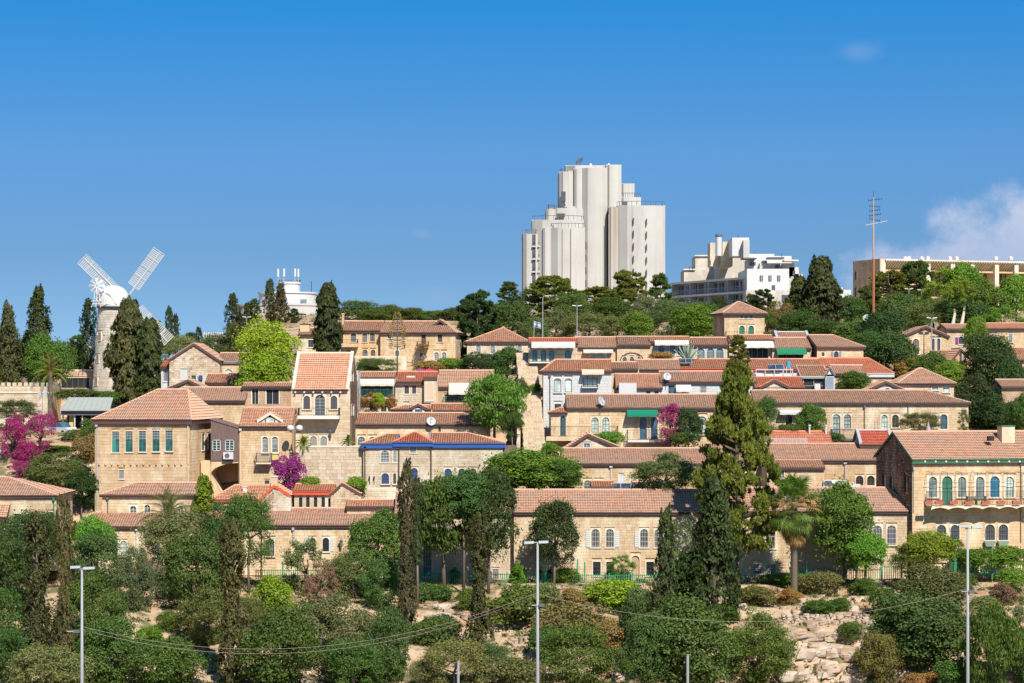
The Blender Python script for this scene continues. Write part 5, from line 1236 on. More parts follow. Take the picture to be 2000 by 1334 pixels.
# far white block with castellated roof
t, X, Z = generic('distant_building', 'far white flat roofed block on the skyline beside a short cypress', 'building', 417, 690, 700)
MB().box(X(396), X(438), 0, 14, -3, Z(653)).build('wall', MATS['concrete'], t)
for i in range(9): MB().box(X(398 + i * 4.4), X(400.4 + i * 4.4), -.1, 1, Z(653), Z(649)).build('parapet', MATS['white'], t)
for i in range(8): MB().box(X(400 + i * 4.6), X(402 + i * 4.6), -.2, .2, Z(656.5), Z(654)).build('window', MATS['slate'], t)
t, X, Z = generic('distant_building', 'small far white house between the dense cypress and the brown hotel', 'building', 1646, 640, 600)
MB().box(X(1634), X(1662), 0, 9, -3, Z(566)).build('wall', MATS['white'], t); MB().box(X(1637), X(1641), -.1, .3, Z(590), Z(576)).build('window', MATS['slate'], t); MB().box(X(1650), X(1656), -.1, .3, Z(590), Z(578)).build('window', MATS['slate'], t)
MB().tube([(X(1646), 2, Z(566)), (X(1646), 2, Z(561))], .35, 8).build('water_tank', MATS['white'], t)

# apartment block with slanting balconies
def apartments():
    D = 485; t = thing('apartment_building', 'white apartment block with long balconies, stepped stone roof terraces and a flue', 'building', pt(1311, 640, D), 0)
    O = pt(1311, 640, D)
    yaw = R(-66); du = Vector((math.cos(yaw), math.sin(yaw), 0)); dv = Vector((-math.sin(yaw), math.cos(yaw), 0))
    def u(x): k = K(x); return (k * O.y - O.x) / (du.x - k * du.y)
    L = u(1458)
    def T(a, b, p): q = du * a - dv * p; return (q.x, q.y, b)
    z = lambda y: (HZ - y) / F * O.y - O.z
    slabs = [z(y) for y in (553, 579, 604, 628)]
    MB(T).box(0, L, -3, slabs[0], -12, -1.6).build('wall', MATS['concrete'], t)
    for k, s in enumerate(slabs):
        MB(T).box(-.3, L, s - .35, s + .05, -1.6, .25).build('balcony_slab', MATS['white'], t)
        if k < 3:
            s2 = slabs[k + 1]
            for i in range(5): a = L * i / 4.0 - (.3 if i == 4 else 0); MB(T).box(a, a + .3, s2, s - .35, -1.6, -.05).build('partition', MATS['concrete'], t)
            rl = MB(T); n = 60
            rl.box(0, L, s2 + 1.0, s2 + 1.08, .1, .18); rl.box(0, L, s2 + .55, s2 + .6, .1, .18)
            for i in range(n): a = L * i / n; rl.box(a, a + .06, s2, s2 + 1.05, .12, .16)
            rl.build('railing', MATS['steel'], t)
            for i in range(11):
                a = L * (i + .25) / 11; w = MB(T).box(a, a + L / 17, s2 + .3, s - .6, -1.62, -1.5).build('window', MATS['glass_blue' if i % 3 else 'slate'], t)
                MB(T).box(a + L / 34 - .05, a + L / 34 + .05, s2 + .3, s - .6, -1.5, -1.42).build('frame', MATS['white'], w)
    # white stucco block and stone parts, nearer end
    Y = 452
    def Bx(name, x0, x1, y0, y1, d0, d1, mat, parent=None):
        a = K(x0) * d0 - O.x; b = K(x1) * d0 - O.x; return MB().box(a, b, d0 - O.y, d1 - O.y, (HZ - y1) / F * d0 - O.z, (HZ - y0) / F * d0 - O.z).build(name, MATS[mat], parent or t)
    w = Bx('stucco_wing', 1459, 1541, 525, 640, 452, 470, 'white')
    for x in (1484, 1501, 1518):
        q = Bx('window', x, x + 6, 538, 549, 451.9, 452.2, 'slate'); Bx('frame', x + 2.6, x + 3.4, 538, 549, 451.8, 451.9, 'white', q)
    Bx('stone_base', 1457, 1560, 567, 640, 447, 452, 'greystone'); Bx('window', 1527, 1540, 576, 590, 446.9, 447.2, 'slate'); Bx('window', 1464, 1474, 584, 592, 446.9, 447.2, 'slate')
    Bx('door', 1508, 1514, 557, 567, 451.8, 452.2, 'slate')
    Bx('stone_terrace', 1336, 1412, 527, 600, 496, 506, 'greystone'); Bx('stone_terrace', 1358, 1412, 500, 560, 498, 508, 'greystone'); Bx('stone_terrace', 1405, 1461, 494, 560, 484, 500, 'greystone')
    Bx('parapet', 1357, 1413, 498, 500.4, 497.6, 498.6, 'trim'); Bx('parapet', 1335, 1358, 525, 527.4, 495.6, 496.6, 'trim')
    Bx('stair_tower', 1387, 1397, 474, 520, 478, 484, 'pale'); Bx('stair_tower', 1411, 1431, 472, 520, 474, 484, 'pale')
    f = MB().tube([(K(1404) * 473 - O.x, -12, (HZ - 500) / F * 473 - O.z), (K(1404) * 473 - O.x, -12, (HZ - 463) / F * 473 - O.z)], .62, 14).build('flue', MATS['white'], t)
    MB().tube([(K(1404) * 473 - O.x, -12, (HZ - 462) / F * 473 - O.z), (K(1404) * 473 - O.x, -12, (HZ - 458) / F * 473 - O.z)], .75, 14).build('flue_cap', MATS['darkgrey'], f)
    Bx('penthouse', 1430, 1463, 464, 500, 466, 474, 'white'); Bx('penthouse', 1452, 1464, 469, 505, 464, 470, 'concrete')
    for (x0, x1, y0, y1, d) in ((1464, 1512, 496, 530, 470), (1512, 1546, 500, 530, 471), (1462, 1530, 506, 530, 464), (1484, 1552, 514, 540, 462)): Bx('terrace_wall', x0, x1, y0, y1, d, d + 8, 'white' if d != 462 else 'greystone')
    Bx('awning', 1500, 1532, 502, 505, 458, 462, 'darkgrey'); Bx('awning', 1452, 1478, 503, 505.5, 460, 464, 'darkgrey'); Bx('awning', 1532, 1560, 507, 510, 459, 463, 'awning_white')
    for (x0, x1, y0, y1) in ((1466, 1476, 512, 518), (1490, 1498, 509, 514), (1515, 1526, 518, 524)): Bx('window', x0, x1, y0, y1, 461.5, 464, 'slate')
    for (x0, x1, y0) in ((1541, 1560, 522), (1550, 1568, 535), (1556, 1576, 548)): Bx('ruined_corner', x0, x1, y0, 640, 462, 474, 'greystone')
    Bx('window', 1548, 1553, 528, 538, 461.9, 462.1, 'slate'); Bx('window', 1560, 1565, 545, 553, 461.9, 462.1, 'slate')
    for x, y in ((1347, 520), (1353, 520), (1443, 458), (1427, 466), (1475, 492), (1490, 493), (1528, 494)):
        q = MB().tube([(K(x) * 470 - O.x, -14, (HZ - y - 10) / F * 470 - O.z), (K(x) * 470 - O.x, -14, (HZ - y) / F * 470 - O.z)], .06, 5).build('aerial', MATS['iron'], t)
apartments()
h = None
def brown_hotel():
    D = 440; h = House('brown_hotel', 'long brown stone hotel with slanted white roof fins, on the skyline', 1720, 2140, 660, D, 10.8, yaw=20, tone='plainbrown', cat='building', stone=(.6, 1.2)); t = h.root
    z = lambda y: h.uw('f', 1720, y)[1]; L = h.L
    MB().box(0, .8, 0, h.dep, -3, z(505)).build('end_wall', MATS['warm'], t); h.body = [(0, 0), (z(560), 0)]
    h.side_top = {'l': lambda v: z(505), 'r': lambda v: 0}; h.top = lambda a: z(560)
    MB().box(.8, L, 3.2, h.dep, -3, z(508)).build('back_wall', MATS['plainbrown'], t)
    MB().box(0, L, 2.2, h.dep, z(508), z(505)).build('roof', MATS['trim'], t)
    for (x0, x1, y0, y1) in ((1670, 1674, 531, 547), (1670, 1674, 562, 578)): h.win(x0, x1, y0, y1, side='l', arch=0, m=.02, sill=False)
    mb = MB(h.T('l')); stones(mb, h.dep, -2, h.side_top['l'], h.holes['l'], .6, 1.3, .14, 9); mb.build('wall_stones', MATS['warm'], t, kind='stuff')
    for i in range(int(L / .55)):
        a = 1 + i * .55; MB().prism([(a, 2.4, z(505) - .05), (a, -.4, z(508)), (a, -.4, z(510)), (a, 1.9, z(525)), (a, 2.4, z(525))], (.30, 0, 0)).build('fin', MATS['trim'], t)
    MB().box(.8, L, -.5, -.3, z(508.5), z(505.5)).build('beam', MATS['trim'], t)
    k = 0; a = .1
    while a < L:
        MB().box(a, a + .9, -.1, 3.2, -3, z(508)).build('pillar', MATS['trim'], t); a += 4.4 if k % 2 else 5.4; k += 1
    for j, y in enumerate((526, 552, 578, 604)): MB().box(.8, L, .6, 3.2, z(y + 3), z(y)).build('floor_slab', MATS['warm'], t)
    for i in range(28):
        for y in (531, 557): MB().box(1.4 + i * 1.55, 2.3 + i * 1.55, 3.0, 3.3, z(y + 17), z(y)).build('window', MATS['slate'], t)
    for x in (1768, 1775, 1800, 1812, 1855, 1868, 1945, 1974): a, b = h.uw('f', x, 505, 5); MB().lathe([(.45, b - .3), (.45, b + .25), (.1, b + .45)], 8, (a, 5)).build('roof_vent', MATS['white'], t)
    MB().box(0, L, 0, 4, -3, z(612)).build('base', MATS['warm'], t)
brown_hotel()

# ================================================================== STAIRS, FENCES, LAMPS, MASTS
stw = empty('stairway', pt(1046, 888, 267)); tag(stw, 'long pale stone stairway climbing between the houses', kind='structure')
r_ = random.Random(8); N_ = 74
st0 = None
for i in range(N_):
    cuts = [-1.3 + r_.uniform(-.06, .06), -.65 + r_.uniform(-.2, .2), r_.uniform(-.2, .2), .65 + r_.uniform(-.2, .2), 1.3 + r_.uniform(-.06, .06)]
    for q0, q1 in zip(cuts, cuts[1:]):
        if st0 is None: s_ = st0 = MB().box(0, 1, 0, .6, -2.2, .15).build('step_stone', MATS['block'], stw)
        else: s_ = st0.copy(); col.objects.link(s_); s_.parent = stw
        s_.location = (q0 - i * .012, i * .45 + r_.uniform(-.03, .03), i * .165 + r_.uniform(-.012, .012)); s_.scale = (q1 - q0 - .02, 1, 1)
def sidewall(x, label, D0, D1, off, y0, y1):
    p0, p1 = pt(x, y0, D0), pt(x + off, y1, D1); t = thing('stair_wall', label, 'wall', p0)
    q = p1 - p0; n = 12
    for i in range(n):
        a, b = q * (i / n), q * ((i + 1) / n); MB().box(a.x - .2, a.x + .2, a.y, b.y - .02, a.z - 3, a.z + .7 + r_.uniform(0, .1)).build('stone', MATS['block'], t)
sidewall(1012, 'stepped stone wall along the stairs on the side of the drooping tree', 266, 292, 4, 890, 725)

def fence(x0, x1, yt0, yb0, yt1, yb1, D, label, grp='green picket fences along the cliff edge', tall=()):
    p0, p1 = pt(x0, yb0, D), pt(x1, yb1, D); t = thing('picket_fence', label, 'fence', p0, 0, grp)
    n = max(2, int(round((p1.x - p0.x) / .235))); h0 = (yb0 - yt0) * D / F; h1 = (yb1 - yt1) * D / F; base = None
    for i in range(n + 1):
        f = i / n; z = (p1.z - p0.z) * f; hh = h0 + (h1 - h0) * f
        if base is None: o = base = MB().box(-.038, .038, -.02, .02, 0, 1).build('picket', MATS['fence_green'], t)
        else: o = base.copy(); col.objects.link(o); o.parent = t
        o.location = ((p1.x - p0.x) * f, 0, z); o.scale = (1, 1, hh)
    for q in (.06, .9):
        a = Vector((0, .03, h0 * q)); b = Vector((p1.x - p0.x, .03, p1.z - p0.z + h1 * q)); MB().tube([a, b], .035, 4).build('rail', MATS['fence_green'], t)
    for xx, yy in tall:
        f = (xx - x0) / (x1 - x0); MB().box(-.07, .07, -.05, .07, -.6, (yb0 + (yb1 - yb0) * f - yy) * D / F).build('post', MATS['fence_green'], t).location = ((p1.x - p0.x) * f, .04, (p1.z - p0.z) * f)
fence(820, 1062, 1118, 1143, 1120, 1146, 247, 'green picket fence below the pale house and dark trees', tall=((821, 1108), (866, 1094), (925, 1116), (990, 1117), (1060, 1115)))
fence(1064, 1232, 1120, 1146, 1122, 1147, 246.6, 'green picket fence in front of the white shuttered house', tall=((1065, 1116), (1128, 1092), (1142, 1098), (1190, 1119), (1231, 1118)))
fence(1234, 1285, 1121, 1147, 1122, 1148, 246.3, 'short green picket fence by the arched doorway', tall=((1235, 1118), (1284, 1118)))
fence(1432, 1576, 1122, 1146, 1122, 1147, 247, 'green picket fence below the fan palm', tall=((1433, 1118), (1500, 1120), (1575, 1098)))
fence(1578, 1646, 1116, 1142, 1112, 1140, 246.8, 'green picket fence beside the tufted brown bush', tall=((1648, 1094),))
fence(1650, 1722, 1112, 1142, 1110, 1138, 246.4, 'green picket fence under the white cooling unit', tall=((1651, 1092), (1721, 1080)))
fence(1724, 1762, 1104, 1134, 1104, 1134, 246.6, 'short green picket fence beside the bright shrub', tall=((1761, 1100),))
fence(1842, 2010, 1098, 1122, 1094, 1119, 247, 'green picket fence in front of the clipped hedge under the mansion', tall=((1866, 1078), (1938, 1072), (2000, 1080)))
fence(500, 706, 1112, 1138, 1112, 1140, 247, 'green picket fence among trees below the orange patched roof', tall=((552, 1098), (600, 1108), (650, 1110)))
def unit_on_wall(x, y, D, label, w=1.6, hh=.9):
    t = thing('cooling_unit', label, 'cooling unit', pt(x, y, D)); MB().box(-w / 2, w / 2, 0, .5, -hh / 2, hh / 2).build('housing', MATS['white'], t)
    for sx in (-.35, .38): MB(lambda a, b, c: (a + sx * w / 2, c - .01, b)).lathe([(.3, 0), (.3, -.03), (.24, -.03), (.24, 0)], 14).build('fan_guard', MATS['darkgrey'], t)
    for q in (-w / 2 + .1, w / 2 - .18): MB().box(q, q + .08, .1, .4, -2.4, -hh / 2).build('leg', MATS['grey'], t)
unit_on_wall(1663, 1105, 247.5, 'white twin fan cooling unit behind the green fence', 1.4, .85)
for x, lab in ((1617, 'small white rooftop cooling unit beside a brown shelf'),): unit_on_wall(x, 944, 257.6, lab, 1.0, .7)
t = thing('covered_tank', 'white wrapped water tank lying on the lean-to roof', 'water tank', pt(1634, 943, 258.5)); MB().tube([(-1, 0, 0), (1, 0, 0)], .33, 12).build('tank', MATS['white'], t); MB().box(-.9, -.75, -.3, .3, -.8, -.2).box(.75, .9, -.3, .3, -.8, -.2).build('stand', MATS['grey'], t)
t = thing('covered_tank', 'white covered box on the lean-to roof nearest the barred half-round windows', 'water tank', pt(1668, 950, 257.3)); MB().prism([(-.7, -.3, -.4), (.7, -.3, -.4), (.65, -.25, .25), (-.6, -.25, .3)], (0, .6, 0)).build('tank', MATS['white'], t); MB().box(-.6, .6, -.2, .2, -.8, -.4).build('stand', MATS['grey'], t)
def solar(x0, x1, y0, y1, D, label, tank=None):
    t = thing('solar_panel', label, 'solar panel', pt(x0, y1, D), 0, 'rooftop solar water heaters'); m = D / F; w = (x1 - x0) * m; hh = (y1 - y0) * m
    for i in range(2):
        p = MB().prism([(w * i / 2 + .03, 0, 0), (w * (i + 1) / 2 - .03, 0, 0), (w * (i + 1) / 2 - .03, hh * 1.3, hh), (w * i / 2 + .03, hh * 1.3, hh)], (0, .04, -.08)).build('panel', MATS['solar'], t)
        MB().tube([(w * i / 2 + .02, -.01, 0), (w * (i + 1) / 2 - .02, -.01, 0)], .035, 4).tube([(w * i / 2 + .02, 1.3 * hh, hh + .02), (w * (i + 1) / 2 - .02, 1.3 * hh, hh + .02)], .035, 4).tube([(w * (i + 1) / 2 - .02, -.01, 0), (w * (i + 1) / 2 - .02, 1.3 * hh, hh + .02)], .03, 4).build('frame', MATS['steel'], p)
    MB().box(.1, .16, hh * 1.25, hh * 1.3, -.8, hh).box(w - .16, w - .1, hh * 1.25, hh * 1.3, -.8, hh).build('stand', MATS['grey'], t)
    if tank: MB().tube([(w * .1, hh * 1.5, hh + .25), (w * .9, hh * 1.5, hh + .25)], .3, 12).build('tank', MATS[tank], t)
solar(1194, 1232, 945, 958, 258.3, 'pair of dark solar panels on the roof below the louvred door')
solar(1500, 1532, 712, 722, 293, 'tilted pale solar panels on the long pink roof', None)
solar(1328, 1352, 701, 709, 295, 'small dark solar panels among the agaves', None)
t = thing('water_heater', 'blue and white upright water heater on the long roof', 'water heater', pt(1540, 724, 293)); MB().tube([(0, 0, .4), (0, 0, 1.2)], .28, 12).build('tank', MATS['skyblue'], t); MB().box(-.3, -.24, -.2, .2, -.4, .5).box(.24, .3, -.2, .2, -.4, .5).build('stand', MATS['white'], t)
t = thing('roof_frame', 'flat roof deck with white pipe frame below the water heater', 'roof frame', pt(1476, 735, 290)); 
for z in (0, .8): MB().box(0, 4.7, -.05, .05, z, z + .1).build('rail', MATS['white'], t)
for i in range(5): MB().box(i * 1.15, i * 1.15 + .08, -.05, .05, -.6, .8).build('post', MATS['white'], t)
MB().box(0, 4.7, .1, 3.5, -1.0, .3).build('deck', MATS['plaster'], t)
# street lamps on the valley road
def street_lamp(x, yt, D, label, heads, tilt=0):
    P = pt(x, yt, D); zb = zt(P.x, D); t = thing('street_lamp', label, 'street lamp', (P.x, D, zb), 0, 'tall double headed street lamps'); H = P.z - zb
    MB().tube([(0, 0, -.3), (0, 0, H * .5), (tilt, 0, H - .15)], [.15, .12, .075], 12).build('pole', MATS['pole'], t, smooth=True)
    MB().tube([(0, 0, -.1), (0, 0, .5)], .26, 12).build('base', MATS['grey'], t)
    m = D / F
    MB().tube([((heads[0][0] - x) * m * .3, 0, H - .1), ((heads[1][1] - x) * m * .3, 0, H - .08)], .04, 8).build('arm', MATS['pole'], t)
    for (a, b, dy) in heads:
        c = ((a + b) / 2 - x) * m; w = (b - a) * m
        hd = MB().prism([(c - w / 2, -.16, H - .08 - dy * m), (c + w / 2, -.16, H - .04 - dy * m), (c + w / 2, -.13, H + .1 - dy * m), (c - w / 2, -.13, H + .08 - dy * m)], (0, .36, 0)).build('lamp_head', MATS['steel'], t)
        MB().box(c - w * .4, c + w * .4, -.1, .14, H - .1 - dy * m, H - .075 - dy * m).build('lens', MATS['glass_pale'], hd)
    return P, H
L1 = street_lamp(160, 1109, 160, 'tall double headed street lamp among the dense trees in front of the hall', ((138, 157, -1), (163, 185, 1)))
L2 = street_lamp(1050, 1057, 160, 'tall double headed street lamp in front of the white shuttered house', ((1024, 1043, 3), (1052, 1071, 2)))
L3 = street_lamp(1890, 1030, 160, 'tall double headed street lamp in front of the mansion', ((1873, 1892, -2), (1898, 1919, 0)))
def banner_box(x, y, D, label):
    t = thing('junction_box', label, 'floodlight', pt(x, y, D), 0, 'small fittings clamped to lamp poles'); MB().box(-.2, .2, -.12, .12, -.1, .1).build('housing', MATS['darkgrey'], t); MB().box(-.7, .2, -.03, .03, -.03, .03).build('bracket', MATS['grey'], t)
for (x, y, lab) in ((150, 1233, 'grey floodlight on the hall side of the first lamp pole'), (1058, 1182, 'grey floodlight on the middle lamp pole'), (1898, 1155, 'grey floodlight on the lamp pole before the mansion')): banner_box(x, y, 159.9, lab)
def cable(p, q, sag, label, grp='cables strung between lamp poles'):
    P = [p.lerp(q, i / 24) - Vector((0, 0, sag * 4 * (i / 24) * (1 - i / 24))) for i in range(25)]
    o = MB().tube(P, .011, 4).build('cable', MATS['ladder'], None); tag(o, label, 'cable', grp)
cable(pt(161, 1224, 160), pt(1049, 1158, 160), 2.6, 'thin cable sagging from the hall side lamp pole to the middle lamp pole')
cable(pt(161, 1230, 160.2), pt(1049, 1162, 160.2), 2.75, 'lower thin cable sagging between the first and middle lamp poles')
cable(pt(1051, 1160, 160), pt(1889, 1150, 160), 2.1, 'thin cable sagging from the middle lamp pole to the mansion side pole')
for x, y, lab in ((895, 1292, 'plain grey post top in front of the olive tree'), (1343, 1279, 'plain grey post top in front of the big round dark tree')):
    P = pt(x, y, 150); o = MB().tube([(P.x, 150, zt(P.x, 150) - .2), (P.x, 150, P.z)], .09, 10).tube([(P.x, 150, P.z), (P.x, 150, P.z + .03)], .12, 10).build('post', MATS['pole']); tag(o, lab, 'post', 'plain grey posts at the road')
def lamp_small(x, yt, yb, D, label, kind='T', grp='lamp posts on the hill'):
    P = pt(x, yt, D); Pb = pt(x, yb, D); t = thing('lamp_post', label, 'lamp post', (P.x, D, Pb.z), 0, grp); H = P.z - Pb.z
    MB().tube([(0, 0, -1.5), (0, 0, H)], [.09, .05], 8).build('pole', MATS['pole' if kind != 'globe' else 'darkgrey'], t)
    if kind == 'T':
        for sx in (-1, 1): MB().prism([(sx * .1, -.12, H), (sx * .7, -.12, H + .06), (sx * .7, -.1, H + .18), (sx * .1, -.1, H + .1)], (0, .24, 0)).build('lamp_head', MATS['white'], t)
    elif kind == 'hook': MB().tube([(0, 0, H), (.15, 0, H + .25), (.45, 0, H + .3)], .05, 6).build('arm', MATS['pole'], t); MB().box(.35, .85, -.1, .1, H + .22, H + .34).build('lamp_head', MATS['white'], t)
    elif kind == 'globe':
        for sx in (-1, 1): MB().lathe([(.1, H - .05), (.38, H + .12), (.42, H + .35), (.32, H + .6), (.02, H + .7)], 14, (sx * .5, 0)).build('lamp_globe', MATS['white'], t, smooth=True)
        MB().tube([(-.6, 0, H - .1), (.6, 0, H - .1)], .05, 6).build('arm', MATS['darkgrey'], t)
    elif kind == 'box':
        for sx in (-1, 1): MB().box(sx * .35 - .22, sx * .35 + .22, -.2, .2, H - .35, H + .15).build('lamp_head', MATS['steel'], t)
lamp_small(1060, 582, 662, 312, 'tall slim lamp post with one hooked head behind the narrow blue windowed house', 'hook')
lamp_small(1127, 598, 650, 335, 'twin headed lamp post among the olive trees below the tower hotel')
lamp_small(1800, 567, 625, 380, 'twin headed lamp post before the brown hotel with a broad head')
lamp_small(1775, 565, 615, 385, 'shorter lamp post before the brown hotel nearest the rusty mast')
lamp_small(1820, 622, 642, 316, 'small white lamp on the gabled villa roof'); 
lamp_small(482, 620, 650, 370, 'slim lamp post among the cypresses by the bright green tree')
lamp_small(576, 842, 885, 262, 'lamp post with two white globes on the terrace by the tower house', 'globe')
lamp_small(83, 768, 835, 288, 'lamp post with twin box lanterns before the battlements', 'box')
# aerial mast
def mast():
    D = 330; P = pt(1706, 625, D); t = thing('radio_mast', 'slender rusty radio mast with small aerials on the skyline', 'mast', P); m = D / F
    MB().tube([(0, 0, -2), (0, 0, 120 * m)], .2, 8).build('lower_pole', MATS['rust'], t); MB().tube([(0, 0, 120 * m), (0, 0, 240 * m)], [.13, .07], 8).build('upper_pole', MATS['plainbrown'], t)
    MB().tube([(0, 0, 240 * m), (0, 0, 252 * m)], .04, 5).build('tip', MATS['iron'], t)
    for z, l, tl, c in ((235, 1.2, .1, 'iron'), (222, .9, -.1, 'iron'), (214, .9, .1, 'iron'), (205, 1.0, .15, 'iron'), (196, .9, -.2, 'iron'), (189, 1.9, .16, 'white')):
        a = MB().tube([(-l * .6, 0, z * m - tl * l), (l, 0, z * m + tl * l)], .04, 5)
        for k in range(5): x = -l * .6 + l * 1.6 * k / 4; a.tube([(x, -.3, z * m + tl * x), (x, .3, z * m + tl * x)], .025, 4); a.tube([(x, 0, z * m + tl * x - .18), (x, 0, z * m + tl * x + .18)], .025, 4)
        a.build('aerial', MATS[c], t)
mast()
# flag
t = thing('flag', 'white and blue flag with star on a thin staff by the orange pyramid roof', 'flag', pt(1043, 662, 311)); m_ = 311 / F
MB().tube([(0, 0, -1), (0, 0, 36 * m_)], .03, 6).build('staff', MATS['white'], t)
fv = []; nn = 12
def fp(a, b): w = 13 * m_ * a; return (w, .12 * math.sin(a * 7), 35 * m_ - b * 11 * m_ - .25 * a)
def strip(b0, b1, mat, nm, off=0):
    m = MB()
    for i in range(nn):
        p = [fp(i / nn, b0), fp((i + 1) / nn, b0), fp((i + 1) / nn, b1), fp(i / nn, b1)]; m.add([(x, y - off, z) for x, y, z in p], [(0, 1, 2, 3)])
    return m.build(nm, MATS[mat], t)
strip(0, 1, 'white', 'cloth'); strip(.12, .25, 'flagblue', 'stripe', .012); strip(.75, .88, 'flagblue', 'stripe', .012)
for s_ in (1, -1):
    m = MB(); c = fp(.5, .5)
    tri = [(c[0] + .22 * math.sin(2 * math.pi * k / 3) , c[1] - .014, c[2] + s_ * .22 * math.cos(2 * math.pi * k / 3)) for k in range(3)]; m.tube(tri + [tri[0]], .03, 4, cap=False); m.build('star', MATS['flagblue'], t)
dish(pt(1693, 630, 327), 'pale blue satellite dish by the foot of the radio mast', .55, .6, (-.3, -1, .5), 'glass_pale')
# parasols red and pink behind the red roof
for x, c, lab, w in ((838, 'cloth_red', 'red parasol behind the red roof', 1.3), (822, 'purple', 'purple parasol beside the red parasol', .8)):
    t = thing('parasol', lab, 'parasol', pt(x, 738, 292)); MB().tube([(0, 0, -1), (0, 0, 1.2)], .03, 6).build('pole', MATS['white'], t); MB().lathe([(w, .75), (w * .6, .98), (.05, 1.15)], 10).build('canopy', MATS[c], t)

# ================================================================== VEGETATION
def leafmesh(name, P, N, l, w, up=None, mat='leaf_plain', spread=.8, fold=0):
    """one rhombic leaf spray per point; P points, N preferred normals, l/w length and width"""
    P = np.asarray(P, float); n = len(P); N = np.asarray(N, float) + nr.normal(0, spread, (n, 3)); N /= np.linalg.norm(N, axis=1)[:, None] + 1e-9
    if up is None: t = nr.normal(0, 1, (n, 3))
    else: t = np.asarray(up, float) + nr.normal(0, .35, (n, 3))
    t -= N * (t * N).sum(1)[:, None]; t /= np.linalg.norm(t, axis=1)[:, None] + 1e-9
    b = np.cross(N, t); L = (l * nr.uniform(.6, 1.4, n))[:, None]; Wd = (w * nr.uniform(.6, 1.4, n))[:, None]
    V = np.stack([P - t * L / 2, P + b * Wd / 2 - t * L * .05, P + t * L / 2, P - b * Wd / 2 - t * L * .05], 1).reshape(-1, 3)
    Q = np.arange(n * 4).reshape(n, 4)
    return npmesh(name, V, Q, MATS[mat])
def sph(n):
    v = nr.normal(0, 1, (n, 3)); return v / (np.linalg.norm(v, axis=1)[:, None] + 1e-9)
def cull(P, N, C, Rr, keep=.25):
    """drop leaves deep inside other lobes"""
    d = ((P[:, None, :] - C[None]) / Rr[None, :, None] if Rr.ndim == 1 else (P[:, None, :] - C[None]) / Rr[None]); dd = (d ** 2).sum(2).min(1)
    k = (dd > .45) | (nr.random(len(P)) < keep); return P[k], N[k]
def limbs(C, r0=.035, zb=.0, trunk_top=.55, n=7, bend=.03, seed=0, r_=None):
    r = random.Random(seed); mb = MB(); 
    tr = [Vector((0, 0, zb - .02))]; 
    for i in range(1, 6): tr.append(Vector((r.uniform(-bend, bend), r.uniform(-bend, bend), zb + (trunk_top - zb) * i / 5)))
    mb.tube(tr, [r0 * (1.25 if i == 0 else 1 - .12 * i) for i in range(6)], 8)
    idx = list(range(len(C))); r.shuffle(idx)
    for k in idx[:n]:
        c = Vector(C[k]); s = tr[r.choice((2, 3, 4, 5))]
        m = s.lerp(c, .5) + Vector((r.uniform(-.04, .04), r.uniform(-.04, .04), -.03)); mb.tube([s, m, c], [r0 * .5, r0 * .32, r0 * .12], 5)
    return mb
PROTO = {}
def add_proto(kind, crown, trunk): PROTO.setdefault(kind, []).append((crown, trunk))
def tmesh(mb, name='trunk', mat='bark'):
    me = bpy.data.meshes.new(name); me.from_pydata(mb.v, [], mb.f); me.materials.append(MATS[mat]); me.polygons.foreach_set('use_smooth', [True] * len(me.polygons)); return me
def lobed(kind, nl, rl, npl, l, w, zc=.55, rz=.40, rxy=.36, mat='leaf_plain', droop=0, shell=.75, bark='bark', seed=0, flat=1.0, ll=None, keep=.2, narrow=0, cont=False):
    a = sph(nl); a[:, 2] = np.abs(a[:, 2]) * np.where(nr.random(nl) < .72, 1, -.8)
    rad = nr.uniform(.45, 1.0, nl) ** .6
    shape = np.ones(nl)
    C = a * rad[:, None] * np.array([rxy, rxy, rz]); 
    if narrow: C[:, :2] *= (1 - narrow * np.clip(C[:, 2] / rz, 0, 1))[:, None]
    C[:, 2] += zc; R_ = nr.uniform(rl[0], rl[1], nl)
    P = []; N = []
    for i in range(nl):
        n_ = int(npl * (R_[i] / rl[1]) ** 2); d = sph(n_); d[:, 2] = np.where(nr.random(n_) < .7, np.abs(d[:, 2]), d[:, 2])
        q = C[i] + d * R_[i] * nr.uniform(shell, 1.08, n_)[:, None] * np.array([1, 1, flat]); P.append(q); N.append(d + np.array([0, 0, .3]))
    P = np.concatenate(P); N = np.concatenate(N); P, N = cull(P, N, C, R_, keep)
    # ragged outline: sprays that reach out
    k = nr.random(len(P)) < (.22 if kind in ('bush', 'olive', 'loose') else .14); ctr = np.array([0, 0, zc]); dirv = P[k] - ctr; P[k] += dirv * (nr.uniform(0, 1, k.sum()) ** 2 * .22 + .01)[:, None]
    mn, mx = np.percentile(P, 1, axis=0), np.percentile(P, 99, axis=0); sc = 1.0 / (mx[0] - mn[0]); zz = 1.0 / (mx[2] - mn[2])
    P = P * np.array([sc, sc, zz]); P[:, 2] -= mn[2] * zz
    Cc = C * np.array([sc, sc, zz]); Cc[:, 2] -= mn[2] * zz
    up = None
    if droop: up = np.tile(np.array([0, 0, -1.0]), (len(P), 1)); N = N * np.array([1, 1, .2])
    me = leafmesh('crown', P, N, l, w, up, mat)
    add_proto(kind, me, tmesh(limbs(Cc, seed=seed, trunk_top=.6), mat=bark)); return me
for s in range(5): lobed('broad', 56, (.09, .17), 760, .034, .027, seed=s)
for s in range(3): lobed('round', 80, (.08, .14), 560, .028, .024, rz=.40, rxy=.38, seed=s + 20)
for s in range(4): lobed('olive', 120, (.05, .11), 330, .038, .017, seed=s + 5, shell=.3, keep=.6)
for s in range(2): lobed('loose', 64, (.04, .10), 260, .038, .022, seed=s + 9, shell=.2, keep=.9)
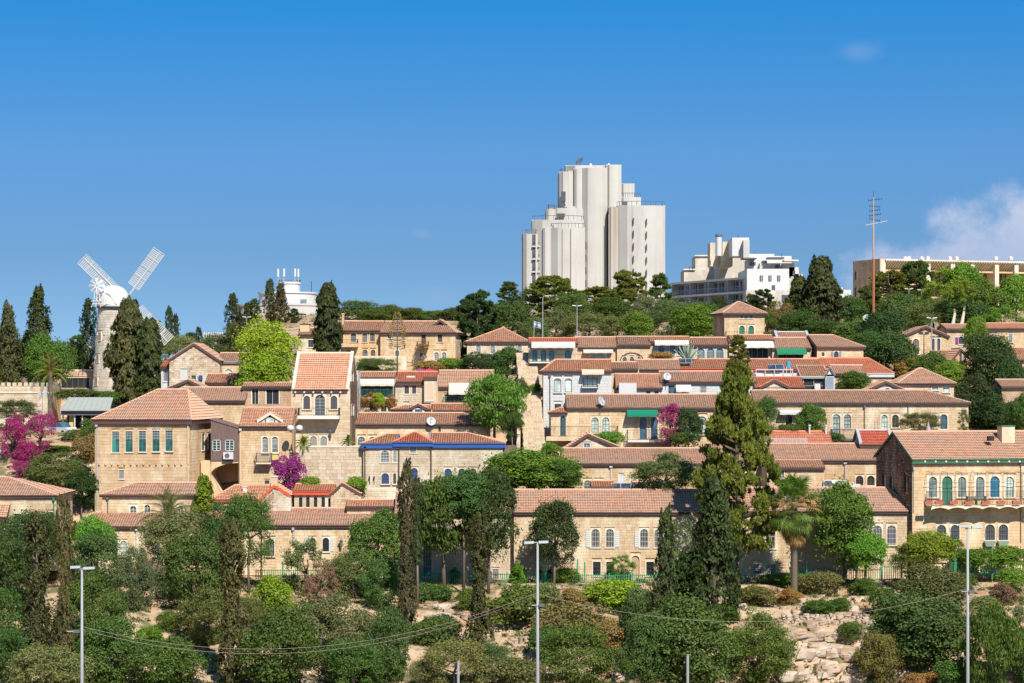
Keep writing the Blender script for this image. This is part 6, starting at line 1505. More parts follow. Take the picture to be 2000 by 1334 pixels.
for s in range(2): lobed('drooping', 80, (.07, .13), 460, .07, .018, droop=1, seed=s + 12, shell=.5)
for s in range(4): lobed('bush', 30, (.12, .22), 520, .055, .038, zc=.3, rz=.34, rxy=.34, seed=s + 30)
for s in range(2): lobed('magenta', 44, (.07, .15), 480, .032, .026, zc=.45, mat='leaf_magenta', seed=s + 40, rz=.42)
lobed('purple', 36, (.08, .16), 460, .038, .030, zc=.45, mat='leaf_purple', seed=50)
lobed('rusty', 30, (.08, .15), 300, .05, .03, zc=.45, mat='leaf_rusty', seed=51)
for s in range(1): lobed('blossom', 60, (.04, .09), 260, .028, .018, mat='leaf_blossom', seed=52, shell=.3)
def pine(kind, nb, spr, seed, profile=None, puff=.045, npf=40, layers=False, mat='leaf_plain'):
    r = np.random.default_rng(seed); C = []
    for i in range(nb):
        t = (i + r.random()) / nb; a = r.random() * 6.283; prof = profile(t); rr = prof * r.uniform(.25, 1.0) ** .5
        c = np.array([rr * math.cos(a), rr * math.sin(a), t]); m = r.integers(spr[0], spr[1])
        for k in range(m):
            d = r.normal(0, 1, 3); d /= np.linalg.norm(d); d[2] = d[2] * .55 + .1
            C.append(c + d * r.uniform(.03, .085) * np.array([1.1, 1.1, .8]))
    C = np.array(C); n = len(C); d = sph(n * npf); d[:, 2] = d[:, 2] * .7 + .35
    P = np.repeat(C, npf, 0) + d * puff * nr.uniform(.3, 1, (n * npf, 1)); up = d
    mn, mx = np.percentile(P, .5, axis=0), np.percentile(P, 99.7, axis=0); sc = 1 / (mx[0] - mn[0]); zz = 1 / (mx[2] - mn[2])
    P = P * np.array([sc, sc, zz]); P[:, 2] -= mn[2] * zz; Cc = C * np.array([sc, sc, zz]); Cc[:, 2] -= mn[2] * zz
    me = leafmesh('crown', P, np.cross(d, nr.normal(0, 1, d.shape)), (.040 if kind == 'bigpine' else .055), (.011 if kind == 'bigpine' else .019), up, mat, spread=.3)
    mb = MB(); mb.tube([(0, 0, -.02), (.01, 0, .3), (-.01, .01, .6), (0, 0, .97)], [.03, .022, .014, .004], 8)
    rr_ = random.Random(seed)
    for c in Cc[::(31 if kind == 'bigpine' else 15)]:
        z = max(.03, c[2] - .12 * math.hypot(c[0], c[1]) * 2); mb.tube([(0, 0, z), (c[0] * .5, c[1] * .5, (z + c[2]) / 2 - .01), tuple(c)], [.009, .006, .002], 4)
    add_proto(kind, me, tmesh(mb)); return me
umb = lambda t: .44 * math.sin(math.pi * min(1, .18 + t * .74)) ** .6
for s in range(4): pine('pine', 90, (8, 14), 60 + s, umb)
for s in range(2): pine('pinecone', 60, (6, 11), 70 + s, lambda t: .05 + .38 * (1 - t) ** .7 * min(1, .35 + t * 4))
def bigp(t): return np.interp(t, [0, .08, .3, .5, .66, .74, .85, 1], [.26, .42, .46, .43, .33, .25, .15, .04])
pine('bigpine', 175, (11, 18), 80, bigp, puff=.028, npf=36)
def cypress(kind, seed, wid=lambda t: math.sin(math.pi * min(.98, .06 + t * .94)) ** .55, n=260, per=44, l=.040, w=.022, rag=.06):
    r = np.random.default_rng(seed); P = []; U = []; N = []; C = []
    for i in range(n):
        t = (i + r.random()) / n * .97; a = r.random() * 6.283; rad = .40 * wid(t) * (.55 + .55 * r.random()) * (1 + .25 * math.sin(a * 2 + t * 9 + seed))
        c = np.array([rad * math.cos(a), rad * math.sin(a), t]); C.append(c)
        H = r.uniform(.03, .03 + rag) ; m = per; s = nr.random(m)
        ww = .10 * (1 - s) + .01
        d = sph(m); q = c + np.stack([d[:, 0] * ww, d[:, 1] * ww, s * H], 1) + np.outer(s, [math.cos(a) * .03, math.sin(a) * .03, 0]); P.append(q)
        U.append(np.tile([math.cos(a) * .25, math.sin(a) * .25, 1.0], (m, 1))); N.append(np.tile([math.cos(a), math.sin(a), .15], (m, 1)))
    P = np.concatenate(P); U = np.concatenate(U); N = np.concatenate(N)
    mn, mx = np.percentile(P, 1, axis=0), np.percentile(P, 99.9, axis=0); P = P * np.array([1 / (mx[0] - mn[0]), 1 / (mx[0] - mn[0]), 1 / (mx[2] - mn[2])]); P[:, 2] -= mn[2] / (mx[2] - mn[2])
    me = leafmesh('crown', P, N, 1.0, 1.0, U, 'leaf_plain', spread=.45)
    return P, U, N, me
def cyp_proto(kind, seed, asp, **k):
    """asp = height / width, so that the sprays keep their shape once the unit crown is stretched"""
    P, U, N, me = cypress(kind, seed, **k); bpy.data.meshes.remove(me)
    n = len(P); S = np.array([1, 1, asp]); Pw = P * S; Nn = N + nr.normal(0, .5, N.shape); Nn /= np.linalg.norm(Nn, axis=1)[:, None]; t = U + nr.normal(0, .25, U.shape)
    t -= Nn * (t * Nn).sum(1)[:, None]; t /= np.linalg.norm(t, axis=1)[:, None]; b = np.cross(Nn, t); L = nr.uniform(.07, .16, n)[:, None]; Wd = nr.uniform(.025, .06, n)[:, None]
    V = np.stack([Pw - t * L / 2, Pw + b * Wd / 2, Pw + t * L / 2, Pw - b * Wd / 2], 1) / S
    me = npmesh('crown', V.reshape(-1, 3), np.arange(n * 4).reshape(n, 4), MATS['leaf_plain'])
    mb = MB(); mb.tube([(0, 0, -.02), (0, 0, .5), (0, 0, .96)], [.09, .05, .01], 8)
    for i in range(26): a = i * 2.4; z = .05 + i / 30; mb.tube([(0, 0, z), (.3 * math.cos(a) * (1 - z * .6), .3 * math.sin(a) * (1 - z * .6), z + .06)], [.02, .006], 4)
    add_proto(kind, me, tmesh(mb))
for s in range(4): cyp_proto('cypress', 90 + s, 5.5)
for s in range(3): cyp_proto('ragged', 95 + s, 4, wid=lambda t: (.12 + .88 * (1 - t) ** .75) * min(1, .5 + t * 5), rag=.11, n=230)
for s in range(3): cyp_proto('column', 99 + s, 7, wid=lambda t: .72 + .28 * math.sin(t * 9) if t < .88 else (1 - t) * 6 + .1, n=300, rag=.05)
for s in range(2): cyp_proto('dense', 104 + s, 2.4, wid=lambda t: math.sin(math.pi * min(.97, .2 + t * .77)) ** .7, n=420, per=46, rag=.05)

NEXT = {}
def tree(x, yt, yb, w, D, kind, c, label, name=None, cat='tree', group=None, lean=0, tint=None):
    """x centre, top and bottom rows of the crown, crown width, distance"""
    while D < 249 and D > 206 and zt(K(x) * D, D) > (HZ - yb) / F * D + .3: D -= 1
    P = pt(x, yt, D); zg = zt(P.x, D); zb = (HZ - yb) / F * D; m = D / F
    zb = max(zb, zg - .2) if zb < zg + .6 else zb
    nm = name or {'cypress': 'cypress_tree', 'ragged': 'cypress_tree', 'column': 'cypress_tree', 'dense': 'cypress_tree', 'pine': 'pine_tree', 'pinecone': 'pine_tree', 'bigpine': 'pine_tree', 'olive': 'olive_tree',
                  'broad': 'broadleaf_tree', 'round': 'carob_tree', 'loose': 'broadleaf_tree', 'drooping': 'pepper_tree', 'bush': 'bush', 'magenta': 'bougainvillea', 'purple': 'bougainvillea', 'rusty': 'shrub', 'blossom': 'flowering_tree'}[kind]
    if kind in ('bush', 'rusty', 'magenta', 'purple'): cat = 'bush' if cat == 'tree' else cat
    k = NEXT.get(kind, 0); NEXT[kind] = k + 1; cm, tmh = PROTO[kind][k % len(PROTO[kind])]
    root = thing(nm, label, cat, (P.x, D, zg), 0, group)
    a = rng.uniform(0, 6.28) if kind != 'bigpine' else .4
    W_ = w * m; H = P.z - zb
    co = bpy.data.objects.new('crown', cm); col.objects.link(co); co.parent = root; co.location = (0, 0, zb - zg); co.scale = (W_, W_ * (1 if kind not in ('magenta',) else .6), H); co.rotation_euler = (0, lean, a)
    cc = TINT.get(c, c) if isinstance(c, str) else c; j0 = rng.uniform(1.1, 1.65) if 'bigpine' != kind else 1.3; j = [j0 * rng.uniform(.85, 1.2), j0 * rng.uniform(.93, 1.05), j0 * rng.uniform(.8, 1.15)]
    co.color = (cc[0] * j[0], cc[1] * j[1], cc[2] * j[2], 1)
    to = bpy.data.objects.new('trunk', tmh); col.objects.link(to); to.parent = root; to.rotation_euler = (0, lean, a)
    gap = zb - zg
    if gap > .4 or kind in ('bush', 'rusty', 'magenta', 'purple', 'drooping', 'loose', 'broad', 'round', 'olive', 'blossom'):
        # the trunk's limbs start where the crown starts
        to.location = (0, 0, gap); to.scale = (W_, W_, H)
        if gap > .25:
            rr = (.025 if kind in ('pine', 'pinecone', 'bigpine') else .09 if kind in ('cypress', 'ragged', 'column', 'dense') else .026) * W_
            MB().tube([(rng.uniform(-.1, .1), 0, -.4), (rng.uniform(-.1, .1), 0, gap * .5), (0, 0, gap + .05 * H)], [rr * 1.3, rr * 1.05, rr * .9], 8).build('lower_trunk', MATS['bark'], root, smooth=True)
    else: to.location = (0, 0, 0); to.scale = (W_, W_, P.z - zg)
    return root
TINT = dict(cyp=(.034, .052, .020), cypb=(.055, .058, .026), cypg=(.045, .07, .024), olive=(.085, .115, .055), oliveg=(.06, .095, .035), grey=(.10, .125, .07), green=(.05, .095, .022), mid=(.042, .082, .024),
            bright=(.12, .20, .018), lime=(.115, .19, .02), dark=(.028, .055, .019), darkest=(.022, .04, .016), pine=(.085, .105, .022), pineg=(.05, .08, .022), brown=(.08, .086, .033), tan=(.16, .12, .05), fresh=(.07, .15, .022), dead=(.12, .09, .075))

# --- skyline and upper hill, from the photo's edge with the battlements across
V = [
 (16, 588, 752, 58, 306, 'ragged', 'cypb', 'ragged dark cypress with thin bent top above the battlements'),
 (-4, 640, 750, 60, 312, 'broad', 'dark', 'dark tree cut by the photo edge above the battlements'),
 (75, 558, 700, 56, 312, 'ragged', 'cyp', 'tall pointed cypress between the bent cypress and the windmill'),
 (92, 655, 752, 84, 304, 'broad', 'green', 'green leafy tree at the foot of the tall pointed cypress'),
 (172, 583, 735, 36, 345, 'cypress', 'cyp', 'narrow cypress right beside the windmill sail on its far flank'),
 (132, 672, 745, 64, 348, 'broad', 'mid', 'rounded green tree behind the low block near the windmill'),
 (150, 655, 720, 40, 352, 'pine', 'pineg', 'sparse pine crown behind the low block near the windmill'),
 (60, 650, 745, 60, 318, 'broad', 'mid', 'rounded tree between the two tallest cypresses near the battlements'),
 (252, 585, 795, 86, 316, 'dense', 'cypb', 'big brownish cypress hiding the side of the windmill tower'),
 (292, 622, 775, 56, 314, 'dense', 'cypg', 'green cypress in front of the lower windmill sail'),
 (330, 597, 690, 20, 362, 'cypress', 'cyp', 'slim dark cypress next to the windmill, the taller of the pair'),
 (343, 612, 690, 18, 363, 'cypress', 'cyp', 'slim dark cypress next to the windmill, the shorter of the pair'),
 (305, 625, 690, 40, 366, 'pine', 'pineg', 'sparse pine seen through the lower windmill sail'),
 (345, 655, 712, 80, 352, 'olive', 'olive', 'grey green tree behind the honey stone gable'),
 (388, 638, 690, 20, 378, 'cypress', 'cyp', 'short cypress beside the far white block'),
 (372, 650, 680, 26, 376, 'broad', 'dark', 'small dark tree left of the short cypress by the far white block'),
 (425, 655, 708, 84, 348, 'olive', 'olive', 'grey green tree below the far white block'),
 (454, 572, 680, 32, 376, 'cypress', 'cyp', 'pointed cypress nearest the open sky before the round white building'),
 (470, 612, 690, 22, 378, 'cypress', 'cyp', 'thin cypress between the pointed cypress and the bright green tree'),
 (497, 583, 665, 30, 388, 'cypress', 'cypg', 'bushy cypress at the near edge of the round white building'),
 (527, 544, 662, 26, 392, 'cypress', 'cyp', 'tallest cypress in front of the round white building'),
 (548, 552, 665, 32, 388, 'ragged', 'cypb', 'ragged cypress in front of the water tank drum'),
 (575, 602, 665, 26, 386, 'cypress', 'cyp', 'low cypress before the dark openings of the round building'),
 (484, 590, 665, 22, 391, 'cypress', 'cyp', 'small cypress before the slanted wing of the round white building'),
 (452, 632, 692, 46, 345, 'loose', 'brown', 'brownish thin tree below the pointed cypress'),
 (520, 628, 720, 112, 288, 'broad', 'lime', 'bright lime green tree crown, upper part, beside the tower house'),
 (515, 690, 805, 108, 285.5, 'broad', 'bright', 'bright green leafy tree hanging over the orange dormer roof'),
 (640, 553, 692, 58, 306, 'dense', 'cyp', 'tall dark cypress directly behind the tower house roof'),
 (700, 588, 640, 82, 405, 'round', 'pineg', 'dome shaped pine on the skyline next to the tall dark cypress'),
 (757, 596, 642, 70, 402, 'round', 'pineg', 'round pine on the skyline behind the flower stalk'),
 (806, 602, 645, 64, 404, 'round', 'pineg', 'round pine on the skyline above the flower balcony house'),
 (845, 607, 645, 54, 402, 'round', 'green', 'low round pine above the small roof gable'),
 (884, 602, 650, 58, 400, 'round', 'pineg', 'round pine at the flower balcony house corner'),
 (730, 606, 645, 60, 398, 'round', 'pineg', 'low dark pine between two skyline domes'),
 (933, 570, 690, 80, 322, 'pine', 'dark', 'dark irregular pine with bare trunk before the pale house'),
 (994, 551, 610, 52, 368, 'pinecone', 'pineg', 'pointed pine on the skyline left of the tower hotel'),
 (1000, 595, 680, 105, 350, 'olive', 'mid', 'wide dark green tree below the pointed skyline pine'),
 (960, 598, 660, 70, 356, 'pine', 'pineg', 'pine behind the orange pyramid roof'),
 (1083, 540, 625, 100, 392, 'pine', 'pine', 'yellow green pine covering the tower hotel foot, nearest the hooked lamp'),
 (1030, 565, 640, 70, 394, 'loose', 'pineg', 'sparse tree against the dark window columns of the tower hotel'),
 (1160, 562, 625, 112, 396, 'pine', 'pine', 'wide yellow green pine below the tower hotel centre'),
 (1230, 530, 625, 78, 399, 'pine', 'pine', 'tall tufted pine in front of the tower hotel wing'),
 (1290, 536, 640, 62, 392, 'pinecone', 'pineg', 'conical green pine between tower hotel and apartment balconies'),
 (1120, 575, 640, 80, 385, 'round', 'pineg', 'dark gap-filling pine under the wide yellow green pine'),
 (1195, 582, 640, 90, 385, 'round', 'pineg', 'dark rounded pine below the tufted pine'),
 (1085, 608, 668, 80, 345, 'olive', 'olive', 'grey green olive tree behind the narrow blue windowed house'),
 (1150, 612, 668, 84, 342, 'olive', 'olive', 'grey green olive tree around the twin headed lamp post'),
 (1205, 618, 668, 70, 338, 'olive', 'oliveg', 'olive tree behind the long pink terrace roof'),
 (1245, 610, 668, 62, 336, 'broad', 'fresh', 'fresh green tree behind the terrace roof'),
 (1262, 580, 655, 70, 356, 'olive', 'olive', 'tall grey green olive above the fresh green tree'),
 (1045, 622, 668, 50, 340, 'olive', 'olive', 'olive tree behind the flag'),
 (1310, 585, 660, 70, 352, 'olive', 'oliveg', 'olive tree below the apartment balconies corner'),
 (1357, 595, 662, 88, 345, 'broad', 'fresh', 'bright green broad tree beside the square stone tower'),
 (1405, 582, 640, 40, 395, 'round', 'dark', 'dark small tree between balconies and stone tower roof'),
 (1375, 592, 650, 60, 362, 'broad', 'mid', 'darker tree behind the bright green broad tree'),
 (1491, 566, 625, 44, 402, 'pine', 'dark', 'dark conifer before the apartment stone base'),
 (1470, 575, 620, 36, 403, 'round', 'dark', 'round dark shrub tree before the apartment stone base'),
 (1603, 502, 660, 84, 345, 'dense', 'cypb', 'huge dense brownish cypress rising above every other skyline tree'),
 (1560, 540, 640, 54, 352, 'dense', 'cypg', 'green conifer leaning against the huge brownish cypress'),
 (1530, 592, 655, 70, 340, 'broad', 'brown', 'reddish brown tree behind the green awning'),
 (1560, 605, 655, 66, 336, 'broad', 'mid', 'green tree between the brown tree and the huge cypress'),
 (1500, 612, 655, 44, 336, 'loose', 'green', 'slim green tree beside the square stone tower wall'),
 (1660, 580, 660, 66, 385, 'broad', 'mid', 'tree in front of the brown hotel end wall'),
 (1676, 625, 705, 90, 330, 'broad', 'green', 'green tree at the foot of the radio mast'),
 (1725, 610, 700, 95, 327, 'broad', 'dark', 'dark tree right behind the radio mast foot'),
 (1735, 530, 640, 90, 392, 'pine', 'pine', 'olive green pine before the first fins of the brown hotel'),
 (1792, 512, 620, 80, 400, 'pine', 'pineg', 'tall dark pine cutting into the white fins'),
 (1770, 575, 650, 90, 372, 'broad', 'mid', 'broad tree around the two small lamp posts'),
 (1700, 560, 640, 60, 388, 'pine', 'pineg', 'pine right of the rusty mast on the brown hotel wall'),
 (1850, 525, 615, 92, 350, 'loose', 'lime', 'yellow green eucalyptus with pale upright trunk'),
 (1880, 518, 600, 80, 352, 'broad', 'fresh', 'tall green tree in front of the hotel fins'),
 (1925, 550, 640, 90, 345, 'broad', 'green', 'green tree before the hotel, beside the photo edge trees'),
 (1985, 538, 610, 60, 350, 'broad', 'fresh', 'bright tree crossing the hotel roofline near the photo edge'),
 (1822, 585, 648, 90, 338, 'olive', 'oliveg', 'shadowy tree mass behind the gabled villa'),
 (1890, 590, 645, 90, 334, 'broad', 'mid', 'tree behind the purple shuttered villa'),
 (1960, 600, 650, 80, 330, 'loose', 'fresh', 'leafy branches over the villa at the photo edge'),
 (1748, 650, 745, 90, 306, 'broad', 'mid', 'dark green tree between red roof and gabled villa'),
 (1700, 668, 712, 60, 309, 'broad', 'dark', 'dark bush behind the end of the bright red roof'),
 (1815, 690, 748, 86, 301, 'broad', 'green', 'green shrubby tree below the gabled villa'),
 (1862, 705, 760, 70, 298, 'broad', 'fresh', 'green tree below the dark timber gable'),
 (1780, 700, 740, 60, 302, 'loose', 'tan', 'thin yellowish shrub below the villa wall'),
 (1930, 655, 780, 96, 296, 'broad', 'dark', 'large dark fig tree rising in front of the villa'),
 (1905, 735, 850, 80, 287, 'broad', 'darkest', 'dark shaded tree beside the ivy covered corner'),
 (1950, 770, 850, 86, 284, 'broad', 'dark', 'dark tree above the mansion roof ridge'),
 (1995, 772, 860, 60, 268, 'broad', 'green', 'yellow green bush tree beside the green chimney'),
 (1975, 700, 790, 60, 290, 'broad', 'dark', 'dark tree before the tan house at the photo edge'),
 (1905, 620, 690, 44, 312, 'broad', 'fresh', 'leafy young tree between the villa windows'),
 # between rows
 (30, 782, 822, 86, 290, 'olive', 'oliveg', 'grey green bush below the battlements'),
 (150, 840, 880, 60, 284, 'bush', 'oliveg', 'grey bush below the pavilion', 'bush'),
 (182, 820, 872, 44, 280, 'bush', 'mid', 'dark bush between pavilion and hall', 'bush'),
 (150, 760, 782, 70, 300, 'bush', 'green', 'clipped green hedge at the windmill foot', 'hedge'),
 (200, 764, 785, 60, 302, 'bush', 'green', 'low green hedge directly before the windmill base', 'hedge'),
 (105, 870, 900, 90, 280, 'bush', 'fresh', 'fresh green bank of plants below the parked car', 'bush'),
 (170, 850, 905, 50, 276, 'bush', 'tan', 'dry yellow grassy bush beside the hall corner', 'bush'),
 (112, 885, 965, 118, 268, 'olive', 'oliveg', 'wide grey green olive next to the hall'),
 (160, 918, 985, 66, 262, 'round', 'dark', 'dark rounded tree against the hall corner'),
 (85, 915, 950, 60, 270, 'bush', 'oliveg', 'grey green bush under the magenta bougainvillea', 'bush'),
 (398, 925, 1000, 48, 253, 'ragged', 'lime', 'yellow tipped conifer below the timber bay'),
 (608, 932, 960, 44, 259, 'bush', 'fresh', 'green bush at the foot of the retaining wall', 'bush'),
 (695, 932, 965, 46, 257, 'bush', 'fresh', 'green bush on the garden wall below the blue trimmed house', 'bush'),
 (735, 700, 727, 74, 300, 'olive', 'green', 'round green bush before the long terrace wall', 'bush'),
 (718, 715, 730, 40, 299, 'bush', 'mid', 'low bush beside the round green bush on the terrace', 'bush'),
 (838, 705, 728, 60, 302, 'bush', 'tan', 'pinkish dry shrub in front of the flower balcony house', 'bush'),
 (880, 700, 728, 60, 304, 'bush', 'fresh', 'green shrubs at the corner of the flower balcony house', 'bush'),
 (940, 690, 735, 80, 303, 'broad', 'dark', 'dark tree below the pale house with the orange pyramid'),
 (990, 680, 735, 70, 302, 'broad', 'mid', 'dark green tree beside the narrow blue windowed house'),
 (966, 735, 832, 108, 272, 'drooping', 'fresh', 'drooping bright green pepper tree above the stairs'),
 (1045, 750, 778, 30, 287, 'bush', 'fresh', 'potted green plant beside the stairs', 'bush'),
 (1000, 800, 850, 44, 270, 'drooping', 'green', 'lower drooping branch tree beside the stairway wall'),
 (1497, 776, 850, 44, 272, 'olive', 'mid', 'dark slender tree right of the big pine'),
 (1585, 790, 855, 56, 274, 'broad', 'green', 'green creeper mass between two arched windows'),
 (1545, 828, 850, 50, 273, 'bush', 'mid', 'low green bush below the white awning', 'bush'),
 (1628, 845, 866, 36, 272, 'bush', 'green', 'green bush beside the dark balcony', 'bush'),
 (1796, 807, 842, 84, 272, 'olive', 'brown', 'wide olive brown bush before the ivied house', 'bush'),
 (1665, 726, 765, 60, 288, 'broad', 'green', 'fig bush growing over the low tan house'),
 (1880, 800, 845, 26, 274, 'loose', 'brown', 'brown withered creeper on the house corner'),
 (1345, 800, 868, 52, 271, 'broad', 'dark', 'dark creeper beside the bougainvillea'),
 (1190, 843, 870, 56, 272, 'bush', 'fresh', 'green bush behind the brown edged gable', 'bush'),
 (1325, 845, 872, 40, 270, 'bush', 'green', 'green climber at the bougainvillea foot', 'bush'),
 (1450, 800, 862, 60, 273, 'broad', 'mid', 'green tree behind the big pine trunk'),
 (1220, 705, 712, 30, 299, 'bush', 'green', 'planter bush on the terrace with the blind arch', 'bush'),
 (1290, 688, 706, 46, 298, 'bush', 'tan', 'dry garden shrubs before the pale awning house', 'bush'),
 (1040, 880, 955, 170, 260, 'broad', 'fresh', 'wide bright green tree above the front row roof'),
 (1095, 900, 958, 80, 258, 'broad', 'green', 'green tree at the end of the tan row house'),
 (1300, 886, 958, 118, 256, 'olive', 'olive', 'round grey olive tree behind the barred-window house roof'),
 (725, 766, 800, 56, 281, 'rusty', 'brown', 'rusty hanging plants along the awning balcony', 'shrub'),
 (765, 770, 800, 24, 281, 'rusty', 'brown', 'rusty climber at the balcony corner by the red roof', 'shrub'),
 (737, 768, 796, 24, 280.5, 'bush', 'bright', 'bright green pot plant on the awning balcony', 'bush'),
 (827, 671, 679, 26, 315, 'rusty', 'tan', 'flowers hanging from the small upper balcony', 'shrub'),
 (1695, 648, 690, 70, 318, 'broad', 'mid', 'tree between the end terrace house and radio mast'),
 (1610, 628, 660, 90, 335, 'broad', 'dark', 'dark trees under the huge brownish cypress'),
 (1452, 640, 660, 10, 330, 'bush', 'mid', 'small bush behind the stone tower', 'bush'),
 (480, 1165, 1240, 70, 237, 'olive', 'oliveg', 'small olive beside the tall column cypress base'),
 (600, 1180, 1240, 60, 238, 'bush', 'green', 'green bush over the white boulders on the slope', 'bush'),
 (920, 1150, 1200, 50, 240, 'bush', 'green', 'green scrub at the foot of the dark carob slope', 'bush'),
 (1060, 1140, 1180, 60, 241, 'bush', 'olive', 'olive green scrub under the fence by the middle lamp', 'bush'),
 (1120, 1150, 1190, 60, 240, 'bush', 'tan', 'dry yellow bush on the slope right of the middle lamp', 'bush'),
 (960, 1255, 1330, 70, 228, 'olive', 'oliveg', 'small olive at the foot of the dark column cypress'),
 (1065, 1225, 1290, 60, 231, 'bush', 'mid', 'green bush directly behind the middle lamp pole', 'bush'),
 (1200, 1210, 1275, 70, 233, 'bush', 'tan', 'brownish green scrub between the two green trees', 'bush'),
 (1250, 1150, 1200, 60, 240.5, 'bush', 'olive', 'grey scrub below the short fence', 'bush'),
 (1545, 1150, 1180, 50, 242, 'bush', 'tan', 'dry grass bush below the fan palm fence', 'bush'),
 (1640, 1168, 1195, 46, 240.5, 'bush', 'mid', 'small dark bush on the rock ledge by the tree mass', 'bush'),
 (1660, 1215, 1250, 40, 234, 'bush', 'green', 'bush rooted in the cliff face', 'bush'),
 (1920, 1165, 1215, 60, 237, 'bush', 'olive', 'grey green bush beside the last lamp pole', 'bush'),
 (1860, 1290, 1345, 70, 226, 'bush', 'green', 'green scrub at the bottom beside the last lamp pole', 'bush'),
 (1800, 1315, 1345, 70, 225, 'bush', 'tan', 'grassy yellow bush at the bottom of the cliff', 'bush'),
 (330, 1195, 1235, 40, 236, 'bush', 'green', 'low bush on the bare soil patch', 'bush'),
 (290, 1225, 1260, 50, 234, 'bush', 'fresh', 'fresh green plants on the bare soil patch', 'bush'),
 (1030, 690, 725, 30, 300, 'bush', 'fresh', 'green bush at the top of the stairs', 'bush'),
 (1018, 740, 790, 30, 286, 'broad', 'mid', 'slim dark tree beside the stairs'),
 (1075, 865, 895, 40, 264, 'bush', 'fresh', 'bush at the bottom of the stairs by the brown gable', 'bush'),
 # front belt
 (955, 922, 1078, 106, 243, 'round', 'dark', 'dark round-headed carob between the pale and barred houses'),
 (868, 935, 1072, 140, 243.5, 'drooping', 'green', 'light green tree shading the pale house front'),
 (1083, 980, 1100, 96, 245, 'round', 'dark', 'dark round tree against the barred-window house wall'),
 (905, 920, 1000, 90, 242, 'broad', 'mid', 'upper crown between the blue house and the dark carob'),
 (1300, 988, 1205, 56, 241, 'ragged', 'cyp', 'dark cypress at the end of the barred-window house'),
 (1343, 1003, 1115, 66, 244, 'blossom', 'green', 'pale flowering tree between two dark cypresses'),
 (1396, 928, 1215, 96, 240.5, 'ragged', 'dark', 'broad dark cypress under the big pine'),
 (1345, 1080, 1200, 84, 240, 'dense', 'dark', 'dark conifer between the two front cypresses'),
 (1440, 716, 1070, 150, 243, 'bigpine', (.105, .125, .028), 'very tall yellow green pine standing over the whole village'),
 (1442, 655, 722, 44, 243.5, 'pinecone', 'pine', 'young leading pine top above the tall pine'),
 (1648, 948, 1085, 118, 246, 'broad', 'green', 'spreading fig tree beside the fan palm'),
 (1690, 1040, 1110, 80, 243.5, 'broad', 'fresh', 'low green tree by the twin white barred windows'),
 (1812, 1040, 1105, 96, 243.5, 'broad', 'lime', 'yellow green shrub tree in front of the mansion wall'),
 (1775, 1065, 1120, 70, 243, 'olive', 'oliveg', 'grey green shrub beside the yellow green shrub tree', 'bush'),
 (1855, 1050, 1090, 40, 244.5, 'bush', 'mid', 'shrub under the mansion lower windows', 'bush'),
 (1900, 1072, 1110, 90, 248.2, 'bush', 'fresh', 'clipped green hedge below the mansion, lamp side', 'hedge'),
 (1975, 1068, 1108, 90, 248.2, 'bush', 'fresh', 'clipped green hedge below the mansion at the photo edge', 'hedge'),
 (1540, 1120, 1142, 90, 248, 'bush', 'fresh', 'low green hedge behind the fence below the fan palm', 'hedge'),
 (1010, 1100, 1142, 30, 248, 'dense', 'fresh', 'small bright rounded conifer in the front garden'),
 (1020, 1104, 1143, 18, 248.2, 'dense', 'fresh', 'second small bright conifer in the front garden, behind the first'),
 (888, 1112, 1135, 20, 248, 'bush', 'mid', 'clipped dark ball bush before the pale house', 'bush'),
 (1105, 1110, 1142, 50, 248, 'bush', 'fresh', 'loose green bush behind the fence by the barred house', 'bush'),
 (1215, 1085, 1125, 50, 248, 'loose', 'fresh', 'small leafy tree by the arched doorway'),
 (795, 897, 1245, 46, 236, 'column', 'cypb', 'very tall narrow brown cypress before the blue trimmed house'),
 (815, 930, 1100, 26, 238, 'column', 'cyp', 'thin cypress touching the very tall narrow cypress'),
 (935, 1000, 1290, 58, 233, 'column', 'cypb', 'dark column cypress before the dark carob'),
 (125, 967, 1335, 44, 231, 'column', 'cypb', 'brown column cypress nearest the first lamp pole'),
 (452, 1012, 1345, 66, 230, 'column', 'cypb', 'tall column cypress below the orange patched roof'),
 (72, 1000, 1320, 74, 233, 'column', 'cyp', 'dark column cypress under the cottage'),
 (432, 985, 1110, 80, 241.5, 'olive', 'mid', 'olive green tree in front of the chimney stub'),
 (485, 968, 1100, 84, 242, 'olive', 'green', 'taller olive green tree overlapping the orange patched roof'),
 (345, 1000, 1100, 130, 242.5, 'olive', 'olive', 'wide grey green olive before the low row house'),
 (380, 1045, 1190, 140, 240, 'olive', 'oliveg', 'full olive tree in the middle of the front slope'),
 (265, 1072, 1195, 74, 240.5, 'olive', 'olive', 'single olive tree with forked pale trunk on the bare soil'),
 (60, 1000, 1120, 120, 243, 'olive', 'mid', 'olive under the cottage wall'),
 (10, 1050, 1180, 110, 241, 'olive', 'mid', 'olive cut by the photo edge below the cottage'),
 (180, 1010, 1085, 80, 246, 'broad', 'fresh', 'leafy green tree in front of the low row house corner'),
 (190, 1045, 1160, 110, 243, 'olive', 'oliveg', 'grey green tree behind the first lamp head'),
 (175, 1130, 1270, 130, 238, 'olive', 'mid', 'dark olive behind the first lamp pole'),
 (20, 1150, 1290, 130, 236, 'olive', 'mid', 'shadowed olive at the photo edge on the slope'),
 (600, 1055, 1150, 96, 243, 'loose', 'grey', 'thin pale leaved tree before the wall lantern house'),
 (628, 1100, 1190, 66, 239, 'loose', 'dead', 'grey purple half dead bush under the thin pale tree', 'bush'),
 (738, 1000, 1100, 104, 243, 'broad', 'green', 'green tree at the corner of the orange patched roof'),
 (690, 1075, 1165, 90, 241, 'olive', 'oliveg', 'grey green tree below the wall lantern'),
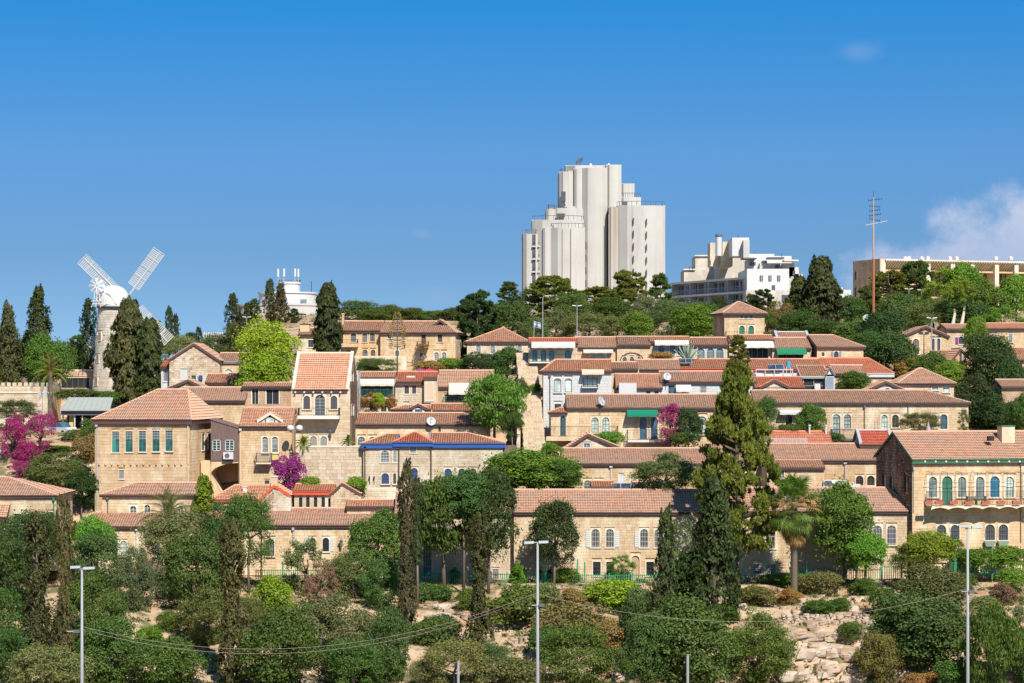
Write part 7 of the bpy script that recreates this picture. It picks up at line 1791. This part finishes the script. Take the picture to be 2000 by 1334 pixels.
 (745, 1090, 1190, 80, 240, 'olive', 'mid', 'olive beside the very tall narrow cypress'),
 (535, 1125, 1200, 76, 239.5, 'bush', 'bright', 'yellow green autumn tinted bush on the slope', 'bush'),
 (540, 1190, 1350, 160, 226, 'round', 'mid', 'big round dark green carob at the bottom of the slope, before the column cypress'),
 (660, 1165, 1310, 150, 229, 'olive', 'olive', 'silvery olive tree in the middle of the bottom slope'),
 (760, 1190, 1335, 90, 227, 'round', 'mid', 'round green tree below the very tall narrow cypress'),
 (690, 1250, 1350, 110, 224, 'olive', 'mid', 'darker olive low beside the silvery olive'),
 (215, 1215, 1340, 140, 227, 'round', 'mid', 'round dark green tree right of the first lamp pole'),
 (95, 1265, 1370, 150, 222, 'olive', 'olive', 'spreading grey olive at the bottom beside the first lamp pole'),
 (20, 1230, 1340, 100, 226, 'olive', 'mid', 'olive at the bottom photo corner'),
 (330, 1250, 1350, 130, 224, 'broad', 'green', 'green scrub tree at the bottom, right of the bare soil'),
 (400, 1150, 1260, 100, 234, 'olive', 'oliveg', 'olive between bare soil and tall column cypress'),
 (890, 1250, 1350, 120, 223, 'olive', 'olive', 'silvery olive behind the plain grey post'),
 (830, 1290, 1350, 60, 223, 'olive', 'olive', 'small silvery olive right of the round green tree'),
 (1120, 1180, 1260, 120, 234, 'bush', 'brown', 'wide brownish scrub beside the middle lamp pole', 'bush'),
 (1125, 1225, 1345, 130, 227, 'olive', 'green', 'green tree at the foot of the middle lamp pole'),
 (1010, 1285, 1350, 100, 223, 'bush', 'olive', 'grey scrub at the bottom left of the middle lamp pole', 'bush'),
 (1195, 1270, 1350, 80, 223, 'loose', 'green', 'sparse green shrub on red soil', 'bush'),
 (1205, 1135, 1190, 110, 242, 'bush', 'bright', 'bright green bush below the fence by the arched doorway', 'bush'),
 (1010, 1145, 1230, 110, 240, 'bush', 'green', 'trailing green scrub left of the middle lamp pole', 'bush'),
 (845, 1140, 1180, 60, 242, 'bush', 'green', 'green bush under the pale house fence', 'bush'),
 (850, 1205, 1260, 90, 233, 'bush', 'mid', 'green scrub beside the white boulders', 'bush'),
 (985, 1180, 1215, 60, 238, 'bush', 'brown', 'brown scrub on the cliff behind the dark column cypress', 'bush'),
 (1345, 1170, 1338, 186, 226, 'round', 'mid', 'very large round carob tree at the bottom centre right'),
 (1270, 1200, 1330, 90, 228, 'round', 'mid', 'smaller carob crown merging with the very large one'),
 (1482, 1200, 1330, 130, 227.5, 'olive', 'green', 'yellowish green tree touching the very large carob'),
 (1240, 1170, 1290, 60, 236, 'bush', 'mid', 'dark scrub left of the large carob', 'bush'),
 (1475, 1146, 1182, 76, 242, 'bush', 'brown', 'brown dome bush under the fence below the fan palm', 'bush'),
 (1600, 1118, 1162, 70, 243, 'bush', 'brown', 'tufted brown green bush overlapping the fence', 'bush'),
 (1410, 1180, 1215, 60, 240, 'bush', 'mid', 'dark bush at the foot of the broad dark cypress', 'bush'),
 (1600, 1172, 1200, 60, 240, 'bush', 'green', 'low green bush on the rock ledge', 'bush'),
 (1690, 1130, 1165, 50, 242, 'bush', 'green', 'low bush under the cooling unit fence', 'bush'),
 (1730, 1150, 1210, 60, 239, 'bush', 'mid', 'dark bush on the ledge left of the tree mass', 'bush'),
 (1815, 1105, 1200, 140, 240, 'broad', 'brown', 'brown green tree mass under the mansion fence'),
 (1800, 1165, 1290, 170, 236, 'broad', 'mid', 'large dark tree on the cliff below the mansion'),
 (1715, 1238, 1330, 90, 229, 'round', 'brown', 'round brown green bush at the bottom of the cliff'),
 (1755, 1190, 1260, 90, 236, 'olive', 'green', 'green tree left of the large cliff tree'),
 (1935, 1190, 1345, 120, 226, 'drooping', 'green', 'feathery green tree before the bottom photo edge'),
 (1990, 1185, 1300, 80, 231, 'loose', 'grey', 'pale leaved shrub tree at the photo edge'),
 (1980, 1110, 1150, 60, 242, 'bush', 'fresh', 'bright bush on the slope edge below the hedge', 'bush'),
 (1960, 1140, 1175, 50, 240, 'bush', 'dead', 'reddish dry bush on the slope near the photo edge', 'bush'),
 (1880, 1120, 1150, 50, 243, 'bush', 'mid', 'dark bush behind the last lamp pole', 'bush'),
 (2005, 1230, 1340, 60, 225, 'round', 'mid', 'round green tree cut by the bottom photo edge'),
 (1700, 1270, 1300, 40, 229, 'bush', 'fresh', 'small bright shrub beside the round brown bush', 'bush'),
]
for v in V:
    if len(v) > 8 and v[8] in ('bush', 'hedge', 'shrub'): tree(*v[:8], name=v[8], cat=v[8])
    elif len(v) > 8: tree(*v)
    else: tree(*v)
for (x, yt, yb, w, D, k, c, lab) in (
 (28, 812, 900, 92, 277, 'magenta', 'mid', 'magenta bougainvillea mass at the photo edge'), (82, 808, 875, 76, 276, 'magenta', 'mid', 'bright magenta bougainvillea nearest the parked car'),
 (55, 860, 925, 80, 274, 'magenta', 'brown', 'faded magenta bougainvillea with bare twigs'), (40, 900, 948, 50, 271.5, 'magenta', 'mid', 'low magenta bougainvillea tip above the cottage roof'),
 (563, 886, 955, 62, 260.5, 'purple', 'mid', 'purple bougainvillea spilling over the retaining wall'), (1310, 790, 865, 56, 272, 'magenta', 'mid', 'magenta bougainvillea climbing over the balcony'),
 (1318, 840, 872, 36, 271.5, 'magenta', 'green', 'lower magenta bougainvillea strand below the balcony')):
    tree(x, yt, yb, w, D, k, c, lab)

# --- palms
def palm_leaf(n=16, L=2.6, arch=.9, leaf=.5, fan=False):
    mb = MB(); P = []
    for i in range(n + 1): t = i / n; P.append(Vector((L * t * (1 - .12 * t), 0, arch * L * (t * .75 - t * t * .95))))
    mb.tube(P, [.035 * (1 - .8 * i / n) for i in range(n + 1)], 4)
    for i in range(2, n * 2):
        t = i / (n * 2); a = min(int(t * n), n - 1); p = P[a].lerp(P[a + 1], t * n - a); d = (P[a + 1] - P[a]).normalized()
        l = leaf * math.sin(math.pi * min(1, .15 + t * .8)) + .08
        for s in (-1, 1):
            q = p + Vector((d.x * l * .6, s * l * .8, d.z * l * .6 - l * .35)); mb.add([p, p + d * .05, q], [(0, 1, 2)])
    return mb
def fan_leaf(R_=.75, st=1.1, n=18):
    mb = MB(); mb.tube([(0, 0, 0), (st * .5, 0, .12), (st, 0, .1)], .025, 4); c = Vector((st, 0, .1))
    for i in range(n):
        a0 = R(-125 + 250 * i / n); a1 = R(-125 + 250 * (i + .75) / n); am = (a0 + a1) / 2
        m = Vector((math.cos(am) * R_, math.sin(am) * R_, -.28 * R_ - .25 * R_ * (1 - math.cos(am)) * .5)); e = .55
        mb.add([c, c + Vector((math.cos(a0) * R_ * e, math.sin(a0) * R_ * e, -.05)), c + m, c + Vector((math.cos(a1) * R_ * e, math.sin(a1) * R_ * e, -.02))], [(0, 1, 2, 3)])
    return mb
def palm(x, yc, D, label, kind='date', n=46, sc=1.0, skirt=False, c=(.075, .13, .03)):
    P = pt(x, yc, D); zg = zt(P.x, D); t = thing('palm_tree', label, 'palm tree', (P.x, D, zg)); H = P.z - zg
    r = random.Random(int(x)); tr = MB(); zz = 0; k = 0
    tw = min(sc, 1.25)
    tr.tube([(0, 0, -.5), (0, 0, H)], [.27 * tw + .05, .22 * tw], 12); tr.build('trunk', MATS['bark'], t)
    sc_ = MB()
    while zz < H:
        for j in range(7):
            a = j * 6.283 / 7 + k * .45; rr = .24 * tw + .02; p = Vector((rr * math.cos(a), rr * math.sin(a), zz)); o = Vector((math.cos(a), math.sin(a), 0)); s = Vector((-math.sin(a), math.cos(a), 0))
            sc_.add([p - s * .1, p + s * .1, p + o * .12 + Vector((0, 0, .2))], [(0, 1, 2)])
        zz += .16; k += 1
    sc_.build('bark_scales', MATS['palebark'], t, kind='stuff')
    src = (palm_leaf(L=2.7 * sc, leaf=.45 * sc) if kind == 'date' else fan_leaf(.72 * sc, 1.15 * sc)).build('frond', MATS['leaf_plain'], t)
    dead = None
    for i in range(n):
        o = src if i == 0 else src.copy()
        if i: col.objects.link(o); o.parent = t
        f = i / n; a = i * 2.39996; el = R((82 - (150 if kind == 'fan' else 105) * f) + r.uniform(-12, 12)); o.location = (0, 0, H - (1.0 if kind == 'fan' else .3) * f); o.rotation_euler = (r.uniform(-.3, .3), -el, a)
        if kind == 'fan' and .42 < f < .62: o.name = 'dead_frond'
        s = r.uniform(.85, 1.1); o.scale = (s, s, s); o.color = (*[q * r.uniform(.8, 1.25) for q in c], 1) if not (kind == 'fan' and .42 < f < .62) else (.24, .17, .09, 1)
    if skirt:
        for i in range(70):
            o = src.copy(); o.name = 'dead_frond'; col.objects.link(o); o.parent = t; a = i * 2.39996; o.location = (0, 0, H - 1.2 - 1.3 * i / 70); o.rotation_euler = (r.uniform(-.5, .5), R(48 + 36 * r.random()), a); s = r.uniform(.5, .95); o.scale = (s, s, s); o.color = (.26, .17, .085, 1)
    return t
palm(1551, 978, 242.2, 'shaggy fan palm with brown skirt of dead leaves before the stone house', 'fan', 64, 1.75, skirt=True, c=(.085, .15, .035))
palm(1540, 975, 251.5, 'second fan palm crown with upright leaves behind the shaggy one', 'fan', 26, 1.2, c=(.06, .12, .03))
palm(330, 1010, 244, 'feather palm among the olives before the outbuilding roof', 'date', 44, 1.5, c=(.10, .14, .05))
palm(592, 866, 262.8, 'small bright palm on the terrace under the tower house', 'date', 24, .5, c=(.14, .2, .03))
palm(680, 862, 263.5, 'tiny palm plant at the terrace end by the tower house corner', 'date', 20, .38, c=(.1, .15, .04))
palm(98, 728, 300, 'yellowish palm behind the battlements', 'date', 30, 1.1, c=(.16, .19, .05))
# agaves and the flower stalk
def agave(x, y, D, s, label, n=22):
    P = pt(x, y, D); t = thing('agave', label, 'agave', P); base = None
    for i in range(n):
        a = i * 2.4; el = R(80 - 55 * i / n)
        if base is None: o = base = MB().prism([(0, -.06 * s, 0), (.4 * s, -.09 * s, -.02), (1.2 * s, 0, .08 * s), (.4 * s, .09 * s, -.02), (0, .06 * s, 0)], (0, 0, .05 * s)).build('leaf', MATS['greygreen'], t)
        else: o = base.copy(); col.objects.link(o); o.parent = t
        o.rotation_euler = (0, -el, a)
agave(1342, 706, 298, 1.9, 'large pale spiky agave before the glazed arcade'); agave(1305, 706, 298, 1.1, 'smaller agave before the pale awning house'); agave(703, 722, 300, .9, 'agave on the long terrace wall end'); agave(720, 722, 300, 1.0, 'second agave on the long terrace, nearer the round bush')
P = pt(776, 728, 300); t = thing('agave_stalk', 'tall agave flower stalk with tiers of yellow blooms', 'plant', P); m_ = 300 / F
MB().tube([(0, 0, 0), (0, 0, 120 * m_)], [.12, .03], 8).build('stalk', MATS['bark'], t)
for i in range(17):
    z = (48 + i * 4.2) * m_; a = i * 2.4; l = (1.05 if i < 11 else 1.05 - (i - 10) * .13); q = MB()
    for a_ in (a, a + math.pi): q.tube([(0, 0, z - .15), (l * .6 * math.cos(a_), l * .3 * math.sin(a_), z - .08), (l * math.cos(a_ * 0 + (0 if a_ == a else math.pi)), l * .4 * math.sin(a_), z + .02)], .03, 4)
    q.build('branch', MATS['bark'], t)
    f = MB(); r_ = random.Random(i)
    for s in (-1, 1):
        for k in range(26):
            c_ = Vector((s * l * r_.uniform(.55, 1.05), r_.uniform(-.3, .3), z + r_.uniform(0, .2))); d = [Vector([r_.uniform(-.1, .1) for _ in range(3)]) for _ in range(3)]; f.add([c_ + d[0], c_ + d[1], c_ + d[2]], [(0, 1, 2)])
    f.build('bloom', MATS['leaf_plain'], t).color = (.25, .22, .03, 1) if i > 5 else (.16, .12, .04, 1)
# pale eucalyptus trunks
for x, x2, y0, y1, lab in ((1864, 1861, 588, 640, 'pale eucalyptus trunk behind the villa roof, the straight one'), (1884, 1878, 575, 640, 'pale eucalyptus trunk behind the villa roof, the one leaning at its foot')):
    A_ = pt(x2, y1, 330); B_ = pt(x, y0, 334); t = thing('eucalyptus_tree', lab, 'tree', (A_.x, 330, A_.z), 0); d = B_ - A_
    MB().tube([(-.5, 0, -1), d * .15, d * .5 + Vector((.15, 0, 0)), d], [.34, .28, .2, .12], 8).build('trunk', MATS['palebark'], t, smooth=True)
    cm = PROTO['loose'][0][0]; co = bpy.data.objects.new('crown', cm); col.objects.link(co); co.parent = t; co.location = d * .8; co.scale = (3.5, 3.5, 3.0); co.color = (.14, .2, .03, 1)

# --- rocks of the cliff (pieces of the terrain)
RB = []
for s in range(8):
    r = np.random.default_rng(300 + s); v = []; f = []
    n1, n2 = 7, 5; mb = MB()
    for j in range(n2 + 1):
        ph = math.pi * j / n2 - math.pi / 2
        for i in range(n1):
            th = 2 * math.pi * i / n1; k = r.uniform(.72, 1.15); e = .55
            cx = math.copysign(abs(math.cos(th)) ** e, math.cos(th)) * math.cos(ph) ** .5 if abs(math.cos(ph)) > 1e-6 else 0
            cy = math.copysign(abs(math.sin(th)) ** e, math.sin(th)) * math.cos(ph) ** .5 if abs(math.cos(ph)) > 1e-6 else 0
            mb.v.append((.5 * k * cx, .5 * k * cy, .5 * k * math.copysign(abs(math.sin(ph)) ** .6, math.sin(ph))))
    for j in range(n2):
        for i in range(n1): mb.f.append((j * n1 + i, j * n1 + (i + 1) % n1, (j + 1) * n1 + (i + 1) % n1, (j + 1) * n1 + i))
    me = bpy.data.meshes.new('rock'); me.from_pydata(mb.v, [], mb.f); me.materials.append(MATS['rock']); RB.append(me)
zones = [  # x0,x1,y0,y1,count,size range m
 (1520, 1720, 1214, 1222, 34, (.5, 1.1)), (1530, 1740, 1244, 1254, 26, (.7, 1.7)), (1530, 1720, 1275, 1290, 24, (.8, 1.9)), (1530, 1760, 1305, 1334, 24, (.7, 1.8)), (1390, 1640, 1148, 1200, 34, (.4, 1.1)), (1640, 1760, 1140, 1215, 22, (.5, 1.2)), (1860, 1960, 1130, 1200, 22, (.4, 1.1)),
 (1870, 2000, 1200, 1334, 16, (.6, 1.6)), (820, 920, 1165, 1215, 20, (.6, 1.4)), (1050, 1160, 1150, 1205, 20, (.5, 1.2)), (920, 1100, 1215, 1334, 24, (.5, 1.2)), (540, 620, 1150, 1200, 8, (.6, 1.2)), (230, 330, 1270, 1334, 10, (.5, 1.0)),
 (1180, 1260, 1250, 1334, 14, (.5, 1.2))]
nrk = 0
r_ = random.Random(21)
for (x0, x1, y0, y1, n, (s0, s1)) in zones:
    for i in range(n):
        g = ground_at(r_.uniform(x0, x1), r_.uniform(y0, y1))
        if g is None or nrk >= 298: continue
        o = bpy.data.objects.new('rock', r_.choice(RB)); col.objects.link(o); o.parent = terrain; s = r_.uniform(s0, s1)
        o.location = g + Vector((0, .1, s * .06)); o.scale = (s * r_.uniform(1.0, 1.9), s * r_.uniform(.7, 1.1), s * r_.uniform(.5, .85)); o.rotation_euler = (r_.uniform(-.15, .15), r_.uniform(-.15, .15), r_.uniform(-.5, .5)); nrk += 1
# --- dry terrace wall on the cliff
g0 = ground_at(1620, 1206)
if g0 is not None:
    P0 = Vector(g0); t = thing('terrace_wall', 'dry laid pale terrace wall along the cliff ledge below the tufted bush', 'wall', P0 + Vector((-5.0, -.6, -.3)))
    base = None; cnt = 0
    for rw in range(3):
        a = r_.uniform(0, .3)
        while a < 11.2:
            ln = r_.uniform(.3, .8); zz = zt(P0.x - 5 + a, P0.y - .6) - P0.z + .3
            if base is None: o = base = bpy.data.objects.new('stone', RB[1])
            else: o = bpy.data.objects.new('stone', r_.choice(RB))
            col.objects.link(o); o.parent = t; o.location = (a + ln / 2, r_.uniform(-.05, .05), zz + rw * .27 + .05); o.scale = (ln * 1.15, .7, r_.uniform(.3, .42)); a += ln; cnt += 1

# --- small growth: weeds and tufts on the open slope
def scrub():
    P = []; N = []; U = []; r = random.Random(77)
    for i in range(3600):
        x = r.uniform(-40, 2040); D = r.uniform(210, 249); X = K(x) * D; 
        if noise.noise((X * .12, D * .16, 2.2)) < -.05 and r.random() < .8: continue
        z = zt(X, D); s = r.uniform(.15, .6) if r.random() < .75 else r.uniform(.6, 1.1)
        n = int(26 + s * 50)
        d = sph(n); d[:, 2] = np.abs(d[:, 2]); P.append(np.array([X, D, z]) + d * s * nr.uniform(.2, 1, (n, 1)) * np.array([1.1, 1.1, .8])); N.append(d)
    for i in range(3200):
        a = r.uniform(-.34, .34); D = r.uniform(300, 470) if r.random() < .7 else r.uniform(258, 300); X = a * D; z = zt(X, D); s = r.uniform(.5, 1.5) * (.45 if D < 300 else 1)
        n = 46; d = sph(n); d[:, 2] = np.abs(d[:, 2]); P.append(np.array([X, D, z]) + d * s * nr.uniform(.2, 1, (n, 1)) * np.array([1.1, 1.1, .9])); N.append(d)
    P = np.concatenate(P); N = np.concatenate(N); me = leafmesh('scrub_growth', P, N, .22, .10, None, 'leaf_plain')
    o = bpy.data.objects.new('undergrowth', me); col.objects.link(o); o.color = (.07, .095, .03, 1); tag(o, 'low dry scrub and weeds over the rocky slope', 'undergrowth', kind='stuff')
scrub()
